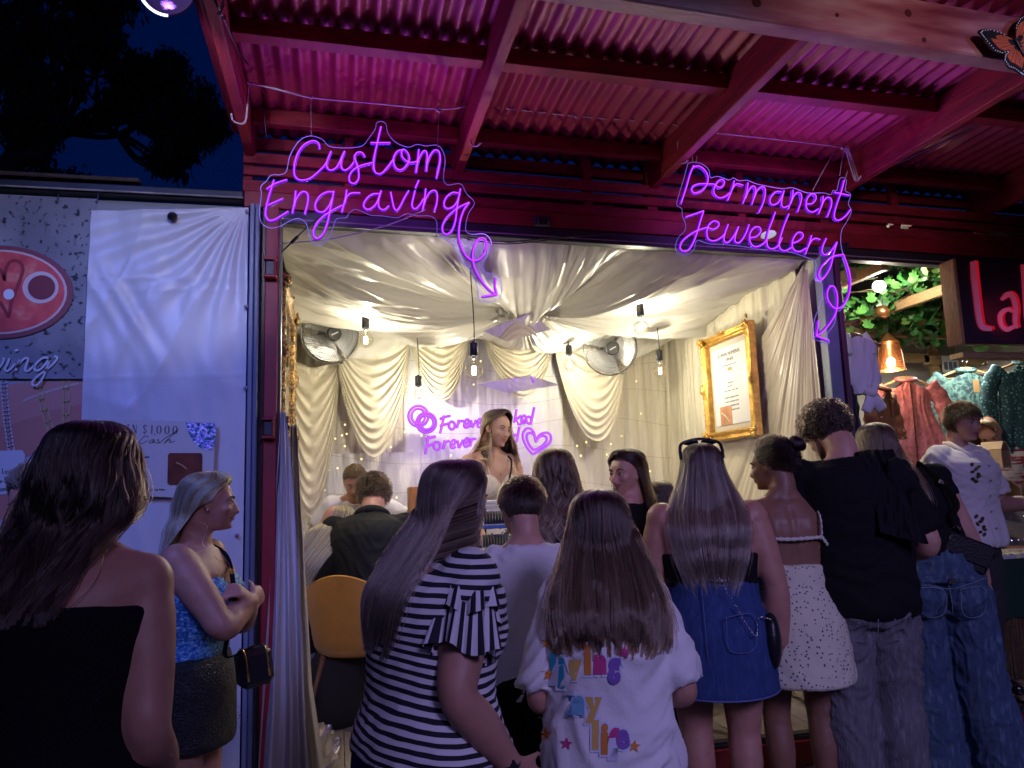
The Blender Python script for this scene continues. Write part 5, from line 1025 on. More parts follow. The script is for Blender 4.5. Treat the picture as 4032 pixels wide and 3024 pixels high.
# hanging clothes
def hanger(parent, c, w_, yaw, m):
    R = np.array(Matrix.Rotation(yaw, 3, 'Z')); tf = lambda q: np.asarray(q, float) @ R.T + c
    b = MB(); tube(b, tf(spline([(-w_, 0, -.075), (-w_ * .5, 0, -.035), (0, 0, 0), (w_ * .5, 0, -.035), (w_, 0, -.075)], 4)), .010, 7, flat=.7); tube(b, tf([(-w_ * .9, 0, -.078), (0, 0, -.08), (w_ * .9, 0, -.078)]), .005, 6); o = b.build('hanger', m, parent, smooth=True)
    b = MB(); a = np.linspace(-1.2, 3.6, 14); tube(b, tf(np.vstack([[(0, 0, 0), (0, 0, .03)], np.stack([.018 * np.cos(a[::-1]) , 0 * a, .055 + .018 * np.sin(a[::-1])], 1)])), .002, 5); b.build('hook', chrome, o, smooth=True)
def garment(name, label, cat, x, y, Y, h, w_, m, yaw=0, kind='shirt', seed=0, hang=None, collar=None):
    c = at(x, y, Y); t = thing(name, label, cat, tuple(c - V(0, 0, h))); hanger(t, c, w_ * .5, yaw, hang or pine); R = np.array(Matrix.Rotation(yaw, 3, 'Z'))
    def sheet(prof, nz=40, nx=36, off=V(0, 0, 0), dep=.05):
        u, v = np.meshgrid(np.linspace(-1, 1, nx), np.linspace(0, 1, nz), indexing='ij'); hw = np.interp(v, [p[0] for p in prof], [p[1] for p in prof]); x_ = u * hw; z_ = -v * h - (.06 * np.abs(u) ** 1.3) * np.clip(1 - v * 3, 0, 1) - .02
        n_ = .022 * (v * .9 + .1) * noise3(np.stack([u * 4, v * 1.2, 0 * u + seed], -1)) + .010 * noise3(np.stack([u * 10, v * 3, 0 * u + seed], -1)); th = dep * np.sqrt(np.clip(1 - u * u, 0, 1))
        fr = np.stack([x_, -th + n_, z_], -1); bk = np.stack([x_, th + n_, z_], -1); return fr + off, bk + off
    prof = {'shirt': [(0, .05), (.06, w_ * .5), (.25, w_ * .46), (1, w_ * .55)], 'dress': [(0, .05), (.06, w_ * .42), (.35, w_ * .4), (1, w_ * .8)], 'top': [(0, w_ * .42), (.3, w_ * .40), (.75, w_ * .45), (1, w_ * .3)]}[kind]
    fr, bk = sheet(prof); b = MB(); grid(b, fr @ R.T + c); grid(b, (bk @ R.T + c)[::-1]); b.build('body', m, t, smooth=True)
    if kind in ('shirt', 'dress'):
        for s in (-1, 1):
            P = spline([(s * w_ * .40, 0, -.06), (s * w_ * .58, 0, -.16), (s * w_ * .66, -.01, -.30), (s * w_ * .66, -.01, -.30 - (.18 if kind == 'shirt' else .04))], 6); b = MB(); n_ = len(P); tube(b, P @ R.T + c, np.linspace(.065, .062, n_) + .006 * np.sin(np.arange(n_) * 1.7), 14, flat=.55); b.build('sleeve', m, t, smooth=True)
        b = MB(); a = np.linspace(0, 2 * math.pi, 25); tube(b, np.stack([.062 * np.cos(a), .045 * np.sin(a) , -.012 - .03 * np.sin(a) * -1 * .5 + 0 * a], 1) @ R.T + c, .014, 7, flat=1.5); b.build('collar', m, t, smooth=True)
        b = MB(); P = [(0.0, -.062, -.05), (.004, -.062, -.2), (0, -.062, -h * .95)]; tube(b, np.array(P) @ R.T + c, .004, 5); b.build('placket', collar or m, t)
    return t, c, R
def dots(name, base, dot, sc, thr, rough=.7):
    if name in MATS: return MATS[name]
    m = mat(name, base, rough); n = m.node_tree.nodes; l = m.node_tree.links; tcn = n.new('ShaderNodeTexCoord'); vo = n.new('ShaderNodeTexVoronoi'); vo.inputs['Scale'].default_value = sc; vo.inputs['Randomness'].default_value = .8; l.new(tcn.outputs['Object'], vo.inputs['Vector'])
    r = n.new('ShaderNodeValToRGB'); r.color_ramp.interpolation = 'CONSTANT'; r.color_ramp.elements[0].color = (*dot, 1); r.color_ramp.elements[1].position = thr; r.color_ramp.elements[1].color = (*base, 1); l.new(vo.outputs['Distance'], r.inputs[0]); l.new(r.outputs[0], n['Principled BSDF'].inputs['Base Color']); return m
dk_h = mat('dark_hanger_wood', (.16, .07, .04), .45)
wh_c = mat('white_cotton', (.72, .72, .76), .8, bump=(60, .3))
t, c, R = garment('singlet_top', 'white sleeveless top knotted at the hem on a dark hanger', 'top', 1845, 722, 3.92, .34, .30, wh_c, -.25, 'top', 3, dk_h)
b = MB()
for s in (-1, 1): tube(b, spline([c + V(s * .055 - .005, -.02, .0), c + V(s * .07, -.045, -.06), c + V(s * .075, -.05, -.13)], 5), [.018] * 11, 8, flat=.35)
b.build('strap', wh_c, t, smooth=True)
b = MB(); k = c + V(.02, -.07, -.36); ellipsoid(b, k, (.04, .035, .03), 14, 10); 
for dx, dz in ((-.05, -.11), (.06, -.10)): tube(b, spline([k, k + V(dx * .4, -.01, dz * .5), k + V(dx, -.005, dz)], 5), [.022, .024, .027, .03, .03, .032, .034, .034, .033, .032, .03], 10, flat=.4)
b.build('knot', wh_c, t, smooth=True)
garment('hanging_dress', 'rust brown dress with pale dots hanging behind the white top', 'dress', 1902, 835, 4.35, .60, .30, dots('rust_dots', (.16, .05, .02), (.55, .42, .25), 18, .16), .5, 'dress', 5)
garment('hanging_blouse', 'shiny dusty pink satin blouse with a ruffled neck under the copper lamp', 'blouse', 1955, 815, 4.7, .62, .40, mat('pink_satin', (.40, .12, .13), .35, spec=.6, var=(40, .35), bump=(50, .5)), -.25, 'dress', 8, collar=mat('dark_cord', (.03, .01, .01), .6))
garment('hanging_jacket', 'dark navy garment hanging between the jamb and the white top', 'jacket', 1818, 770, 4.05, .95, .25, mat('navy_cloth', (.01, .012, .03), .85), .9, 'shirt', 9)
paisley = mat('teal_paisley', (.06, .14, .14), .7, ramp=(26, [(.38, (.02, .04, .05)), (.48, (.05, .15, .15)), (.56, (.12, .24, .2)), (.66, (.02, .05, .06))]))
t, c, R = garment('hanging_shirt', 'teal paisley shirt with a brown paper tag on the rear rail', 'shirt', 2085, 795, 5.1, .78, .46, paisley, -.3, 'shirt', 12)
b = MB(); p = c + V(-.02, -.11, -.16); box(b, p, (.055, .003, .10), ch=.001); b.build('paper_tag', mat('kraft_paper', (.42, .24, .10), .8), t); b = MB(); tube(b, [c + V(-.02, -.05, -.02), c + V(-.04, -.10, -.08), p + V(0, 0, .05)], .002, 4); b.build('tag_cord', dark_steel, t)
garment('hanging_shirt', 'cream shirt with a dark vine print between the two teal shirts', 'shirt', 2130, 800, 5.25, .80, .42, mat('vine_print', (.5, .45, .38), .7, ramp=(30, [(.44, (.08, .09, .09)), (.5, (.52, .47, .4)), (.7, (.58, .52, .44))])), -.5, 'shirt', 15)
garment('hanging_shirt', 'teal geometric shirt hanging nearest the right edge of the picture', 'shirt', 2210, 780, 4.75, .78, .48, dots('teal_geo', (.015, .06, .075), (.12, .32, .32), 42, .3), -.15, 'shirt', 17)
t = thing('clothes_rail', 'dark dowel rail end with a hook behind the curled neon arrow', 'rail', at(1850, 697, 3.9)); b = MB(); p, q = at(1853, 694, 3.86), at(1760, 722, 4.4); tube(b, [p, (p + q) / 2, q], .017, 12); b.build('dowel', dk_h, t, smooth=True)
b = MB(); h_ = at(1826, 668, 3.95); a = np.linspace(-.5, 4.5, 14); tube(b, np.stack([h_[0] + .02 * np.cos(a), h_[1] + 0 * a, h_[2] + .02 * np.sin(a)], 1), .004, 6); tube(b, [h_ + V(0, 0, -.02), h_ + V(-.005, 0, -.07)], .004, 6); b.build('hook', chrome, t, smooth=True)
# La sign
ls = thing('shop_sign', 'dark sign board with large red lit letters La at the right edge', 'sign', at(2130, 650, F - .05)); YL = F - .085
p0, p1 = at(2062, 560, YL), at(2068, 738, YL); zt_, zb_ = p0[2], p1[2]; xL = (p0[0] + p1[0]) / 2
b = MB(); box(b, (xL + .55, YL + .03, (zt_ + zb_) / 2 - .01), (1.08, .05, zt_ - zb_), ch=.003); b.build('board', mat('plum_board', (.045, .016, .03), .5), ls)
b = MB(); box(b, (xL - .002, YL + .03, (zt_ + zb_) / 2 - .01), (.022, .11, zt_ - zb_ + .012), ch=.003); b.build('timber_edge', mat('sign_edge_pine', (.45, .22, .10), .55, var=(20, .3), stretch=(6, 6, 1)), ls)
b = MB(); box(b, (xL + .6, YL + .15, zb_ - .055), (1.0, .10, .03)); b.build('bracket_rail', pine, ls)
c8 = lambda x, y, Y: at((2932 + x * 1100 / 2212) / SPX, (900 + y * 1100 / 2212) / SPX, Y)
def slab(mb, pts, wd, Y0, Y1, sub=5):
    P = spline([c8(x, y, Y0) for x, y in pts], sub); T = np.gradient(P, axis=0); T /= np.linalg.norm(T, axis=1, keepdims=True); S = np.cross(T, V(0, 1, 0)); wd = np.interp(np.linspace(0, 1, len(P)), np.linspace(0, 1, len(wd)), wd)[:, None]
    loft(mb, np.stack([P + S * wd / 2, P - S * wd / 2, P - S * wd / 2 + V(0, Y1 - Y0, 0), P + S * wd / 2 + V(0, Y1 - Y0, 0)], 1))
lface = mat('lit_letter_face', (.62, .5, .66), .35, emit=(.55, .03, .06, .25)); lside = emis('letter_red_glow', (.75, .01, .03), .45)
for st in ([([(1812, 262), (1822, 400), (1845, 600), (1860, 710), (1885, 780), (1960, 795)], [.03, .036, .036, .036, .034, .022])], [([(2040, 560), (2085, 520), (2130, 545), (2150, 640), (2145, 730), (2160, 790)], [.018, .03, .03, .028, .026, .016]), ([(2140, 660), (2080, 640), (2030, 680), (2035, 760), (2080, 800), (2140, 770)], [.016, .022, .026, .026, .026, .018])], [([(2212, 285), (2225, 450), (2240, 700), (2260, 790)], [.03, .034, .034, .02])], [([(2330, 560), (2345, 700), (2400, 790), (2450, 700), (2460, 560)], [.02, .03, .03, .03, .02])]):
    b = MB(); h = MB()
    for pts, wd in st: slab(b, pts, wd, YL - .006, YL + .004); slab(h, [(x + 22, y - 8) for x, y in pts], [q * .9 for q in wd], YL - .0015, YL + .004)
    o = b.build('letter', lface, ls); h.build('glow_recess', lside, o)
light('letter_glow', 'AREA', tuple(at(2150, 680, YL - .03)), .12, (1, .05, .1), aim=tuple(at(2150, 680, YL + .5)), size=.4, size_y=.2)
# counter of the clothes stall
rc = thing('market_counter', 'counter under a dark green cloth with a reed mat front', 'counter', (4.6, 4.35, .145)); xc0 = at(2125, 1215, 4.15)[0]
b = MB(); box(b, (xc0 + .9, 4.5, .86), (1.8, .66, .03), ch=.004); b.build('top', wt, rc)
u, v = np.meshgrid(np.linspace(0, 1, 110), np.linspace(0, 1, 26), indexing='ij'); b = MB(); P = np.stack([xc0 - .015 + 1.82 * u, 4.155 + .012 * np.sin(u * 60 + 3 * noise3(np.stack([u * 6, v, 0 * u], -1))) * v, .885 - v * .36], -1); grid(b, P); 
u, v = np.meshgrid(np.linspace(0, 1, 10), np.linspace(0, 1, 26), indexing='ij'); grid(b, np.stack([xc0 - .018 + .0 * u, 4.155 + .66 * u, .885 - v * .36], -1)); b.build('green_cloth', mat('bottle_green_cloth', (.012, .05, .03), .85, bump=(90, .3)), rc, smooth=True)
b = MB(); rg = np.random.default_rng(2)
for k in range(150):
    x = xc0 + .005 + k * .012; tube(b, [(x, 4.19 + rg.normal() * .003, .15), (x + rg.normal() * .004, 4.19, .52)], .0048, 5)
b.build('reed', mat('reed_mat', (.14, .085, .045), .7, var=(30, .4)), rc, kind='stuff')
ply = mat('light_ply', (.52, .36, .19), .55, var=(9, .15), stretch=(5, 1, 1))
def hexbox(label, c, s, ang):
    t = thing('wooden_box', label, 'wooden box', tuple(c), 'open wooden display boxes on the market counter'); pts = [(-1, -.9), (1, -.9), (1, .45), (.35, 1.05), (-.35, 1.05), (-1, .45)]
    R = np.array(Matrix.Rotation(ang, 3, 'Z')); 
    for k in range(6):
        (x0_, z0_), (x1_, z1_) = pts[k], pts[(k + 1) % 6]; b = MB(); p = V(x0_ * s, 0, z0_ * s); q = V(x1_ * s, 0, z1_ * s); d = (q - p) / np.linalg.norm(q - p); nrm = V(-d[2], 0, d[0]); box(b, R @ ((p + q) / 2 + V(0, 0, 0)) + c, (np.linalg.norm(q - p), s * 1.5, .012), R @ np.stack([d, V(0, 1, 0), nrm], 1)); b.build('side_panel', ply, t)
    b = MB(); b.add(np.array([R @ V(x * s, s * .72, z * s) + c for x, z in pts]), [tuple(range(6))]); b.build('back_panel', ply, t)
hexbox('upper open wooden box of the pair behind the green can', at(2150, 985, 4.3), .085, .5)
hexbox('lower open wooden box of the pair behind the green can', at(2165, 1068, 4.3), .085, -.25)
t = thing('earring_board', 'tilted grey board of earrings on the market counter', 'display board', at(2180, 1150, 4.15)); P = [at(x, y, Y) for x, y, Y in ((2140, 1108, 4.3), (2260, 1096, 4.35), (2262, 1175, 4.12), (2148, 1182, 4.08))]; b = MB(); b.add(P + [p + V(0, .02, 0) for p in P], [(0, 1, 2, 3), (7, 6, 5, 4), (0, 4, 5, 1), (1, 5, 6, 2), (2, 6, 7, 3), (3, 7, 4, 0)]); b.build('board', mat('grey_felt', (.14, .12, .11), .9, bump=(90, .4)), t)
b = MB()
for k in range(8):
    p = P[3] + (P[2] - P[3]) * (.08 + k * .12) + V(0, -.008, .03); ellipsoid(b, p, (.006, .004, .011), 7, 5)
for k in range(30):
    p = P[0] + (P[1] - P[0]) * RNG.random() + (P[3] - P[0]) * RNG.uniform(.1, .75) + V(0, -.004, 0); ellipsoid(b, p, (.003, .003, .004), 6, 4)
b.build('earring', chrome, t, kind='stuff')
for k, x in enumerate((2165, 2205)):
    p = at(x, 1210, 4.25); t = thing('white_tray', ('left', 'right')[k] + ' of two low white trays of small rings on the market counter', 'tray', tuple(p)); b = MB(); box(b, (p[0], p[1], .892), (.10, .13, .028), ch=.004); b.build('tray', white_paint, t); b = MB()
    for q in range(10): a = np.linspace(0, 6.3, 10); cc = V(p[0] - .04 + .02 * (q % 5), p[1] - .03 + .05 * (q // 5), .914); tube(b, np.stack([cc[0] + .007 * np.cos(a), cc[1] + 0 * a, cc[2] + .007 * np.sin(a)], 1), .0015, 4)
    b.build('ring', gold, t, kind='stuff')
rug = mat('patterned_rug', (.35, .25, .14), .9, ramp=(22, [(.4, (.10, .03, .02)), (.47, (.42, .33, .2)), (.58, (.36, .26, .14)), (.66, (.12, .04, .03))], 'CONSTANT'))
b = MB(); box(b, (4.25, 3.98, .151), (1.0, .42, .01)); b.build('rug', rug, None, label='cream and rust patterned rug under the black shoe at the right stall', cat='rug')

# butterfly on the beam
bf = thing('butterfly_ornament', 'orange and black cut-out butterfly fixed to the pale front beam', 'ornament', at(2180, 100, 2.17)); c4_ = lambda x, y, Y=2.165: at((2732 + x * 1300 / 2212) / SPX, (y * 1300 / 2212) / SPX, Y)
blk = mat('butterfly_black', (.01, .01, .012), .4); org = mat('butterfly_orange', (.50, .10, .04), .45, var=(12, .2)); wht = mat('butterfly_white', (.8, .85, .85), .4)
W1 = [(2165, 275), (2120, 250), (2050, 215), (1975, 193), (1920, 197), (1905, 215), (1930, 245), (1965, 290), (2010, 340), (2060, 358), (2120, 345)]
W2 = [(2165, 275), (2110, 345), (2085, 375), (2080, 410), (2110, 455), (2150, 470), (2190, 500), (2210, 515), (2225, 440), (2200, 350)]
W3 = [(2170, 275), (2155, 220), (2165, 160), (2190, 115), (2230, 90), (2290, 85), (2320, 150), (2280, 230), (2210, 290)]
W4 = [(2185, 300), (2250, 310), (2290, 370), (2270, 450), (2235, 470), (2205, 380)]
def shr(P, f, dx=0, dy=0): m = np.mean(P, axis=0); return [tuple(m + (np.array(p) - m) * f + V(dx, dy)) for p in P]
for W_ in (W1, W2, W3, W4):
    b = MB(); Q = [c4_(x, y) for x, y in W_]; Q = spline(Q + [Q[0]], 3)[:-1]; n_ = len(Q); b.add(np.vstack([Q, Q + V(0, .004, 0)]), [tuple(range(n_)), tuple(range(n_, 2 * n_))[::-1]] + [(i, n_ + i, n_ + (i + 1) % n_, (i + 1) % n_) for i in range(n_)]); o = b.build('wing', blk, bf)
    root = V(2168, 285); b = MB(); k = len(W_)
    for i in range(1, k - 1):
        a_, b_ = np.array(W_[i]), np.array(W_[(i + 1) % k]); s0, s1 = .22, .80 - .22 * (W_ is W1 and 1 < i < 6)
        q = [root + (a_ - root) * s0, root + (b_ - root) * s0, root + (b_ - root) * s1, root + (a_ - root) * s1]; q = shr(q, .86); b.add([c4_(x, y, 2.1635) for x, y in q], [(0, 1, 2, 3)])
    b.build('wing_cell', org, o)
    b = MB()
    for i in range(len(W_) * 3):
        f = i / 3; i0 = int(f); fr_ = f - i0; a_ = np.array(W_[i0]) * (1 - fr_) + np.array(W_[(i0 + 1) % k]) * fr_; q = root + (a_ - root) * .93
        if np.linalg.norm(a_ - root) > 90: ellipsoid(b, c4_(q[0], q[1], 2.1645), (.0024, .001, .0024), 7, 5)
    b.build('wing_dot', wht, o)
b = MB(); tube(b, [c4_(2135, 245, 2.16), c4_(2165, 280, 2.16), c4_(2200, 350, 2.16), c4_(2212, 380, 2.16)], [.003, .006, .005, .002], 8); b.build('body', blk, bf, smooth=True)
# ================================================================== PEOPLE: builders
Rz = lambda a: np.array([[math.cos(a), -math.sin(a), 0], [math.sin(a), math.cos(a), 0], [0, 0, 1.]])
Rx = lambda a: np.array([[1, 0, 0], [0, math.cos(a), -math.sin(a)], [0, math.sin(a), math.cos(a)]])
Ry = lambda a: np.array([[math.cos(a), 0, math.sin(a)], [0, 1, 0], [-math.sin(a), 0, math.cos(a)]])
rad = math.radians
def skin_mat(name, col):
    m = mat(name, col, .48, spec=.45, var=(22, .10), bump=(160, .06)); b = m.node_tree.nodes['Principled BSDF']
    b.inputs['Subsurface Weight'].default_value = .12; b.inputs['Subsurface Radius'].default_value = (.012, .005, .003); return m
TT = np.array([-.34, -.20, -.065, .097, .29, .516, .694, .806, .90, .965, 1.02, 1.10])
TW = np.array([.060, .092, .104, .099, .083, .090, .098, .102, .093, .062, .038, .034])
TD = np.array([.045, .066, .074, .068, .058, .064, .071, .066, .052, .043, .036, .034])
QUEUE = []
class Person:
    def __init__(s, label, top, Y, yaw=0, ground=0.0, lean=0, side=0, hunch=0, twist=0, head=(0, 0, 0), sw=.104, ws=1, ds=1, hw=1, arm=1, leg=1, arms=None, seat=False, stance=.055, hairpad=.012, skin=None, H=None, hs=.131, name='person', drop=.004, neck=(0, 0), legs=None, bust=0, butt=1):
        s.sw, s.ws, s.ds, s.hw, s.ar, s.lr, s.bust, s.butt = sw, ws, ds, hw, arm, leg, bust, butt
        a0, a1, sd = rad(lean), rad(lean + hunch), rad(side); hip = .29 if seat else .53; s.hip = hip; s.seat = seat
        N = 40; t = np.linspace(-.4, 1.25, N); dt = t[1] - t[0]; p = np.zeros((N, 3)); i0 = np.argmin(np.abs(t)); D = []
        for q in t:
            k = np.clip(q, 0, 1); an = (a0 * min(1, k * 3) + (a1 - a0) * k ** 1.5) if q > 0 else 0; sn = sd * min(1, k * 2.5) if q > 0 else 0
            d = V(math.sin(sn), math.sin(an), math.cos(an) * math.cos(sn)); D.append(d / np.linalg.norm(d))
        D = np.array(D)
        for i in range(i0 + 1, N): p[i] = p[i - 1] + D[i - 1] * .31 * dt
        for i in range(i0 - 1, -1, -1): p[i] = p[i + 1] - D[i] * .31 * dt
        p[:, 2] += hip; s.t, s.p, s.D, s.tw = t, p, D, rad(twist)
        nb, R, = s.sp(1.0); c, Rn = nb, R
        s.HR = Rz(rad(twist + head[0])) @ Ry(rad(head[2])) @ Rx(-rad(head[1]))
        nk = R[:, 2] * .052 + V(neck[0], neck[1] + .012, 0); s.hs = hs
        s.hc = nb + nk + s.HR[:, 2] * hs * .30 + s.HR[:, 1] * hs * .10
        topz = (s.hc + s.HR[:, 2] * hs * .5)
        tgt = at(top[0], top[1], Y); s.yaw = rad(yaw); W_ = Rz(s.yaw)
        crown = s.hc + s.HR @ V(0, -.06, .5) * hs
        s.H = H or (tgt[2] - hairpad - ground) / crown[2]
        s.turned = abs(head[0] + twist) > 40; s.W = W_; s.base = V(tgt[0], tgt[1], tgt[2] - hairpad) - W_ @ crown * s.H
        if not H: s.base[2] = ground
        s.skin = skin; s.label = label
        s.solids = []; s.root = thing(name, label, 'person', tuple(s.base)); s.arms = {}
        arms = arms or {}
        for k, sg in (('R', 1), ('L', -1)):
            a = arms.get(k, {}); u = V(*a.get('u', (.16, -.02, -1))); f = V(*a.get('f', (.08, .25, -1))); S, R = s.sp(.895); S = S + R @ V(sg * (sw - .012), 0, -drop)
            fx = lambda v: R @ (V(v[0] * sg, v[1], v[2]) / np.linalg.norm(v))
            E = S + fx(u) * .178; Wr = E + fx(f) * .150; s.arms[k] = (S, E, Wr, a)
        s.legs = {}
        for k, sg in (('R', 1), ('L', -1)):
            hp = V(sg * .050 * hw, 0, hip - .02)
            if legs and k in legs: kn, an = V(*legs[k][0]), V(*legs[k][1])
            elif seat: kn = hp + V(sg * .03, .235, .0); an = kn + V(0, .02, -(hip - .06))
            else: kn = V(sg * (stance + .004), .012, .28); an = V(sg * stance, -.012, .045)
            s.legs[k] = (hp, kn, an)
    def sp(s, t):
        c = np.array([np.interp(t, s.t, s.p[:, i]) for i in range(3)]); d = np.array([np.interp(t, s.t, s.D[:, i]) for i in range(3)]); d /= np.linalg.norm(d)
        r = Rz(s.tw * np.clip(t, 0, 1)) @ V(1, 0, 0); r = r - d * (r @ d); r /= np.linalg.norm(r); return c, np.stack([r, np.cross(d, r), d], 1)
    def maps(s):
        from mathutils.bvhtree import BVHTree
        vs_, fs_, o_ = [], [], 0
        for ob in s.solids:
            n = len(ob.data.vertices); co = np.empty(n * 3, np.float32); ob.data.vertices.foreach_get('co', co); vs_.append(((co.reshape(-1, 3) - s.base) @ s.W) / s.H); fs_ += [tuple(i + o_ for i in q.vertices) for q in ob.data.polygons]; o_ += n
        bv = BVHTree.FromPolygons(np.concatenate(vs_).tolist(), fs_); gx = np.linspace(-.22, .22, 45); zn = s.hc[2] + s.hs * .15; zf = s.hc[2] - s.hs * .42; gz = np.linspace(zn - .47, zn + .004, 70); yb = np.full((45, 70), 9.); yf = np.full((45, 70), -9.)
        for i, x in enumerate(gx):
            for j, z in enumerate(gz):
                h = bv.ray_cast(Vector((x, -.6, z)), Vector((0, 1, 0)))[0]
                if h: yb[i, j] = h[1]
                h = bv.ray_cast(Vector((x, .6, z)), Vector((0, -1, 0)))[0]
                if h and z < zf: yf[i, j] = h[1]
        dz = gz[1] - gz[0]; dx = gx[1] - gx[0]
        for j in range(1, 70): yb[:, j] = np.minimum(yb[:, j], yb[:, j - 1] + .75 * dz); yf[:, j] = np.maximum(yf[:, j], yf[:, j - 1] - .75 * dz)
        for k in range(1, 45): yb[k] = np.minimum(yb[k], yb[k - 1] + 1.6 * dx); yf[k] = np.maximum(yf[k], yf[k - 1] - 1.6 * dx)
        for k in range(43, -1, -1): yb[k] = np.minimum(yb[k], yb[k + 1] + 1.6 * dx); yf[k] = np.maximum(yf[k], yf[k + 1] - 1.6 * dx)
        for j in range(68, -1, -1): yb[:, j] = np.minimum(yb[:, j], yb[:, j + 1] + 2.2 * dz); yf[:, j] = np.maximum(yf[:, j], yf[:, j + 1] - 2.2 * dz)
        return yb, yf, gx, gz, zn, zf
    def w(s, P): return s.base + (np.asarray(P, float) * s.H) @ s.W.T
    def dirw(s, d): return s.W @ np.asarray(d, float)
    def h(s, q):
        """point in head units (x right, y forward, z up; 1 = head height) to world"""
        return s.w(s.hc + (np.asarray(q, float) * s.hs) @ s.HR.T)
    def torso(s, t0, t1, ease=0, n=22, wmul=1, wfun=None):
        ts = np.linspace(t0, t1, 16); a = np.linspace(0, 2 * math.pi, n, endpoint=False); R_ = []
        ca, sa = np.cos(a), np.sin(a); ca = np.sign(ca) * np.abs(ca) ** .85; sa = np.sign(sa) * np.abs(sa) ** .9
        for t in ts:
            hwid = np.interp(t, [-.4, .1, .35, .6], [s.hw, s.hw, (s.hw + s.ws) / 2, s.ws]) if t < .9 else np.interp(t, [.9, 1.0], [s.ws, 1])
            W_ = np.interp(t, TT, TW) * hwid * wmul; D_ = np.interp(t, TT, TD) * (s.ds if t < .9 else 1)
            if wfun: W_, D_ = wfun(t, W_, D_)
            c, R = s.sp(t); R_.append(c + (R @ np.stack([ca * (W_ + ease), sa * (D_ + ease), 0 * a])).T)
        return s.w(np.array(R_).reshape(-1, 3)).reshape(len(ts), n, 3)
    def limb(s, pts, radii, n=14, per=6):
        P = spline(pts, per); r = np.interp(np.linspace(0, 1, len(P)), np.linspace(0, 1, len(radii)), radii); b = MB(); tube(b, s.w(P), r * s.H, n); return b.verts(), b.f
def arm_radii(k=1): return np.array([.030, .0325, .031, .027, .0235, .0255, .024, .019, .0158]) * k
def arm_pts(p, k): S, E, Wr, a = p.arms[k]; return [S, S + (E - S) * .33, S + (E - S) * .7, E, E + (Wr - E) * .35, E + (Wr - E) * .7, Wr]
def leg_pts(p, k): a, b, c = p.legs[k]; return [a + V(0, 0, .01), (a * 2 + b) / 3, (a + 2 * b) / 3, b, (2 * b + c) / 3 + V(0, -.006, 0), (b + 2 * c) / 3, c]
def hand(mb, p, k, a):
    """palm, four bent fingers and a side thumb"""
    S, E, Wr, _ = p.arms[k]; sg = 1 if k == 'R' else -1; H = p.H; d = p.dirw(Wr - E); d /= np.linalg.norm(d)
    if 'hd' in a: d = p.dirw(np.array(a['hd'], float) * V(sg, 1, 1)); d /= np.linalg.norm(d)
    n = p.dirw(np.array(a.get('hn', (-1, 0, 0)), float) * V(sg, 1, 1)); n = n - d * (n @ d); n /= np.linalg.norm(n); sd = np.cross(d, n) * (1 if a.get('th', 1) > 0 else -1) 
    w0 = p.w(Wr); cu = a.get('curl', .35); pl = .054 * H
    r0 = []
    for f, wd, th in ((-.15, .017, .0135), (.15, .020, .013), (.5, .0245, .0125), (.85, .0255, .0115), (1.0, .0235, .0095)):
        c = w0 + d * pl * f; q = np.linspace(0, 2 * math.pi, 12, endpoint=False); r0.append(c + np.outer(np.cos(q) * wd * H * .95, sd) + np.outer(np.sin(q) * th * H * .9, n))
    loft(mb, np.array(r0))
    for i, (off, L) in enumerate(((.0185, .040), (.0062, .046), (-.0062, .043), (-.0180, .033))):
        base = w0 + d * pl * .92 + sd * off * H; pts = [base - d * .012 * H, base]; ang = .12; 
        for seg, fl in ((.46, 1), (.30, 1.2), (.24, .8)): ang += cu * fl * (1 + .06 * i); pts.append(pts[-1] + (d * math.cos(ang) + n * math.sin(ang)) * L * seg * H)
        tube(mb, spline(pts, 3), np.linspace(.0056, .0042, (len(pts) - 1) * 3 + 1) * H, 8)
    tb = w0 + d * pl * .25 + sd * .017 * H; td = (d * .72 + sd * .62 + n * .35); td /= np.linalg.norm(td); t2 = d * .85 + n * (.35 + cu * .5) + sd * .1; t2 /= np.linalg.norm(t2)
    tube(mb, spline([tb - td * .01 * H, tb + td * .016 * H, tb + td * .03 * H, tb + td * .03 * H + t2 * .022 * H], 3), np.linspace(.0085, .005, 10) * H, 8)
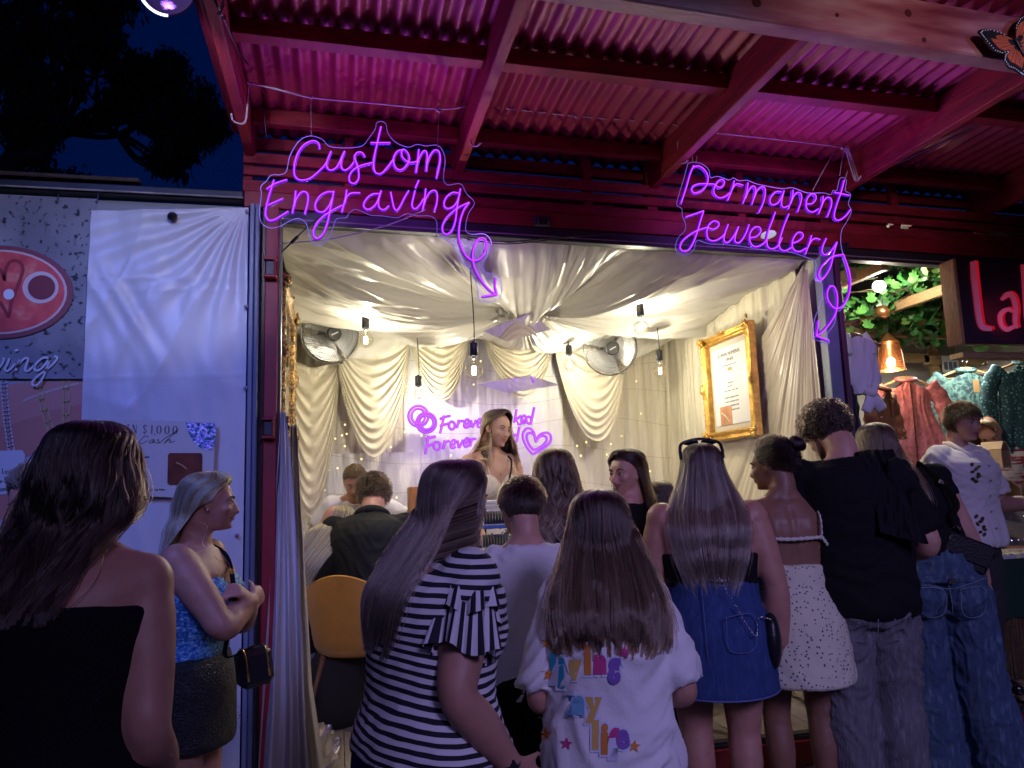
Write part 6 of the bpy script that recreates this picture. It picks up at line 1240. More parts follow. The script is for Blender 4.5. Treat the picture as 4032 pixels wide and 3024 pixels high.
def head_mesh(mb, p, face=True, male=False, ears=True):
    E = lambda c, r, R=None: ellipsoid(mb, p.h(c), np.array(r) * p.hs * p.H, 18, 12, p.W @ p.HR @ (R if R is not None else np.eye(3)))
    E((0, -.065, .125), (.335, .415, .372)); j = 1.06 if male else 1.0
    secs = [(.30, .27, .30, -.1), (.18, .305, .362, -.12), (.10, .312, .378, -.12), (.02, .31, .36, -.1), (-.08, .302, .372, -.06), (-.17, .28 * j, .372, -.03), (-.26, .248 * j, .366, .0), (-.35, .205 * j, .352, .03), (-.43, .15 * j, .335, .07), (-.49, .085 * j, .285, .12)]
    a = np.linspace(0, 2 * math.pi, 22, endpoint=False); rings = []
    for z, w_, yf, yb in secs:
        ca, sa = np.cos(a), np.sin(a); sy = np.where(sa > 0, np.abs(sa) ** .8 * yf, 0 - np.abs(sa) ** .9 * (-yb + .02 if yb < 0 else -yb)); rings.append(p.h(np.stack([np.sign(ca) * np.abs(ca) ** .8 * w_, sy, 0 * a + z], 1)))
    loft(mb, np.array(rings))
    if ears:
        for sx in (-1, 1): E((sx * .335, -.035, -.02), (.028, .075, .125), Rz(sx * .3)); E((sx * .335, -.02, -.13), (.022, .04, .045))
    if not face: return
    tube(mb, p.h(spline([(0, .365, .06), (0, .395, -.02), (0, .445, -.10), (0, .475, -.145), (0, .43, -.185)], 4)), np.interp(np.linspace(0, 1, 17), [0, .3, .7, .9, 1], [.030, .034, .048, .055, .035]) * p.hs * p.H, 10)
    for sx in (-1, 1):
        E((sx * .052, .405, -.155), (.034, .045, .034)); E((sx * .135, .335, .085), (.115, .045, .032)); E((sx * .17, .285, -.105), (.105, .085, .09))
    E((0, .372, -.245), (.105, .036, .024)); E((0, .368, -.292), (.088, .036, .026)); E((0, .335, -.425), (.085, .055, .055))
def face_parts(p, brow=(.10, .05, .03), lip=(.45, .12, .12), iris=(.12, .07, .03), look=(0, 0), smile=.0, lash=True):
    hsH = p.hs * p.H; eyew = mat('eye_white', (.62, .60, .58), .25); pup = mat('iris_%g' % iris[0], iris, .2); blk_ = mat('lash', (.02, .014, .012), .6)
    RR = p.W @ p.HR
    for sx in (-1, 1):
        c = p.h((sx * .135, .336, .004)); b = MB(); ellipsoid(b, c, np.array((.062, .036, .030)) * hsH, 14, 10, RR); e = b.build('eye', eyew, p.root, smooth=True)
        b = MB(); ellipsoid(b, p.h((sx * .135 + .022 * look[0], .3685, .002 + .012 * look[1])), np.array((.024, .006, .025)) * hsH, 12, 8, RR); b.build('iris', pup, e, smooth=True)
        b = MB(); tube(b, p.h(spline([(sx * .072, .362, .0), (sx * .105, .374, .026), (sx * .145, .370, .032), (sx * .185, .348, .020), (sx * .205, .330, .004)], 4)), np.interp(np.linspace(0, 1, 17), [0, .5, 1], [.004, .009, .004]) * hsH, 6); b.build('eyelash', blk_, e, smooth=True)
        b = MB(); tube(b, p.h(spline([(sx * .065, .384, .075), (sx * .12, .388, .108), (sx * .18, .362, .112), (sx * .235, .312, .085)], 4)), np.interp(np.linspace(0, 1, 13), [0, .3, 1], [.014, .016, .006]) * hsH, 6, flat=.6); b.build('eyebrow', mat('brow_%g' % brow[0], brow, .8), p.root, smooth=True)
    b = MB(); tube(b, p.h(spline([(-.118 - smile * .03, .345, -.262 + smile * .05), (-.05, .394, -.246), (0, .402, -.252), (.05, .394, -.246), (.118 + smile * .03, .345, -.262 + smile * .05)], 4)), np.interp(np.linspace(0, 1, 17), [0, .5, 1], [.005, .019, .005]) * hsH, 7, flat=.8)
    tube(b, p.h(spline([(-.105 - smile * .03, .346, -.270 + smile * .045), (-.05, .390, -.292), (0, .397, -.297), (.05, .390, -.292), (.105 + smile * .03, .346, -.270 + smile * .045)], 4)), np.interp(np.linspace(0, 1, 17), [0, .5, 1], [.005, .021, .005]) * hsH, 7, flat=.8)
    l_ = b.build('lips', mat('lips_%g' % lip[0], lip, .4), p.root, smooth=True)
    b = MB(); tube(b, p.h(spline([(-.118 - smile * .03, .352, -.266 + smile * .05), (-.05, .404, -.270), (0, .411, -.272), (.05, .404, -.270), (.118 + smile * .03, .352, -.266 + smile * .05)], 4)), .0045 * hsH, 5); b.build('mouth_line', mat('mouth_dark', (.08, .02, .02), .6), l_)
def queue(p, name, mb, material, voxel, smooth=4, disp=None, parent=None, attr=None):
    """the lofted pieces are fused into one continuous surface once all people are laid out"""
    me = bpy.data.meshes.new(name + '_raw'); me.from_pydata(mb.verts().tolist(), [], mb.f); o = bpy.data.objects.new(name, me); link(o, parent or p.root); me.materials.append(material)
    md = o.modifiers.new('fuse', 'REMESH'); md.mode = 'VOXEL'; md.voxel_size = voxel; md.use_smooth_shade = True
    QUEUE.append((o, material, smooth, disp, attr)); p.solids.append(o); return o
def flush():
    bpy.context.view_layer.update(); dg = bpy.context.evaluated_depsgraph_get()
    for o, material, sm, disp, attr in QUEUE:
        me = bpy.data.meshes.new_from_object(o.evaluated_get(dg)); o.modifiers.clear(); old = o.data; o.data = me; bpy.data.meshes.remove(old); me.name = o.name
        n = len(me.vertices); co = np.empty(n * 3, np.float32); me.vertices.foreach_get('co', co); co = co.reshape(-1, 3).astype(float)
        ed = np.empty(len(me.edges) * 2, np.int32); me.edges.foreach_get('vertices', ed); ed = ed.reshape(-1, 2); deg = np.bincount(ed.ravel(), minlength=n)[:, None] + 1e-9
        def lap(c): return np.stack([np.bincount(ed[:, 0], c[ed[:, 1], i], n) + np.bincount(ed[:, 1], c[ed[:, 0], i], n) for i in range(3)], 1) / deg
        for k in range(sm): co = co + .5 * (lap(co) - co); co = co - .32 * (lap(co) - co) if k % 2 else co
        if disp is not None:
            me.vertices.foreach_set('co', co.astype(np.float32).ravel()); me.update(); nr = np.empty(n * 3, np.float32); me.vertices.foreach_get('normal', nr); co = co + nr.reshape(-1, 3) * disp(co)[:, None]
        me.vertices.foreach_set('co', co.astype(np.float32).ravel())
        me.materials.clear(); me.materials.append(material); me.polygons.foreach_set('use_smooth', [True] * len(me.polygons)); me.update()
        if attr is not None:
            for nm, fn in attr.items(): set_attr(o, nm, fn(co))
    QUEUE.clear()
    for a, k in HAIRQ: _hair_long(*a, **k)
def folds(a=.006, f=7, seed=0, up=1.0, diag=(0, 0)):
    """creases in world space: a few broad drags, sharper ridges and small puckers"""
    def fn(co):
        q = co.copy(); wob = .05 * noise3(co * 4 + seed)[:, None]; q = q + wob; q[:, 2] += (.45 + diag[0]) * np.abs(noise3(co * V(2.2, 2.2, 1.2) + seed + 3)) + diag[1] * co[:, 1]; P = q * V(f * .8, f * .8, f * 1.9 * up) + seed
        r = np.clip(1 - 3.2 * np.abs(noise3(P)), -.6, 1); r2 = np.clip(1 - 3 * np.abs(noise3(P * 1.9 + 9)), -.5, 1); big = noise3(co * V(f * .45, f * .45, f * .5) + seed + 30); return a * (.75 * r * (.6 + .7 * big) + .4 * r2 + .5 * big)
    return fn
def body(p, voxel=.011, face=False, male=False, ears=True, hands=(), legs=True, feet=True, neckr=.034, extra=None, armr=None):
    b = MB(); T = p.torso(-.26, .97, wfun=lambda t, W_, D_: (W_ * (.9 if t < .12 else 1), D_ * (.84 if t < .12 else 1))); loft(b, T)
    c0, R0 = p.sp(.93); c1, _ = p.sp(1.06); nk = [c0, p.sp(1.0)[0], (c1 + p.hc) / 2 + p.HR @ V(0, -.12, -.12) * p.hs, p.hc + p.HR @ V(0, -.10, -.02) * p.hs]
    tube(b, p.w(spline(nk, 5)), np.interp(np.linspace(0, 1, 16), [0, .3, 1], [neckr * 1.5, neckr * 1.05, neckr]) * p.H, 14)
    S, R = p.sp(.97)
    for sg in (-1, 1):  # trapezius
        tube(b, p.w(spline([S + R @ V(sg * .015, -.008, .02), S + R @ V(sg * .05, -.006, -.012), p.arms['R' if sg > 0 else 'L'][0] + R @ V(0, -.004, .006)], 5)), np.array([.024] * 4 + [.026] * 4 + [.028] * 3) * p.H * (1 + .15 * male), 10)
    for k in 'RL':
        v, f = p.limb(arm_pts(p, k), arm_radii(p.ar)); b.add(v, f); ellipsoid(b, p.w(p.arms[k][0]), np.array((.033, .034, .034)) * p.H * p.ar)
        if k in hands: hand(b, p, k, p.arms[k][3])
        else:
            S_, E_, W_, a = p.arms[k]; d = (W_ - E_) / np.linalg.norm(W_ - E_); tube(b, p.w([W_, W_ + d * .03, W_ + d * .07]), np.array([.016, .021, .014]) * p.H, 10, flat=.6)
        if legs:
            lp = leg_pts(p, k); v, f = p.limb(lp, np.array([.053, .051, .0445, .0360, .0365, .029, .0205]) * p.lr); b.add(v, f)
            if feet: a_ = p.legs[k][2]; tube(b, p.w([a_ + V(0, -.02, -.015), a_ + V(0, .03, -.02), a_ + V(0, .085, -.032), a_ + V(0, .11, -.035)]), np.array([.022, .024, .02, .01]) * p.H, 10)
    if p.bust:
        for sg in (-1, 1): c, R = p.sp(.60); ellipsoid(b, p.w(c + R @ V(sg * .045, .052, 0)), np.array((.045, .042, .045)) * p.H * p.bust)
    if legs and not p.seat:
        for sg in (-1, 1): c, R = p.sp(-.07); ellipsoid(b, p.w(c + R @ V(sg * .042 * p.hw, -.036, 0)), np.array((.046, .034, .046)) * p.H * p.butt)
    head_mesh(b, p, face, male, ears)
    def relief(co):
        q = ((co - p.base) @ p.W) / p.H; t = np.interp(q[:, 2], p.p[:, 2][p.t <= 1.2], p.t[p.t <= 1.2]); cx, cy = np.interp(t, p.t, p.p[:, 0]), np.interp(t, p.t, p.p[:, 1]); tw = p.tw * np.clip(t, 0, 1); dx, dy = q[:, 0] - cx, q[:, 1] - cy; lx, ly = dx * np.cos(tw) + dy * np.sin(tw), -dx * np.sin(tw) + dy * np.cos(tw)
        bk = np.clip(-(ly + .02) / .02, 0, 1) * np.clip((t - .15) / .15, 0, 1) * np.clip((1.02 - t) / .08, 0, 1) * (np.abs(lx) < .11)
        sc = np.exp(-((np.abs(lx) - .047 - .03 * (t - .75)) / .016) ** 2 - ((t - .74) / .14) ** 2); return bk * (-.0075 * np.exp(-(lx / .011) ** 2) + .0055 * sc - .004 * np.exp(-((np.abs(lx) - .024) / .010) ** 2 - ((t - .7) / .15) ** 2)) * p.H / 1.6 + .0012 * noise3(co * 30)
    if extra: extra(b)
    return queue(p, 'body', b, p.skin, voxel, 5, relief)
def tee(p, name, m, t0=-.18, t1=.985, ease=.008, sleeve=.55, sl_r=1.25, disp=None, voxel=.010, wfun=None, full=False, parent=None, attr=None, hemflare=0, cut=None):
    b = MB(); wf = wfun or (lambda t, W_, D_: (W_ + hemflare * np.clip(.5 - t, 0, 1), D_ + hemflare * np.clip(.5 - t, 0, 1) * .6)); loft(b, p.torso(t0, t1, ease, wfun=wf))
    if p.bust:
        for sg in (-1, 1): c, R = p.sp(.60); ellipsoid(b, p.w(c + R @ V(sg * .045, .052, 0)), np.array((.05, .047, .05)) * p.H * p.bust)
    if not p.seat and t0 < -.1:
        for sg in (-1, 1): c, R = p.sp(-.06); ellipsoid(b, p.w(c + R @ V(sg * .040 * p.hw, -.040, 0)), np.array((.060, .056, .050)) * p.H * p.butt)
    if sleeve:
        S, R = p.sp(.955)
        for k, sg in (('R', 1), ('L', -1)):
            A, E_, W_, a = p.arms[k]; L = arm_pts(p, k); sl = sleeve[k] if isinstance(sleeve, dict) else sleeve
            pts = [A] + [A + (E_ - A) * q for q in np.linspace(.25, min(sl, 1), 4)] + ([E_ + (W_ - E_) * q for q in np.linspace(.3, sl - 1, 3)] if sl > 1 else [])
            rr = np.interp(np.linspace(0, 1, len(pts)), [0, .4, 1], [.0355, .034 * (1 + (sl_r - 1) * .55), .031 * sl_r]) * p.ar; tube(b, p.w(spline(pts, 4)), np.interp(np.linspace(0, 1, (len(pts) - 1) * 4 + 1), np.linspace(0, 1, len(rr)), rr) * p.H, 14)
            ellipsoid(b, p.w(A), np.array((.041, .042, .040)) * p.H * p.ar)
            tube(b, p.w(spline([S + R @ V(sg * .022, -.006, .004), S + R @ V(sg * .055, -.004, -.012), A + R @ V(0, 0, .010)], 5)), np.array([.028] * 4 + [.033] * 4 + [.036] * 3) * p.H, 10)
    if t1 > .95: tube(b, p.w(np.array([p.sp(t1 + .015)[0] + p.sp(t1 + .015)[1] @ V(.0415 * math.cos(q), .0415 * math.sin(q) + .003, .006 * math.sin(q)) for q in np.linspace(0, 2 * math.pi, 25)])), .0062 * p.H, 7)
    return queue(p, name, b, m, voxel, 3, disp or folds(), parent, attr)
def skirt(p, name, m, t1, hem, w0=None, w1=.135, d1=.10, disp=None, voxel=.011, parent=None, attr=None, back=.0):
    """waist at spine fraction t1 to hem height (fraction of stature), flared"""
    a = np.linspace(0, 2 * math.pi, 26, endpoint=False); R_ = []; c1, _ = p.sp(t1); zs = np.linspace(c1[2], hem, 12)
    for z in zs:
        t = (z - p.hip) / .31; f = (c1[2] - z) / (c1[2] - hem); W_ = np.interp(t, TT, TW) * p.hw if t > -.07 else .104 * p.hw; D_ = np.interp(t, TT, TD) * p.ds if t > -.07 else .074 * p.ds
        W_ = max(W_ + .006, (w0 or 0)) * (1 - f) + max(W_ + .006, w1) * f if f > .4 else W_ + .006 + f * .01; D_ = max(D_ + .012, d1 * f + D_ * (1 - f)); c = p.sp(max(t, 0))[0] if t > 0 else V(0, 0, z); c[2] = z
        sa_ = np.sin(a); R_.append(c + np.stack([np.cos(a) * W_, np.where(sa_ < 0, sa_ * (D_ + .030 * p.butt * np.clip(f * 2.2, 0, 1)), sa_ * D_) - back * f, 0 * a], 1))
    b = MB(); loft(b, p.w(np.array(R_).reshape(-1, 3)).reshape(len(zs), 26, 3))
    return queue(p, name, b, m, voxel, 4, disp or folds(.004, 8), parent, attr)
def trousers(p, name, m, t1=.16, radii=(.066, .064, .058, .052, .052, .052, .052), disp=None, voxel=.011, ease=.006, short=None, attr=None):
    b = MB(); loft(b, p.torso(-.24, t1, ease))
    for sg in (-1, 1):
        if not p.seat: c, R = p.sp(-.075); ellipsoid(b, p.w(c + R @ V(sg * .043 * p.hw, -.042, 0)), np.array((.063, .056, .068)) * p.H * p.butt)
    for k in 'RL':
        lp = leg_pts(p, k); 
        if short: lp = lp[:4]
        lp[-1] = lp[-1] + (V(0, 0, -.018) if not short else 0); v, f = p.limb(lp, np.array(radii[:len(lp)]) * p.lr, 18); b.add(v, f)
    return queue(p, name, b, m, voxel, 4, disp or folds(.005, 8), None, attr)
def shoes(p, m):
    for k in 'RL':
        a_ = p.legs[k][2]; b = MB(); tube(b, p.w([a_ + V(0, -.032, -.022), a_ + V(0, .0, -.016), a_ + V(0, .05, -.026), a_ + V(0, .10, -.031), a_ + V(0, .118, -.034)]), np.array([.018, .026, .026, .024, .012]) * p.H, 14, flat=.85); tube(b, p.w([a_ + V(0, 0, -.02), a_ + V(0, -.004, .02)]), np.array([.027, .026]) * p.H, 12)
        o = b.build('shoe', m, p.root, smooth=True); b = MB(); q = p.w(a_ + V(0, .042, -.041)); box(b, q, (.062 * p.H, .165 * p.H, .014 * p.H), p.W, ch=.003); b.build('sole', black_plastic, o)
# ------------------------------------------------------------------ hair
def hair_mat(name, root, tip, rnd=.25, rough=.27):
    if name in MATS: return MATS[name]
    m = bpy.data.materials.new(name); m.use_nodes = True; n = m.node_tree.nodes; l = m.node_tree.links; n.clear(); rnd = min(.75, rnd * 1.6); tip = tuple(min(.9, c * 1.45) for c in tip); root = tuple(c * 1.15 for c in root)
    o = n.new('ShaderNodeOutputMaterial'); h = n.new('ShaderNodeBsdfHairPrincipled'); h.parametrization = 'COLOR'; h.inputs['Roughness'].default_value = rough; h.inputs['Radial Roughness'].default_value = .4; h.inputs['Random Roughness'].default_value = .5
    i = n.new('ShaderNodeHairInfo'); r = n.new('ShaderNodeValToRGB'); r.color_ramp.elements[0].position = .15; r.color_ramp.elements[0].color = (*root, 1); r.color_ramp.elements[1].position = .85; r.color_ramp.elements[1].color = (*tip, 1); l.new(i.outputs['Intercept'], r.inputs[0])
    mr = n.new('ShaderNodeMapRange'); mr.inputs['To Min'].default_value = 1 - rnd; mr.inputs['To Max'].default_value = 1 + rnd * 1.6; l.new(i.outputs['Random'], mr.inputs['Value'])
    x = n.new('ShaderNodeMix'); x.data_type = 'RGBA'; x.blend_type = 'MULTIPLY'; x.inputs[0].default_value = 1; l.new(r.outputs[0], x.inputs[6]); l.new(mr.outputs[0], x.inputs[7]); at_ = n.new('ShaderNodeAttribute'); at_.attribute_name = 'shade'; y = n.new('ShaderNodeMix'); y.data_type = 'RGBA'; y.blend_type = 'MULTIPLY'; y.inputs[0].default_value = 1; l.new(x.outputs[2], y.inputs[6]); l.new(at_.outputs['Fac'], y.inputs[7]); l.new(y.outputs[2], h.inputs['Color']); l.new(h.outputs[0], o.inputs[0]); MATS[name] = m; return m
def curves(name, P, r0, r1, m, parent, shade=None):
    """P (n, k, 3) strands"""
    n, k = P.shape[:2]; hc_ = bpy.data.hair_curves.new(name); hc_.add_curves([k] * n)
    hc_.attributes['position'].data.foreach_set('vector', P.astype(np.float32).ravel())
    ra = hc_.attributes.get('radius') or hc_.attributes.new('radius', 'FLOAT', 'POINT'); ra.data.foreach_set('value', np.tile(np.linspace(r0, r1, k), n).astype(np.float32))
    sa_ = hc_.attributes.new('shade', 'FLOAT', 'CURVE'); sa_.data.foreach_set('value', (np.ones(n) if shade is None else shade).astype(np.float32))
    hc_.materials.append(m); return link(bpy.data.objects.new(name, hc_), parent)
LONG = [(0, .03, .08, .0, 180), (.02, .15, .22, -.02, 180), (.07, .26, .335, -.04, 180), (.15, .335, .40, -.06, 180), (.26, .378, .43, -.07, 150), (.42, .395, .44, -.08, 122), (.6, .395, .42, -.09, 116), (.8, .39, .37, -.11, 112), (.98, .41, .33, -.14, 110)]
def hair_long(*a, **k): HAIRQ.append((a, k))
HAIRQ = []
def _hair_long(p, rings, m, base_m, n=4200, k=16, wave=(.0, 6), seed=0, tip=.10, clump=60, r=.0011, thick=.05, up=None, fly=.03, name='hair', part=0.0, layer=.0, ease=.014, pullk=.62):
    """rings in head heights below the crown: (drop, half width, half depth, y offset, opening half angle[, x offset]); world-down, turned with the head"""
    rg = np.random.default_rng(seed + 50); hsH = p.hs * p.H; f = p.W @ p.HR[:, 1]; yaw = math.atan2(f[1], f[0]) - math.pi / 2; R = Rz(yaw); crown = p.h((0, -.03, .5)) + V(0, 0, .012)
    A = np.array([(q + (0,))[:6] if len(q) == 5 else q for q in rings], float); s = np.concatenate([[0], np.cumsum(np.hypot(np.diff(A[:, 0]), np.diff((A[:, 1] + A[:, 2]) / 2)))]); s /= s[-1]
    def surf(u, v, off):
        z, w_, d_, yo, th, xo = [np.interp(v, s, A[:, i]) for i in range(6)]
        th = u * np.radians(th); x = (w_ + off) * np.sin(th) + xo + part * np.clip(1 - v * 6, 0, 1); y = yo - (d_ + off) * np.cos(th); return crown + (np.stack([x, y, -z - 0 * x], -1) * hsH) @ R.T
    surf0 = surf; yb, yf, gx, gz, zn, zf = p.maps()
    def surf(u, v, off):
        P = surf0(u, v, off); q = ((P - p.base) @ p.W) / p.H; fx = np.clip((q[..., 0] - gx[0]) / (gx[1] - gx[0]), 0, len(gx) - 1.01); fz = np.clip((q[..., 2] - gz[0]) / (gz[1] - gz[0]), 0, len(gz) - 1.01); ix, iz = fx.astype(int), fz.astype(int); ax, az = fx - ix, fz - iz
        bl = lambda m: (m[ix, iz] * (1 - ax) + m[ix + 1, iz] * ax) * (1 - az) + (m[ix, iz + 1] * (1 - ax) + m[ix + 1, iz + 1] * ax) * az
        b_, f_ = bl(yb), bl(yf); y = q[..., 1]; g_ = (.20 * np.maximum(off, -.03) + .014) * p.hs; th = u * np.radians(np.interp(v, s, A[:, 4])); isb = np.abs(th) < np.radians(109)
        if p.turned: isb = y < np.where((b_ < 5) & (f_ > -5), (b_ + f_) / 2, .02)
        y2 = np.where(isb, np.minimum(y, b_ - g_), np.maximum(y, f_ + g_)); k = np.where(isb, np.clip((zn - q[..., 2]) / .03, 0, 1), np.clip((zf - q[..., 2]) / .02, 0, 1)); q[..., 1] = y + (y2 - y) * k; return p.base + (q * p.H) @ p.W.T
    u, v = np.meshgrid(np.linspace(-1, 1, 45), np.linspace(0, .93, 40), indexing='ij'); jag = .05 * noise3(np.stack([u * 9, 0 * u, 0 * u + seed], -1)); b = MB(); grid(b, surf(u, v * (.97 + 2.2 * jag * v), -.035 - .012 * v)); sh = b.build(name, base_m, p.root, smooth=True)
    u0 = rg.uniform(-1, 1, n); cl = np.round(u0 * clump) / clump; clr = np.random.default_rng(seed).normal(size=4 * clump + 9); ci = (np.round(u0 * clump) + clump).astype(int)
    ve = 1 - tip * rg.random(n) ** 1.5 - tip * .8 * np.abs(clr[ci]) * .5 - (layer * rg.random(n) if layer else 0); vs_ = rg.random(n) ** 2 * .10; T = np.linspace(0, 1, k)
    v = vs_[:, None] + (ve - vs_)[:, None] * T[None]; pull = pullk * v ** 1.3; u = u0[:, None] + (cl - u0)[:, None] * pull + rg.normal(size=n)[:, None] * fly * .35 * v ** 2
    ph = clr[(ci * 3 + 7) % len(clr)] * 3 + rg.normal(size=n) * .5; ph2 = clr[(ci * 5 + 3) % len(clr)] * 3; wv = wave[0] * np.clip(v * 1.6 - .25, 0, 1)
    off = (rg.random(n) ** 2 * thick)[:, None] * (.35 + .65 * v) + clr[(ci * 2 + 1) % len(clr)][:, None] * .012 * v + wv * .55 * np.sin(wave[1] * 6.28 * v + ph[:, None]) + (rg.random(n) < .04)[:, None] * fly * v
    u = u + wv * np.cos(wave[1] * 6.28 * v + ph2[:, None]) * .8 + .02 * v * np.sin(9 * v + ph[:, None])
    fl2 = (rg.random(n) < .035)[:, None]; off = off + fl2 * rg.uniform(.02, .16, n)[:, None] * v ** 1.2; u = u + fl2 * rg.normal(size=n)[:, None] * .06 * v
    c2 = np.random.default_rng(seed + 9).normal(size=400); q2 = np.interp((u0 + 1) * 90 % 399, np.arange(400), c2); q3 = np.interp((u0 + 1) * 28 % 399, np.arange(400), c2[::-1]); shade = np.clip(np.exp(.42 * q2 + .30 * q3 + .28 * rg.normal(size=n)), .3, 2.6)
    P = surf(u, v, off); curves('hair_strands', P, r, r * .55, m, sh, shade); return sh
def scalp_pts(p, n, rg, zmin=None, front=.28, side=-.05, back=-.28):
    """random points on the cranium above the hairline, in head units, with normals"""
    out = []
    while len(out) < n:
        d = rg.normal(size=3); d /= np.linalg.norm(d); q = d * V(.345, .43, .385) + V(0, -.065, .125); y = q[1]
        line = np.interp(y, [-.5, -.2, 0, .14, .25, .4], [back, back, side, side + .10, front, front + .04])
        if q[2] > line: out.append((q, d))
    return np.array([o[0] for o in out]), np.array([o[1] for o in out])
def hair_cap(p, m, scale=1.03, front=.28, side=-.05, back=-.28, name='hair'):
    th = np.linspace(0, 2 * math.pi, 48); nz = 18; rows = []
    for f in np.linspace(0, 1, nz):
        row = []
        for a in th:
            y = math.sin(a); line = np.interp(y * .45 - .065, [-.5, -.2, 0, .14, .25, .4], [back, back, side, side + .10, front, front + .04]); z1 = (line - .125) / .385; ph = math.acos(1) * (1 - f) + f * math.acos(np.clip(z1, -.95, 1)); row.append(V(.345 * math.sin(ph) * math.cos(a), .43 * math.sin(ph) * math.sin(a), .385 * math.cos(ph)) * scale + V(0, -.065, .125))
        rows.append(row)
    b = MB(); P = np.array(rows); grid(b, p.h(P.reshape(-1, 3)).reshape(P.shape)); return b.build(name, m, p.root, smooth=True)
def hair_short(p, m, base_m, n=2600, L=.16, flow=(0, -.4, -.6), lift=.5, seed=0, k=6, r=.0011, front=.28, side=-.05, back=-.28, curl=0, fade=True, topL=1.0):
    rg = np.random.default_rng(seed); sh = hair_cap(p, base_m, 1.02, front, side, back); Q, Nn = scalp_pts(p, n, rg, None, front, side, back); t = np.linspace(0, 1, k)
    fl_ = np.array(flow, float)[None] + rg.normal(size=(n, 3)) * .28; fl_ = fl_ - Nn * np.sum(fl_ * Nn, 1, keepdims=True); fl_ /= np.linalg.norm(fl_, axis=1, keepdims=True) + 1e-9
    zz = np.clip((Q[:, 2] - side) / .4, 0, 1); Ls = L * ((.35 + .65 * zz * topL) if fade else 1) * rg.uniform(.7, 1.1, n)
    d = Nn * lift + fl_; d /= np.linalg.norm(d, axis=1, keepdims=True); P = Q[:, None] + d[:, None] * (Ls[:, None] * t)[..., None] - Nn[:, None] * (Ls[:, None] * t ** 2)[..., None] * lift * .45
    if curl:
        ph = rg.random(n) * 6.28; e1 = np.cross(d, Nn); e1 /= np.linalg.norm(e1, axis=1, keepdims=True) + 1e-9; e2 = np.cross(d, e1); a = t[None] * curl * rg.uniform(.7, 1.3, n)[:, None] + ph[:, None]
        P = P + .052 * (np.cos(a)[..., None] * e1[:, None] + np.sin(a)[..., None] * e2[:, None]) * np.clip(t * 3, 0, 1)[None, :, None]
    curves('hair_strands', p.h(P.reshape(-1, 3)).reshape(P.shape), r, r * .6, m, sh); return sh
# ================================================================== PEOPLE: the crowd
SK = [skin_mat('skin_fair', (.52, .28, .21)), skin_mat('skin_rose', (.47, .235, .175)), skin_mat('skin_tan', (.25, .125, .08)), skin_mat('skin_warm', (.46, .26, .18))]
cot_b = mat('black_cotton', (.007, .007, .009), .9, spec=.2, bump=(140, .15))
lav_w = mat('white_tee_cotton', (.74, .73, .74), .9, spec=.12, bump=(120, .15), var=(3, .03))
base_dark = mat('hair_base_dark', (.012, .008, .007), .6, bump=(90, .4)); base_br = mat('hair_base_brown', (.035, .02, .013), .6); base_bl = mat('hair_base_blonde', (.20, .13, .08), .6); base_ash = mat('hair_base_ash', (.075, .05, .04), .6)
def denim(name, col, light_):
    return mat(name, col, .95, spec=.06, stretch=(1, 1, .22), ramp=(55, [(.25, col), (.55, tuple(c * 1.3 for c in col)), (.85, light_)]), bump=(160, .6, 3))
def seam(p, name, pts, m, r=.0022, parent=None, off=(0, 0, 0)):
    b = MB(); tube(b, spline(np.array(pts) + V(*off), 5), r, 5); return b.build(name, m, parent or p.root, smooth=True)
# ---- A: woman seen from behind, strapless black dress (front left)
A = Person('woman from behind in a black strapless dress with long dark wavy hair', (205, 908), 1.80, -4, lean=4, sw=.111, ws=1.18, ds=1.2, hw=1.2, arm=1.14, skin=SK[1], hunch=6, twist=-6, head=(-14, 6, 4), drop=.022,
           arms={'R': dict(u=(.13, -.06, -1), f=(-.15, .9, -.55)), 'L': dict(u=(.2, -.05, -1), f=(-.15, .8, -.5))})
body(A, .011, legs=True)
glit = mat('black_glitter_cloth', (.004, .004, .007), .9, spec=.2, bump=(150, .3)); 
tee(A, 'dress_bodice', glit, -.22, .735, .008, 0, disp=folds(.003, 6, 2), wfun=lambda t, W_, D_: (W_ + .002, D_ + .004)); skirt(A, 'dress_skirt', glit, .06, .12, w1=.19, d1=.15, disp=folds(.008, 5, 4, .4))
c, R = A.sp(.72); zp = A.w(c + R @ V(-.005, -.092, -.004)); b = MB(); box(b, zp, (.007, .006, .022), ch=.002); tube(b, [zp + V(0, 0, -.01), zp + V(0, -.004, -.03)], .0022, 6); b.build('zip_pull', chrome, A.root)
rg = np.random.default_rng(4); b = MB()
for k in range(170):
    t = rg.uniform(-1.1, .5); a = rg.uniform(-2.8, -.3); 
    if t > -.2: c, R = A.sp(t); W_, D_ = np.interp(t, TT, TW) * 1.27 + .012, np.interp(t, TT, TD) * 1.25 + .016; q = c + R @ V(W_ * math.cos(a), D_ * math.sin(a), 0)
    else: f = (-t - .2) / .9; W_, D_ = .125 + .055 * f, .098 + .05 * f; q = V(W_ * math.cos(a), D_ * math.sin(a), A.hip + t * .31)
    ellipsoid(b, A.w(q), (.0013, .0013, .0013), 5, 4)
b.build('glitter', mat('glitter_speck', (.55, .5, .6), .2, metal=1), A.root, kind='stuff')
RA = LONG[:5] + [(.42, .43, .47, -.07, 128), (.62, .49, .47, -.08, 125, .0), (.82, .52, .43, -.11, 120, .0), (1.02, .48, .36, -.14, 108, .0), (1.22, .42, .26, -.22, 92, -.02), (1.45, .36, .20, -.26, 85, -.05), (1.70, .27, .14, -.28, 80, -.08), (1.92, .18, .10, -.28, 80, -.09)]
hair_long(A, RA, hair_mat('hair_dark_brown', (.010, .006, .005), (.020, .011, .008), .4), base_dark, 5200, 22, (.13, 2.3), 1, .22, 26, .0011, .09, fly=.05)
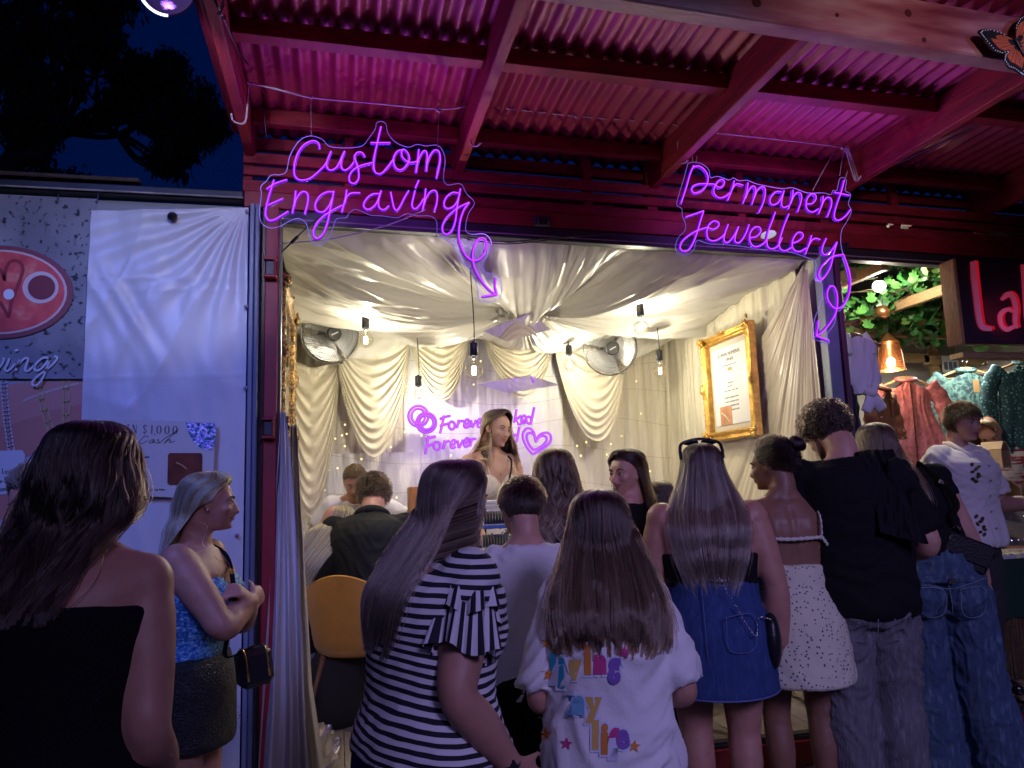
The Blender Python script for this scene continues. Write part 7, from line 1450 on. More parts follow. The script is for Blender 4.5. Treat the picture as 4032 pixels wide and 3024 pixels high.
# ---- B: woman facing the camera, hidden behind A
B = Person('partly hidden woman with slicked back hair, facing the street behind the dark haired woman', (72, 1004), 2.60, 176, lean=4, head=(-8, 22, 0), skin=SK[1], arms={'R': dict(u=(.18, .1, -1), f=(.05, .5, -.8)), 'L': dict(u=(.2, .1, -1), f=(-.2, .8, -.5))}, sw=.112, ws=1.1)
body(B, .009, face=True); face_parts(B); tee(B, 'tank_top', cot_b, -.2, .80, .006, 0); skirt(B, 'skirt', cot_b, .1, .3)
hair_short(B, hair_mat('hair_slick_brown', (.035, .02, .012), (.07, .04, .025)), base_br, 2600, .30, (0, -1, .15), .06, 3, front=.30, side=-.02, back=-.3, fade=False, r=.0014)
# ---- C: blonde woman in profile, blue sequin corset
C = Person('blonde woman in profile with folded arms, in a blue sequin corset top', (452, 1018), 2.90, -102, ground=0, lean=-3, hunch=9, sw=.106, ws=1.18, ds=1.18, hw=1.12, arm=1.22, skin=SK[1], head=(14, 2, 0), bust=1.15, butt=1.05,
           arms={'R': dict(u=(.08, .88, -1), f=(-1, .10, .28), hd=(-1, .1, .15), hn=(0, -.9, -.2), curl=.8), 'L': dict(u=(.10, .55, -1), f=(-.95, .45, .55), hd=(-.7, -.3, .5), hn=(0, -.8, -.5), curl=.6)})
body(C, .0075, face=True, hands=('R', 'L')); face_parts(C, brow=(.16, .09, .05), lip=(.42, .14, .13))
seq = mat('blue_sequins', (.05, .20, .52), .35, metal=.35, ramp=(90, [(.35, (.02, .10, .36)), (.55, (.07, .27, .60)), (.72, (.35, .62, .85))]), bump=(130, .9)); 
bs_ = mat('black_sequins', (.008, .008, .010), .3, bump=(160, .9))
tee(C, 'corset_top', seq, .19, .66, .006, 0, disp=folds(.003, 8, 3)); skirt(C, 'sequin_skirt', bs_, .22, .400, w1=.118, d1=.10, disp=folds(.003, 8, 3))
b = MB(); rg = np.random.default_rng(6)
for k in range(120):
    z = rg.uniform(.42, .58); a = rg.uniform(-1.3, 1.9); q = V(.128 * math.cos(a), .106 * math.sin(a), z); ellipsoid(b, C.w(q), (.0022, .0022, .0022), 5, 4)
b.build('sequin', mat('silver_sequin', (.8, .78, .7), .12, metal=1), C.root, kind='stuff')
RC_ = LONG[:4] + [(.26, .385, .44, -.08, 138), (.42, .41, .46, -.10, 116), (.6, .425, .48, -.12, 106), (.8, .42, .44, -.15, 104), (1.0, .50, .48, -.20, 106), (1.25, .54, .46, -.24, 104), (1.55, .56, .42, -.28, 100), (1.85, .54, .38, -.32, 96), (2.05, .48, .34, -.34, 92)]
hair_long(C, RC_, hair_mat('hair_blonde', (.66, .36, .13), (.62, .42, .18), .22), base_bl, 3600, 16, (.015, 1.5), 2, .14, 40, .0011, .05)
ear = C.h((.345, .0, -.13)); b = MB(); ellipsoid(b, ear, (.004, .004, .004), 8, 6); b.build('earring', chrome, C.root, smooth=True)
c0 = C.w(C.sp(.95)[0] + C.sp(.95)[1] @ V(0, .03, 0)); b = MB(); cc = [C.w(C.sp(t)[0] + C.sp(t)[1] @ V(x, y, 0)) for t, x, y in ((1.0, .034, .0), (.92, .030, .052), (.82, .004, .086), (.92, -.026, .052), (1.0, -.032, .0))]; tube(b, spline(cc, 6), .0009, 5); ellipsoid(b, cc[2] + V(.002, -.002, -.006), (.004, .004, .006), 8, 6); b.build('necklace', gold, C.root, smooth=True)
q = C.w(C.sp(.735)[0] + C.sp(.735)[1] @ V(.040, .084, 0)); fw = C.dirw((.5, 1, .2)); 
text_obj('Bride', 'gold_transfer', .030, q + V(-.02, -.018, .0), mat('gold_transfer', (.75, .5, .1), .3, metal=.6), C.root, (math.pi / 2, -.4, .35), shear=.3, off=.0006)
bag = thing('shoulder_bag', 'small black box bag with gold zips at the hip of the blonde woman', 'bag', at(548, 1465, 2.86)); p0 = at(549, 1440, 2.84); bl_l = mat('black_leather', (.012, .012, .016), .35, bump=(90, .2))
b = MB(); Rb = Rz(rad(24)) @ Ry(rad(-8)); box(b, p0, (.115, .075, .125), Rb, ch=.018); b.build('pouch', bl_l, bag)
b = MB()
for dx in (-.035, .035): tube(b, spline(np.array([p0 + Rb @ V(dx, -.040, -.01), p0 + Rb @ V(dx, -.0395, .045), p0 + Rb @ V(dx, -.02, .066), p0 + Rb @ V(dx, .02, .066)]), 4), .0022, 5); box(b, p0 + Rb @ V(dx, -.041, -.022), (.007, .003, .024), Rb, ch=.001)
b.build('zip', gold, bag); sh_ = C.w(C.sp(.93)[0] + C.sp(.93)[1] @ V(-.05, -.02, .022))
b = MB(); st_ = spline(np.array([sh_, C.w(C.sp(.88)[0] + C.sp(.88)[1] @ V(-.03, .058, .01)), C.w(C.sp(.72)[0] + C.sp(.72)[1] @ V(.012, .098, 0)), C.w(C.sp(.5)[0] + C.sp(.5)[1] @ V(.035, .112, 0)), C.w(C.sp(.2)[0] + C.sp(.2)[1] @ V(.06, .10, 0)), p0 + V(0, 0, .07)]), 6); tube(b, st_, .012, 8, flat=.25); b.build('strap', cot_b, bag, smooth=True)
b = MB(); box(b, st_[15], (.03, .012, .022), Rb, ch=.004); b.build('buckle', chrome, bag)
# ---- D, E, F: group at the work table
D_ = Person('seated blonde woman in a black tee leaning on the man beside her', (737, 1090), 4.86, -24, ground=.145, seat=True, lean=14, side=10, hunch=18, head=(-4, 20, 20), skin=SK[0], sw=.100, arms={'R': dict(u=(.15, .3, -1), f=(-.2, 1, -.2)), 'L': dict(u=(.12, .1, -1), f=(0, .9, -.4))}, ws=1.05)
body(D_, .012, legs=True); tee(D_, 'tee_shirt', cot_b, -.16, .985, .008, .62, 1.2); trousers(D_, 'jeans', denim('pale_denim', (.13, .17, .25), (.3, .36, .44)))
RD = LONG[:5] + [(.42, .40, .45, -.1, 124), (.65, .42, .42, -.12, 116, -.05), (.95, .46, .36, -.14, 108, -.16), (1.3, .46, .28, -.18, 100, -.34), (1.7, .42, .22, -.2, 95, -.52), (2.1, .36, .18, -.2, 90, -.66), (2.6, .22, .12, -.2, 85, -.74)]
hair_long(D_, RD, hair_mat('hair_ash_blonde', (.30, .19, .10), (.60, .44, .26), .3), base_ash, 3400, 18, (.02, 1.6), 3, .2, 40, .0013, .06)
E_ = Person('man in a black collared shirt seated in the mustard chair, back to the street', (806, 1026), 4.98, -10, ground=.145, seat=True, lean=16, hunch=22, head=(4, 24, -3), sw=.120, ws=1.22, ds=1.15, arm=1.2, skin=SK[0], arms={'R': dict(u=(.35, .55, -1), f=(-.4, 1, .25)), 'L': dict(u=(.3, .55, -1), f=(-.3, 1, .2))})
body(E_, .012, male=True, neckr=.037); tee(E_, 'shirt', mat('black_poplin', (.008, .009, .012), .8, spec=.25, bump=(120, .1)), -.16, 1.0, .009, .95, 1.25, disp=folds(.008, 6, 8)); trousers(E_, 'trousers', cot_b)
c, R = E_.sp(1.0); b = MB(); a = np.linspace(0, 2 * math.pi, 25); tube(b, E_.w(np.array([c + R @ V(.046 * math.cos(q), .044 * math.sin(q), .004) for q in a])), .016 * E_.H, 8); b.build('collar', MATS['black_poplin'], E_.root, smooth=True)
hair_short(E_, hair_mat('hair_brown', (.012, .008, .006), (.02, .012, .009), .4), base_br, 3600, .30, (.1, -.35, -.75), .16, 5, front=.30, side=-.06, back=-.34, fade=False, r=.0016)
F_ = Person('man in a white tee bent over the work table, facing the street', (766, 1006), 5.12, 172, ground=.145, lean=30, hunch=14, head=(6, 26, 0), sw=.118, ws=1.12, arm=1.15, skin=SK[1], arms={'L': dict(u=(.85, .35, -.45), f=(-.75, .75, -.5)), 'R': dict(u=(.6, .4, -.8), f=(-.5, .9, -.4))})
body(F_, .009, face=True, male=True, neckr=.037); face_parts(F_, brow=(.07, .04, .025), look=(0, -.6)); tee(F_, 'tee_shirt', lav_w, -.2, .985, .008, .6, 1.3); trousers(F_, 'trousers', cot_b)
hair_short(F_, hair_mat('hair_mid_brown', (.032, .018, .010), (.05, .03, .016), .4), base_br, 3000, .22, (0, .5, .5), .75, 6, front=.27, side=.06, back=-.15, r=.0014)
# ---- G: smiling woman behind the counter
G_ = Person('smiling woman with long brown hair and a cream halter top behind the counter', (1076, 883), 4.95, -163, ground=.145, lean=2, head=(18, 12, -4), skin=SK[3], sw=.104, ws=.98, bust=.95, arms={'R': dict(u=(.14, .15, -1), f=(-.1, .7, -.6)), 'L': dict(u=(.14, .15, -1), f=(-.1, .7, -.6))})
body(G_, .0075, face=True); face_parts(G_, brow=(.07, .04, .022), lip=(.46, .14, .13), smile=1.0, look=(.35, -.5)); crm = mat('cream_knit', (.62, .55, .42), .8, bump=(60, .3))
tee(G_, 'halter_top', crm, -.1, .52, .006, 0, disp=folds(.002, 8)); trousers(G_, 'trousers', cot_b)
for sg in (-1, 1): seam(G_, 'halter_strap', [G_.w(G_.sp(t)[0] + G_.sp(t)[1] @ V(sg * x, y, 0)) for t, x, y in ((1.0, .034, -.01), (.95, .044, .035), (.82, .052, .076), (.68, .052, .098), (.55, .046, .104))], crm, .0042)
seam(G_, 'bag_strap', [G_.w(G_.sp(t)[0] + G_.sp(t)[1] @ V(x, y, 0)) for t, x, y in ((.97, -.058, -.01), (.93, -.056, .046), (.8, -.038, .082), (.62, -.006, .106), (.4, .03, .10))], cot_b, .0065)
b = MB(); cc = [G_.w(G_.sp(t)[0] + G_.sp(t)[1] @ V(x, y, 0)) for t, x, y in ((1.0, .036, .005), (.9, .034, .06), (.76, .006, .085), (.9, -.024, .06), (1.0, -.032, .005))]; tube(b, spline(cc, 6), .0011, 5); ellipsoid(b, cc[2] + V(0, -.004, -.008), (.006, .004, .009), 8, 6); b.build('necklace', gold, G_.root, smooth=True)
RG = LONG[:3] + [(.15, .335, .40, -.06, 168), (.24, .375, .43, -.07, 132), (.42, .40, .44, -.08, 112), (.6, .41, .42, -.08, 110), (.8, .43, .38, -.08, 112), (1.0, .50, .34, -.06, 116), (1.25, .60, .30, -.05, 122), (1.5, .64, .28, -.05, 126), (1.75, .60, .26, -.04, 128)]
hair_long(G_, RG, hair_mat('hair_warm_brown', (.030, .017, .010), (.075, .042, .022), .3), base_br, 3600, 18, (.08, 2.0), 4, .2, 30, .0013, .06)
# ---- H: woman in the striped top
H_ = Person('woman in a black and white striped ruffle sleeve top with long two-tone hair', (986, 991), 2.02, -64, lean=2, hunch=8, sw=.106, ws=1.22, ds=1.42, hw=1.26, arm=1.28, skin=SK[1], head=(-6, 6, 3), bust=1.25, butt=1.1,
            arms={'R': dict(u=(.24, -.16, -1), f=(.10, .80, -.78), hn=(-.6, .3, .0), hd=(.0, .8, -.6), curl=.5), 'L': dict(u=(.2, 0, -1), f=(-.2, .8, -.6))})
body(H_, .009, face=True, hands=('R',)); face_parts(H_)
def stripes(co, H=None): 
    w_ = .010 * noise3(co * V(5, 5, 7)); return (co[:, 2] + .10 * (co[:, 0] - .33) - .05 * (co[:, 1] - 2.2) + w_) / .0225
st_m = attr_mat('navy_white_stripes', [(0, (.010, .009, .020)), (.47, (.70, .68, .72))], .85, 'u', 1.0)
tee(H_, 'striped_top', st_m, -.02, .985, .010, .14, disp=folds(.007, 5, 5), attr={'u': stripes}, voxel=.008, hemflare=.02)
S_, El, Wr, _ = H_.arms['R']
for lay, (f0, f1, w0_, w1_) in enumerate(((-.12, .32, .046, .064), (-.04, .66, .043, .066))):
    n_, m_ = 150, 16; a = np.linspace(0, 2 * math.pi, n_ + 1); ff = np.linspace(0, 1, m_); T_ = El - S_; up_ = V(0, 0, 1); axs = T_ / np.linalg.norm(T_); e1 = np.cross(axs, V(0, 1, 0)); e1 /= np.linalg.norm(e1); e2 = np.cross(axs, e1); P = []
    for f in ff:
        c = S_ + T_ * (f0 + (f1 - f0) * f); r_ = (w0_ + (w1_ - w0_) * f ** .8) * .80; wob = 1 + .20 * f ** 1.3 * np.sin(a * 8 + lay) + .08 * f * np.sin(a * 15 + 2); P.append(c + np.outer(np.cos(a) * r_ * wob, e1) + np.outer(np.sin(a) * r_ * wob, e2) + np.outer(.010 * np.sin(a * 3 + lay) * f, axs))
    b = MB(); grid(b, H_.w(np.array(P).reshape(-1, 3)).reshape(m_, n_ + 1, 3)); o = b.build('ruffle_sleeve', attr_mat('ruffle_stripes', [(0, (.010, .009, .020)), (.47, (.70, .68, .72))], .85, 'u', 1.0), H_.root, smooth=True)
    set_attr(o, 'u', np.tile(a / (2 * math.pi) * 22 + .0, m_))
trousers(H_, 'jeans', denim('blue_denim', (.02, .035, .16), (.05, .08, .25)), .1)
RH = LONG[:5] + [(.42, .40, .45, -.08, 125), (.62, .42, .44, -.10, 120), (.85, .44, .40, -.13, 118, .0), (1.1, .50, .36, -.20, 112, -.02), (1.4, .56, .32, -.30, 100, -.06), (1.75, .58, .28, -.36, 92, -.12), (2.1, .54, .24, -.40, 86, -.20), (2.45, .40, .18, -.42, 80, -.28)]
hair_long(H_, RH, hair_mat('hair_ash_two_tone', (.030, .020, .018), (.17, .11, .075), .4), base_ash, 6800, 18, (.022, 1.5), 5, .28, 40, .0010, .07, pullk=.8)
wp = H_.w(Wr - (Wr - El) * .06); b = MB(); d = H_.dirw(Wr - El); Rw = orient(d); lathe(b, [(.0175 * H_.H, -.012), (.019 * H_.H, -.008), (.019 * H_.H, .008), (.0175 * H_.H, .012)], wp, 24, Rw, cap=False); wa = thing('wristwatch', 'black wristwatch on the wrist of the woman in stripes', 'watch', tuple(wp)); b.build('band', black_plastic, wa, smooth=True); b = MB(); box(b, wp + H_.dirw((.9, -.5, 0)) * .019 * H_.H * .98, (.03, .03, .01), orient(H_.dirw((.9, -.5, 0)), d), ch=.004); b.build('case', mat('watch_glass', (.02, .02, .03), .08, spec=.8), wa)
# ---- I: boy
I_ = Person('boy with short dark hair in a plain white tee and black shorts', (1126, 1029), 2.70, -4, lean=0, hunch=6, sw=.098, ws=.92, ds=.9, hs=.145, skin=SK[0], head=(8, 10, 3), arms={'R': dict(u=(.2, .1, -1), f=(-.1, .9, -.2)), 'L': dict(u=(.16, 0, -1), f=(-.05, .7, -.7))})
body(I_, .010, male=True); tee(I_, 'tee_shirt', lav_w, -.19, 1.01, .014, .75, 1.5, disp=folds(.012, 6, 12), hemflare=.012); trousers(I_, 'shorts', cot_b, .0, (.075, .075, .07, .068), short=True)
hair_short(I_, hair_mat('hair_near_black', (.014, .009, .007), (.024, .014, .010), .3), base_dark, 3600, .17, (0, -.2, -.8), .45, 7, front=.30, side=-.08, back=-.27, r=.0014, topL=1.3)
# ---- J, K, L: women at the counter
J_ = Person('woman with wavy mid brown hair standing right of the boy, seen from behind', (1197, 968), 3.30, -8, skin=SK[0], head=(-4, 8, 0), sw=.10)
body(J_, .012); tee(J_, 'top', cot_b, -.2, .985, .007, .5, 1.15); trousers(J_, 'jeans', MATS['blue_denim'])
RJ = LONG[:5] + [(.42, .41, .45, -.08, 126), (.62, .44, .44, -.09, 122), (.85, .47, .40, -.11, 118), (1.1, .48, .36, -.15, 112), (1.4, .48, .30, -.22, 104), (1.75, .44, .24, -.26, 96), (2.0, .36, .18, -.28, 90)]
hair_long(J_, RJ, hair_mat('hair_wavy_brown', (.050, .028, .015), (.10, .055, .03), .35), base_br, 4200, 22, (.12, 3.2), 6, .2, 30, .0013, .07)
K_ = Person('dark haired woman in a black tee turning left to talk, beside the staff woman', (1352, 969), 3.45, -2, skin=SK[0], head=(98, 4, 0), twist=20, sw=.104, ws=1.05)
body(K_, .0078, face=True); face_parts(K_, brow=(.025, .015, .012), lip=(.42, .12, .12), smile=.8, iris=(.05, .03, .02)); tee(K_, 'tee_shirt', cot_b, -.2, .985, .008, .62, 1.25); trousers(K_, 'jeans', MATS['blue_denim'])
RK = LONG[:4] + [(.26, .375, .43, -.06, 128, .02), (.42, .40, .44, -.07, 104, .03), (.6, .41, .43, -.08, 100, .03), (.85, .44, .42, -.10, 95, .03), (1.1, .46, .40, -.12, 92, .03), (1.4, .46, .36, -.14, 90), (1.8, .42, .30, -.16, 88)]
hair_long(K_, RK, hair_mat('hair_black_brown', (.016, .010, .008), (.03, .018, .013), .35), base_dark, 3800, 18, (.04, 2.2), 7, .16, 36, .0012, .06)
L_ = Person('dark haired person half hidden between two women near the cream curtain', (1422, 1038), 3.95, 10, ground=.145, skin=SK[3], head=(20, 14, 0))
body(L_, .012); tee(L_, 'top', cot_b, -.2, .985, .008, .6)
hair_long(L_, RK, MATS['hair_black_brown'], base_dark, 2200, 14, (.02, 1.6), 8, .15, 30, .0014, .05)
# ---- M: girl in the printed tee
M_ = Person('girl from behind in a white tee printed with colourful words', (1291, 1056), 2.06, -14, lean=1, hunch=9, hs=.142, butt=.75, sw=.100, ws=1.05, ds=1.08, hw=1.05, arm=1.05, skin=SK[1], head=(0, 10, 2),
            arms={'R': dict(u=(.30, -.04, -1), f=(-.30, .85, -.1)), 'L': dict(u=(.24, 0, -1), f=(-.25, .9, -.2))})
body(M_, .011); mt_ = tee(M_, 'printed_tee', lav_w, -.40, .985, .016, .93, 1.34, disp=folds(.014, 6, 21, .8), voxel=.009, hemflare=.02, wfun=lambda t, W_, D_: (max(W_ + .004, .100 if t < .85 else 0) + .006 * np.clip(.4 - t, 0, 1), D_ + .010)); trousers(M_, 'shorts', cot_b, .0, short=True)
RM = LONG[:5] + [(.42, .41, .45, -.08, 128), (.62, .46, .45, -.10, 124), (.85, .54, .43, -.13, 120), (1.1, .62, .40, -.18, 114), (1.4, .70, .37, -.24, 106), (1.7, .74, .33, -.30, 98), (1.95, .72, .29, -.33, 92), (2.12, .68, .25, -.34, 88)]
hair_long(M_, RM, hair_mat('hair_long_brown', (.024, .014, .011), (.075, .042, .024), .4), base_br, 7600, 18, (.018, 1.6), 9, .24, 48, .0010, .07)
# ---- N: woman with sunglasses on her head
N_ = Person('woman with sunglasses on her head, black strapless top and denim skirt', (1512, 954), 3.02, -22, lean=0, hunch=6, sw=.126, ws=1.32, ds=1.28, hw=1.28, arm=1.34, leg=1.15, skin=SK[1], head=(2, 4, 0), butt=1.1, hairpad=.018,
            arms={'R': dict(u=(.26, -.02, -1), f=(.02, .18, -1), hd=(-.1, .25, -1), hn=(-.8, .5, .1), curl=.75), 'L': dict(u=(.22, .06, -1), f=(-.3, .9, .0))})
body(N_, .0085, hands=('R',)); tee(N_, 'strapless_top', cot_b, .32, .60, .006, 0, disp=folds(.003, 8, 9), wfun=lambda t, W_, D_: (W_, D_ + .002))
dsk = denim('skirt_denim', (.030, .055, .16), (.07, .11, .25)); skirt(N_, 'denim_skirt', dsk, .39, .385, w1=.152, d1=.118, disp=folds(.006, 6, 3))
thr = mat('denim_thread', (.10, .14, .36), .7)
def on_back(p, t, x, d): c, R = p.sp(max(t, -.35)); D0 = np.interp(t, TT, TD) * p.ds; W0 = np.interp(t, TT, TW) * p.hw + .01; return p.w(c + R @ V(x, -(D0 * math.sqrt(max(.05, 1 - (x / W0) ** 2)) + d), 0))
for x0, x1 in ((.020, .088),): seam(N_, 'pocket', [on_back(N_, t, x, .060 - .02 * (x / .09) ** 2) for t, x in ((.14, x0), (.14, x1), (-.08, x1), (-.13, (x0 + x1) / 2), (-.08, x0), (.14, x0))], thr, .0018)
seam(N_, 'centre_seam', [on_back(N_, t, -.03, d) for t, d in ((.36, .022), (.2, .036), (.0, .054), (-.2, .06))], thr, .0016)
hemz = [N_.w(V(.151 * math.cos(q), np.where(math.sin(q) < 0, .152, .120) * math.sin(q), .389)) for q in np.linspace(0, 2 * math.pi, 40)]; seam(N_, 'hem_stitch', hemz, thr, .0035)
b = MB(); tube(b, np.array([N_.w(N_.sp(.385)[0] + V(.118 * math.cos(q), .085 * math.sin(q), 0)) for q in np.linspace(0, 2 * math.pi, 40)]), .018, 8, flat=.35); b.build('belt', bl_l, N_.root, smooth=True)
RN = LONG[:5] + [(.42, .40, .45, -.08, 126), (.62, .44, .45, -.10, 122), (.85, .52, .43, -.14, 118), (1.1, .62, .40, -.22, 112), (1.35, .72, .36, -.30, 104), (1.75, .76, .32, -.36, 94), (2.3, .66, .27, -.38, 84), (2.75, .50, .22, -.38, 76), (3.05, .40, .2, -.38, 72)]
hair_long(N_, RN, hair_mat('hair_straight_ash', (.032, .021, .018), (.15, .095, .07), .45), base_ash, 7600, 18, (.014, 1.4), 10, .42, 46, .0010, .07, layer=.16, pullk=.85)
sg_ = thing('sunglasses', 'black sunglasses pushed up on the head of the long haired woman', 'sunglasses', tuple(N_.h((0, -.05, .6)))); b = MB()
fr_p = [N_.h(q) for q in ((-.42, -.22, .22), (-.42, -.12, .44), (-.36, -.04, .57), (-.12, -.02, .64), (.12, -.02, .64), (.36, -.04, .57), (.42, -.12, .44), (.42, -.22, .22))]; tube(b, spline(fr_p, 5), .0045, 7, flat=1.6); b.build('frame', black_plastic, sg_, smooth=True)
for sx in (-1, 1): b = MB(); ellipsoid(b, N_.h((sx * .19, .0, .585)), np.array((.17, .02, .075)) * N_.hs * N_.H, 14, 8, N_.W @ N_.HR @ Rx(.7)); b.build('lens', mat('dark_lens', (.012, .010, .014), .08, spec=.9), sg_, smooth=True)
hb_ = thing('handbag', 'round black clutch on a silver chain carried by the woman in denim', 'bag', at(1672, 1410, 2.8)); bc = at(1668, 1385, 2.80); b = MB(); ellipsoid(b, bc, (.036, .06, .108), 20, 14, Rz(rad(-25))); b.build('pouch', bl_l, hb_, smooth=True)
ch_a = [on_back(N_, .44, .008, .045), on_back(N_, .22, .045, .05), on_back(N_, .0, .085, .06), at(1640, 1335, 2.76), bc + V(-.01, -.03, .085)]; P = spline(ch_a, 9); b = MB()
for i in range(len(P) - 1):
    d = P[i + 1] - P[i]; L = np.linalg.norm(d)
    for j in range(max(1, int(L / .007))):
        c = P[i] + d * (j / max(1, int(L / .007))); ellipsoid(b, c, (.0042, .0022, .0030), 6, 4, orient(d, (0, 1, 0))[:, [2, 0, 1]] if j % 2 else None)
b.build('chain', chrome, hb_, smooth=True)
# ---- O: woman with the bun
O2 = Person('woman with a black bun and bare back in a white floral dress', (1662, 949), 3.08, -12, lean=0, hunch=4, sw=.104, ws=1.08, hw=1.12, arm=1.08, skin=SK[2], head=(52, 6, 0), butt=1.1, arms={'R': dict(u=(.14, -.03, -1), f=(.02, .14, -1)), 'L': dict(u=(.14, .1, -1), f=(-.2, .8, -.2))})
body(O2, .0085, face=True, hands=('R',)); face_parts(O2, brow=(.02, .012, .01), lip=(.30, .09, .08))
flo = dots('floral_print', (.62, .60, .46), (.03, .04, .13), 62, .24, .8); skirt(O2, 'floral_dress', flo, .44, .376, w1=.145, d1=.115, disp=folds(.006, 6, 14), back=.012)
wruf = mat('white_frill', (.66, .64, .56), .85, bump=(90, .6))
for pts in ([(.93, .072, .0), (.90, .074, -.028), (.80, .070, -.060), (.66, .066, -.066)], [(.66, .066, -.066), (.655, .03, -.074), (.65, -.02, -.074), (.66, -.066, -.066)], [(.66, .068, -.064), (.58, .086, -.050), (.5, .092, -.02)], [(.93, -.072, .0), (.90, -.074, -.028), (.80, -.070, -.060), (.66, -.066, -.066)]):
    P = spline([O2.w(O2.sp(t)[0] + O2.sp(t)[1] @ V(x * 1.04, y * 1.06 - .003, 0)) for t, x, y in pts], 9); b = MB(); tube(b, P, .0075 + .0022 * np.sin(np.arange(len(P)) * 2.1), 8, flat=.6); b.build('dress_strap', wruf, O2.root, smooth=True)
hair_short(O2, hair_mat('hair_black', (.008, .006, .006), (.012, .008, .008), .2, .25), base_dark, 4200, .36, (0, -1, .25), .05, 9, front=.30, side=-.03, back=-.32, fade=False, r=.0015)
rg = np.random.default_rng(8); n_ = 900; a0 = rg.random(n_) * 6.28; t_ = np.linspace(0, 1, 14)[None]; el = rg.uniform(-1, 1, n_)[:, None]; an = a0[:, None] + t_ * rg.uniform(2, 4, n_)[:, None]; rr_ = .155 * (1 + .14 * rg.random(n_)[:, None]); P = np.stack([rr_ * np.cos(an) * np.cos(el), -.63 + rr_ * .9 * np.sin(el + .4 * np.sin(an)), .38 + rr_ * np.sin(an) * np.cos(el)], -1)
b = MB(); ellipsoid(b, O2.h((0, -.63, .38)), np.array((.14, .12, .14)) * O2.hs * O2.H, 16, 10, O2.W @ O2.HR); bu = b.build('hair_bun', base_dark, O2.root, smooth=True); curves('bun_strands', O2.h(P.reshape(-1, 3)).reshape(P.shape), .0014, .0009, MATS['hair_black'], bu)
ph = thing('phone', 'silver grey phone held low beside the hem of the floral dress', 'phone', at(1786, 1492, 3.0)); b = MB(); box(b, at(1786, 1492, 2.98), (.072, .012, .145), Rz(.5) @ Ry(-.12), ch=.004); b.build('body', mat('phone_silver', (.45, .43, .42), .25, metal=.6), ph)
# ---- P: curly haired man
P_ = Person('tall man with curly hair in a black tee and grey jeans, looking down', (1767, 872), 3.18, -14, lean=2, hunch=16, sw=.126, ws=1.18, ds=1.15, hw=1.06, arm=1.25, skin=SK[0], head=(22, 30, 0), hairpad=.045, arms={'R': dict(u=(.30, .05, -1), f=(-.25, .8, .0)), 'L': dict(u=(.2, .2, -1), f=(-.2, .9, .1))}, butt=.9)
body(P_, .010, face=True, male=True, neckr=.038); tee(P_, 'tee_shirt', cot_b, -.17, .985, .013, .85, 1.35, disp=folds(.008, 5, 31), hemflare=.015, wfun=lambda t, W_, D_: (max(W_ + .006, .112 if t < .8 else 0), D_ + .008))
gj = denim('grey_denim', (.12, .115, .13), (.28, .27, .30)); trousers(P_, 'jeans', gj, .1, (.072, .070, .064, .060, .058, .056, .056), disp=folds(.015, 5.5, 17, 1.1))
for x0, x1 in ((-.085, -.018), (.02, .088)): seam(P_, 'pocket', [on_back(P_, t, x, .040 - .02 * (x / .09) ** 2) for t, x in ((-.16, x0), (-.30, x0), (-.34, (x0 + x1) / 2), (-.30, x1), (-.16, x1))], mat('grey_thread', (.28, .27, .30), .8), .0016)
shoes(P_, mat('grey_shoe', (.2, .2, .2), .6))
hair_short(P_, hair_mat('hair_curly', (.009, .006, .005), (.016, .010, .007), .4), base_dark, 2800, .48, (0, .3, .1), 1.1, 11, k=26, front=.26, side=.0, back=-.22, curl=12, r=.0023, fade=True)
b = MB(); 
for sx in (-1, 1): tube(b, P_.h(spline([(sx * .325, .02, -.08), (sx * .30, .08, -.24), (sx * .22, .2, -.37), (sx * .1, .30, -.44)], 5)), .035 * P_.hs * P_.H, 8)
b.build('beard', mat('stubble', (.10, .06, .045), .9, bump=(200, .5)), P_.root, smooth=True)
cc = [P_.w(P_.sp(.99)[0] + P_.sp(.99)[1] @ V(.047 * math.cos(q), .044 * math.sin(q) - .004, .010 * math.sin(q) + .012)) for q in np.linspace(0, 2 * math.pi, 30)]; seam(P_, 'necklace', cc, gold, .0012)
hd = thing('hooded_jacket', 'black hooded jacket slung over the right shoulder of the curly haired man', 'jacket', tuple(P_.w(P_.arms['R'][0])))
u, v = np.meshgrid(np.linspace(-1, 1, 60), np.linspace(0, 1, 70), indexing='ij'); S_, R_s = P_.sp(.93); A_ = P_.arms['R'][0]
top_c = S_ + R_s @ V(.056, .0, .030); xx = .040 * u + .004 * v; dn = np.clip(v * 1.25 - .18, 0, 1); yb_ = np.where(v < .2, .055 - v * .62, -.069 - .030 * dn + .010 * dn ** 2); zz_ = np.where(v < .2, .0 + .012 * np.sin(v * 15), -.008 - dn * (.215 + .015 * u))
q = np.stack([xx * (1 + .25 * dn), yb_, zz_], -1) + .010 * noise3(np.stack([u * 2.2, v * 5, 0 * u + 3], -1))[..., None] * V(0, -1, 0) - (.010 * (1 - 2 * np.abs(noise3(np.stack([u * 3 + v * 2, v * 3, 0 * u + 9], -1)))))[..., None] * V(0, 1, 0)
P3 = P_.w((top_c + q @ R_s.T).reshape(-1, 3)).reshape(60, 70, 3); b = MB(); grid(b, P3); grid(b, (P3 + P_.dirw((0, .02, 0)))[::-1]); b.build('cloth', mat('black_fleece', (.010, .010, .013), .95, spec=.2, bump=(120, .25)), hd, smooth=True)
b = MB(); hq = P_.w(top_c + R_s @ V(.022, -.075, -.085)); 
for k in range(5): ellipsoid(b, hq + P_.dirw(V(rg.normal() * .03, rg.normal() * .012, rg.normal() * .045)), (.045, .03, .055), 14, 10)
queue(P_, 'hood', b, MATS['black_fleece'], .012, 6, folds(.006, 9, 4), parent=hd)
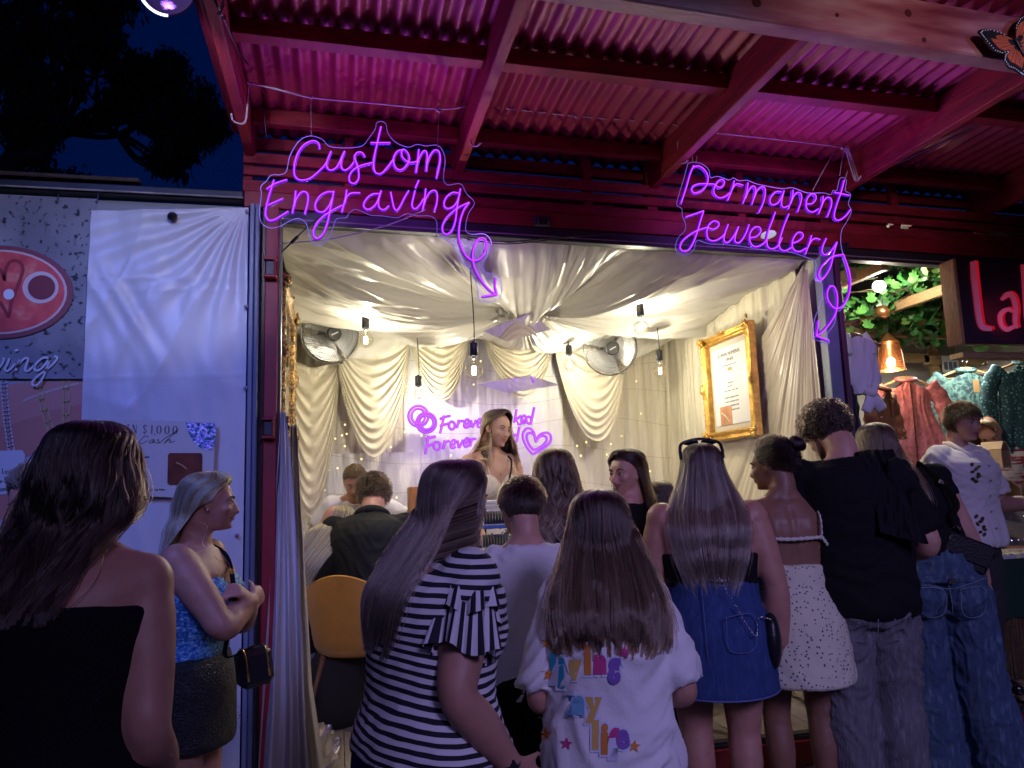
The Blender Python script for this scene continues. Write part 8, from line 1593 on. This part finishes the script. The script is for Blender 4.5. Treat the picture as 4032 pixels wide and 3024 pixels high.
# ---- Q: leaning woman in baggy jeans
Q_ = Person('woman in a black top and wide faded jeans leaning towards the curly haired man', (1888, 913), 3.36, -28, lean=6, side=-16, hunch=4, sw=.104, ws=1.02, hw=1.10, skin=SK[0], head=(4, 8, -14), butt=1.05, stance=.075, arms={'R': dict(u=(.10, .1, -1), f=(.05, .5, -.8)), 'L': dict(u=(.15, .4, -1), f=(-.2, .9, -.1))}, legs={'R': ((.075, .0, .28), (.115, -.01, .045)), 'L': ((-.05, .012, .28), (-.045, -.01, .045))})
body(Q_, .011); tee(Q_, 'top', cot_b, .24, .97, .006, .35, 1.12, disp=folds(.004, 7, 8)); fj = denim('faded_denim', (.045, .075, .13), (.17, .23, .33)); trousers(Q_, 'jeans', fj, .28, (.074, .074, .070, .068, .070, .073, .076), disp=lambda co: folds(.006, 6, 23, 1.0)(co) + .008 * np.clip(1 - 6 * np.abs(noise3(co * V(15, 15, 10) + 4)), 0, 1), voxel=.008)
jth = mat('pale_thread', (.20, .25, .34), .8)
for x0, x1 in ((-.085, -.015), (.028, .088)): seam(Q_, 'pocket', [on_back(Q_, t, x, .045 - .012 * abs(x) / .08) for t, x in ((.0, x0), (.0, x1), (-.19, x1), (-.24, (x0 + x1) / 2), (-.19, x0), (.0, x0))], jth, .0016)
seam(Q_, 'yoke_seam', [on_back(Q_, t, x, .03) for t, x in ((.06, -.10), (.03, -.05), (.0, .005), (.03, .05), (.06, .10))], jth, .0015); seam(Q_, 'centre_seam', [on_back(Q_, t, .005, d) for t, d in ((.10, .016), (.02, .024), (-.1, .036), (-.2, .04))], jth, .0013)
b = MB(); p0 = on_back(Q_, .055, .012, .032); box(b, p0, (.030, .006, .022), Q_.W, ch=.004); bk = b.build('buckle', chrome, Q_.root); seam(Q_, 'back_belt', [on_back(Q_, t, x, .026) for t, x in ((.05, -.06), (.055, 0), (.05, .06))], fj, .009)
RQ = LONG[:5] + [(.42, .40, .45, -.08, 126), (.62, .41, .44, -.10, 120), (.85, .42, .40, -.13, 114, .04), (1.1, .44, .34, -.18, 106, .12), (1.4, .44, .28, -.24, 98, .22), (1.75, .38, .22, -.28, 90, .32), (2.0, .28, .16, -.3, 84, .38)]
hair_long(Q_, RQ, hair_mat('hair_highlight_brown', (.028, .018, .013), (.12, .075, .042), .4), base_br, 4600, 16, (.012, 1.6), 12, .2, 50, .0012, .06)
qb = thing('shoulder_bag', 'black shoulder bag with silver clips on the hip of the woman in wide jeans', 'bag', at(2085, 1210, 3.06)); c = at(2086, 1196, 3.06); b = MB(); Rb = Rz(rad(-28)) @ Ry(rad(24)); box(b, c, (.20, .07, .15), Rb, ch=.02); b.build('pouch', bl_l, qb)
b = MB(); box(b, c + Rb @ V(0, -.037, .02), (.19, .01, .10), Rb, ch=.004); b.build('flap', bl_l, qb)
b = MB(); P = spline(np.array([Q_.w(Q_.sp(.94)[0] + Q_.sp(.94)[1] @ V(.062, .0, .034)), Q_.w(Q_.sp(.84)[0] + Q_.sp(.84)[1] @ V(.078, -.070, 0)), Q_.w(Q_.sp(.6)[0] + Q_.sp(.6)[1] @ V(.088, -.082, 0)), at(2052, 1120, 3.05), c + Rb @ V(-.06, -.01, .085)]), 7); tube(b, P, .020, 8, flat=.22); b.build('strap', cot_b, qb, smooth=True)
b = MB()
for pq in (P[8], P[-3]): box(b, pq + V(0, -.006, 0), (.035, .014, .02), Rb, ch=.004)
b.build('clip', chrome, qb)
# ---- R: person in the white shirt with a can
R2 = Person('person with an undercut in a white short sleeved shirt holding a green can', (2078, 869), 3.98, -168, ground=.148, lean=-2, hunch=8, sw=.116, ws=1.22, ds=1.22, hw=1.15, arm=1.15, skin=SK[0], head=(-6, 8, 0), arms={'R': dict(u=(.14, .05, -1), f=(.0, .35, -1)), 'L': dict(u=(.16, .35, -1), f=(.15, 1.0, .10), hd=(.1, 1, .05), hn=(-.9, 0, -.1), th=1, curl=.85)})
body(R2, .0078, face=True, hands=('L', 'R')); face_parts(R2, brow=(.035, .022, .015), lip=(.40, .15, .14), look=(.2, -.5)); tee(R2, 'shirt', lav_w, -.13, .975, .016, .82, 1.5, disp=folds(.011, 6, 27), hemflare=.02, wfun=lambda t, W_, D_: (W_ + .006, D_ + .012))
b = MB()
for sg in (-1, 1): tube(b, spline([R2.w(R2.sp(t)[0] + R2.sp(t)[1] @ V(sg * x, y, z)) for t, x, y, z in ((1.01, .030, -.035, .012), (1.0, .046, .005, .012), (.95, .050, .050, .006), (.87, .034, .082, 0))], 5), [.012] * 4 + [.016] * 8 + [.019] * 3 + [.006], 8, flat=.5)
b.build('collar', lav_w, R2.root, smooth=True)
b = MB()
for t in (.8, .62, .44, .26, .08): c, R = R2.sp(t); ellipsoid(b, R2.w(c + R @ V(0, np.interp(t, TT, TD) * 1.22 + .034, 0)), (.006, .006, .006), 8, 6)
b.build('button', mat('shell_button', (.3, .27, .25), .3), R2.root, smooth=True)
sprig = mat('bronze_embroidery', (.10, .075, .03), .8)
for (t0, x0, nn) in ((.62, .062, 8), (.02, .060, 8)):
    b = MB(); rg = np.random.default_rng(int(t0 * 100) + 3)
    for k in range(nn):
        t = t0 + k * .028; x = x0 + .012 * math.sin(k * 1.9); c, R = R2.sp(t); w_ = np.interp(t, TT, TW) * 1.22 + .03; y = (np.interp(t, TT, TD) * 1.22 + .034) * math.sqrt(max(.02, 1 - (x / w_) ** 2)); ellipsoid(b, R2.w(c + R @ V(x, y, 0)), (.016, .010, .009), 7, 5, Rz(rg.random() * 3) @ Ry(rg.random()))
    b.build('embroidery', sprig, R2.root)
trousers(R2, 'trousers', mat('charcoal_trousers', (.035, .035, .042), .85, bump=(120, .2)), .08, (.070, .068, .062, .056, .054, .052, .050), disp=folds(.007, 6, 29)); shoes(R2, mat('black_patent', (.008, .008, .009), .15, spec=.8))
hair_short(R2, hair_mat('hair_undercut', (.010, .006, .005), (.014, .009, .007), .3), base_dark, 3200, .26, (0, .6, -.3), .55, 13, front=.25, side=.12, back=-.30, fade=False, r=.0014)
cn_ = thing('drink_can', 'green drink can held up by the person in the white shirt', 'can', (0, 0, 0)); S_, El, Wr, _ = R2.arms['L']; cp = at(2148, 1052, 3.55); hp_ = R2.w(Wr + (Wr - El) / np.linalg.norm(Wr - El) * .045) + R2.dirw((.25, .1, .1)) * .042
b = MB(); lathe(b, [(.0, -.06), (.026, -.06), (.033, -.052), (.033, .045), (.027, .056), (.0, .056)], hp_, 24); b.build('body', mat('green_can', (.01, .22, .17), .25, metal=.5, ramp=(14, [(.58, (.008, .20, .16)), (.62, (.4, .6, .55))], 'CONSTANT')), cn_, smooth=True, flat_over=50); b = MB(); lathe(b, [(.0, .0565), (.027, .057), (.027, .061), (.024, .059), (.0, .058)], hp_, 20); b.build('lid', chrome, cn_, smooth=True, flat_over=50)
# ---- S: shopper behind R
S2 = Person('half hidden woman with strawberry blonde hair behind the person in the white shirt', (2122, 905), 4.75, 150, ground=.145, head=(-30, 48, 10), skin=SK[1], lean=16)
body(S2, .010, face=True); face_parts(S2); tee(S2, 'top', mat('red_stripe_top', (.30, .05, .05), .8, ramp=(16, [(.45, (.32, .04, .05)), (.5, (.6, .55, .5))], 'CONSTANT'), stretch=(.3, .3, 3)), -.2, .985, .008, .6)
hair_long(S2, RK, hair_mat('hair_strawberry', (.25, .12, .05), (.42, .24, .11), .3), base_bl, 2000, 14, (.03, 2), 15, .15, 30, .0014, .05)
flush()

# print on the girl's tee: coloured letters laid on the cloth
def tee_print():
    bpy.context.view_layer.update(); dg = bpy.context.evaluated_depsgraph_get(); from mathutils.bvhtree import BVHTree
    me = mt_.data; bv = BVHTree.FromPolygons([v.co for v in me.vertices], [list(q.vertices) for q in me.polygons])
    pal = {'t': (.02, .30, .42), 'y': (.62, .40, .10), 'o': (.60, .22, .03), 'p': (.50, .04, .20), 'v': (.20, .10, .42), 'b': (.16, .38, .55), 'g': (.26, .22, .42)}
    def cast(px, py, lf_):
        d = Vector((RC @ np.array([px * SPX - IW / 2, py * SPX - IH / 2, FPX])).tolist()).normalized(); hit, nr, _, _ = bv.ray_cast(Vector(CAM.tolist()), d)
        if hit is None: hit = Vector(CAM.tolist()) + d * 1.9; nr = Vector((0, -1, 0))
        return hit + (nr if nr.dot(d) < 0 else -nr) * lf_
    def star(x, y, r, col):
        b = MB(); b.add([cast(x, y, .004)] + [cast(x + r * (1 if k % 2 == 0 else .42) * math.sin(k * math.pi / 5 + .1), y - r * (1 if k % 2 == 0 else .42) * math.cos(k * math.pi / 5 + .1), .004) for k in range(10)], [(0, 1 + k, 1 + (k + 1) % 10) for k in range(10)]); b.build('printed_star', mat('print_' + col, pal[col], .75), mt_)
    def put(s, x, y, sz, col, sxx=1.0, off=.012, lift=.003, outline=True):
        for q, (cc, of, lf_) in enumerate((((.62, .66, .8), off + .010, lift), (pal[col], off, lift + .0015))):
            if q == 0 and not outline: continue
            nm = 'printed_letter' if q else 'printed_outline'; o = text_obj(s, nm, sz, (0, 0, 0), mat('print_%s' % (col if q else 'edge'), cc, .75), mt_, rot=(0, 0, 0), extr=0, align='CENTER', off=of * sz * 8, sx=sxx)
            m2 = o.data; n = len(m2.vertices); co = np.empty(n * 3, np.float32); m2.vertices.foreach_get('co', co); co = co.reshape(-1, 3); bad = 0
            for i in range(n):
                co[i] = cast(x + co[i, 0], y - co[i, 1], lf_)
            m2.vertices.foreach_set('co', co.ravel()); m2.update()
    for ch, x, y, c in (('l', 1196, 1468, 't'), ('ı', 1213, 1478, 't'), ('.', 1213, 1432, 't'), ('v', 1241, 1460, 'y'), ('ı', 1270, 1450, 'o'), ('.', 1270, 1404, 'o'), ('n', 1296, 1450, 'p'), ('g', 1326, 1456, 'v'), ('m', 1243, 1538, 'b'), ('y', 1282, 1540, 'y'), ('l', 1286, 1612, 'y'), ('ı', 1306, 1622, 'o'), ('.', 1306, 1576, 'o'), ('f', 1324, 1630, 'p'), ('e', 1345, 1612, 'v')):
        put(ch, x, y, 74 if ch in 'lıf' else 66, c, .72)
    for x, y, c in ((1183, 1388, 'o'), (1348, 1408, 'p'), (1184, 1456, 'o'), (1370, 1612, 'o'), (1180, 1585, 'o'), (1225, 1606, 'p')): star(x, y, 15, c)
tee_print()
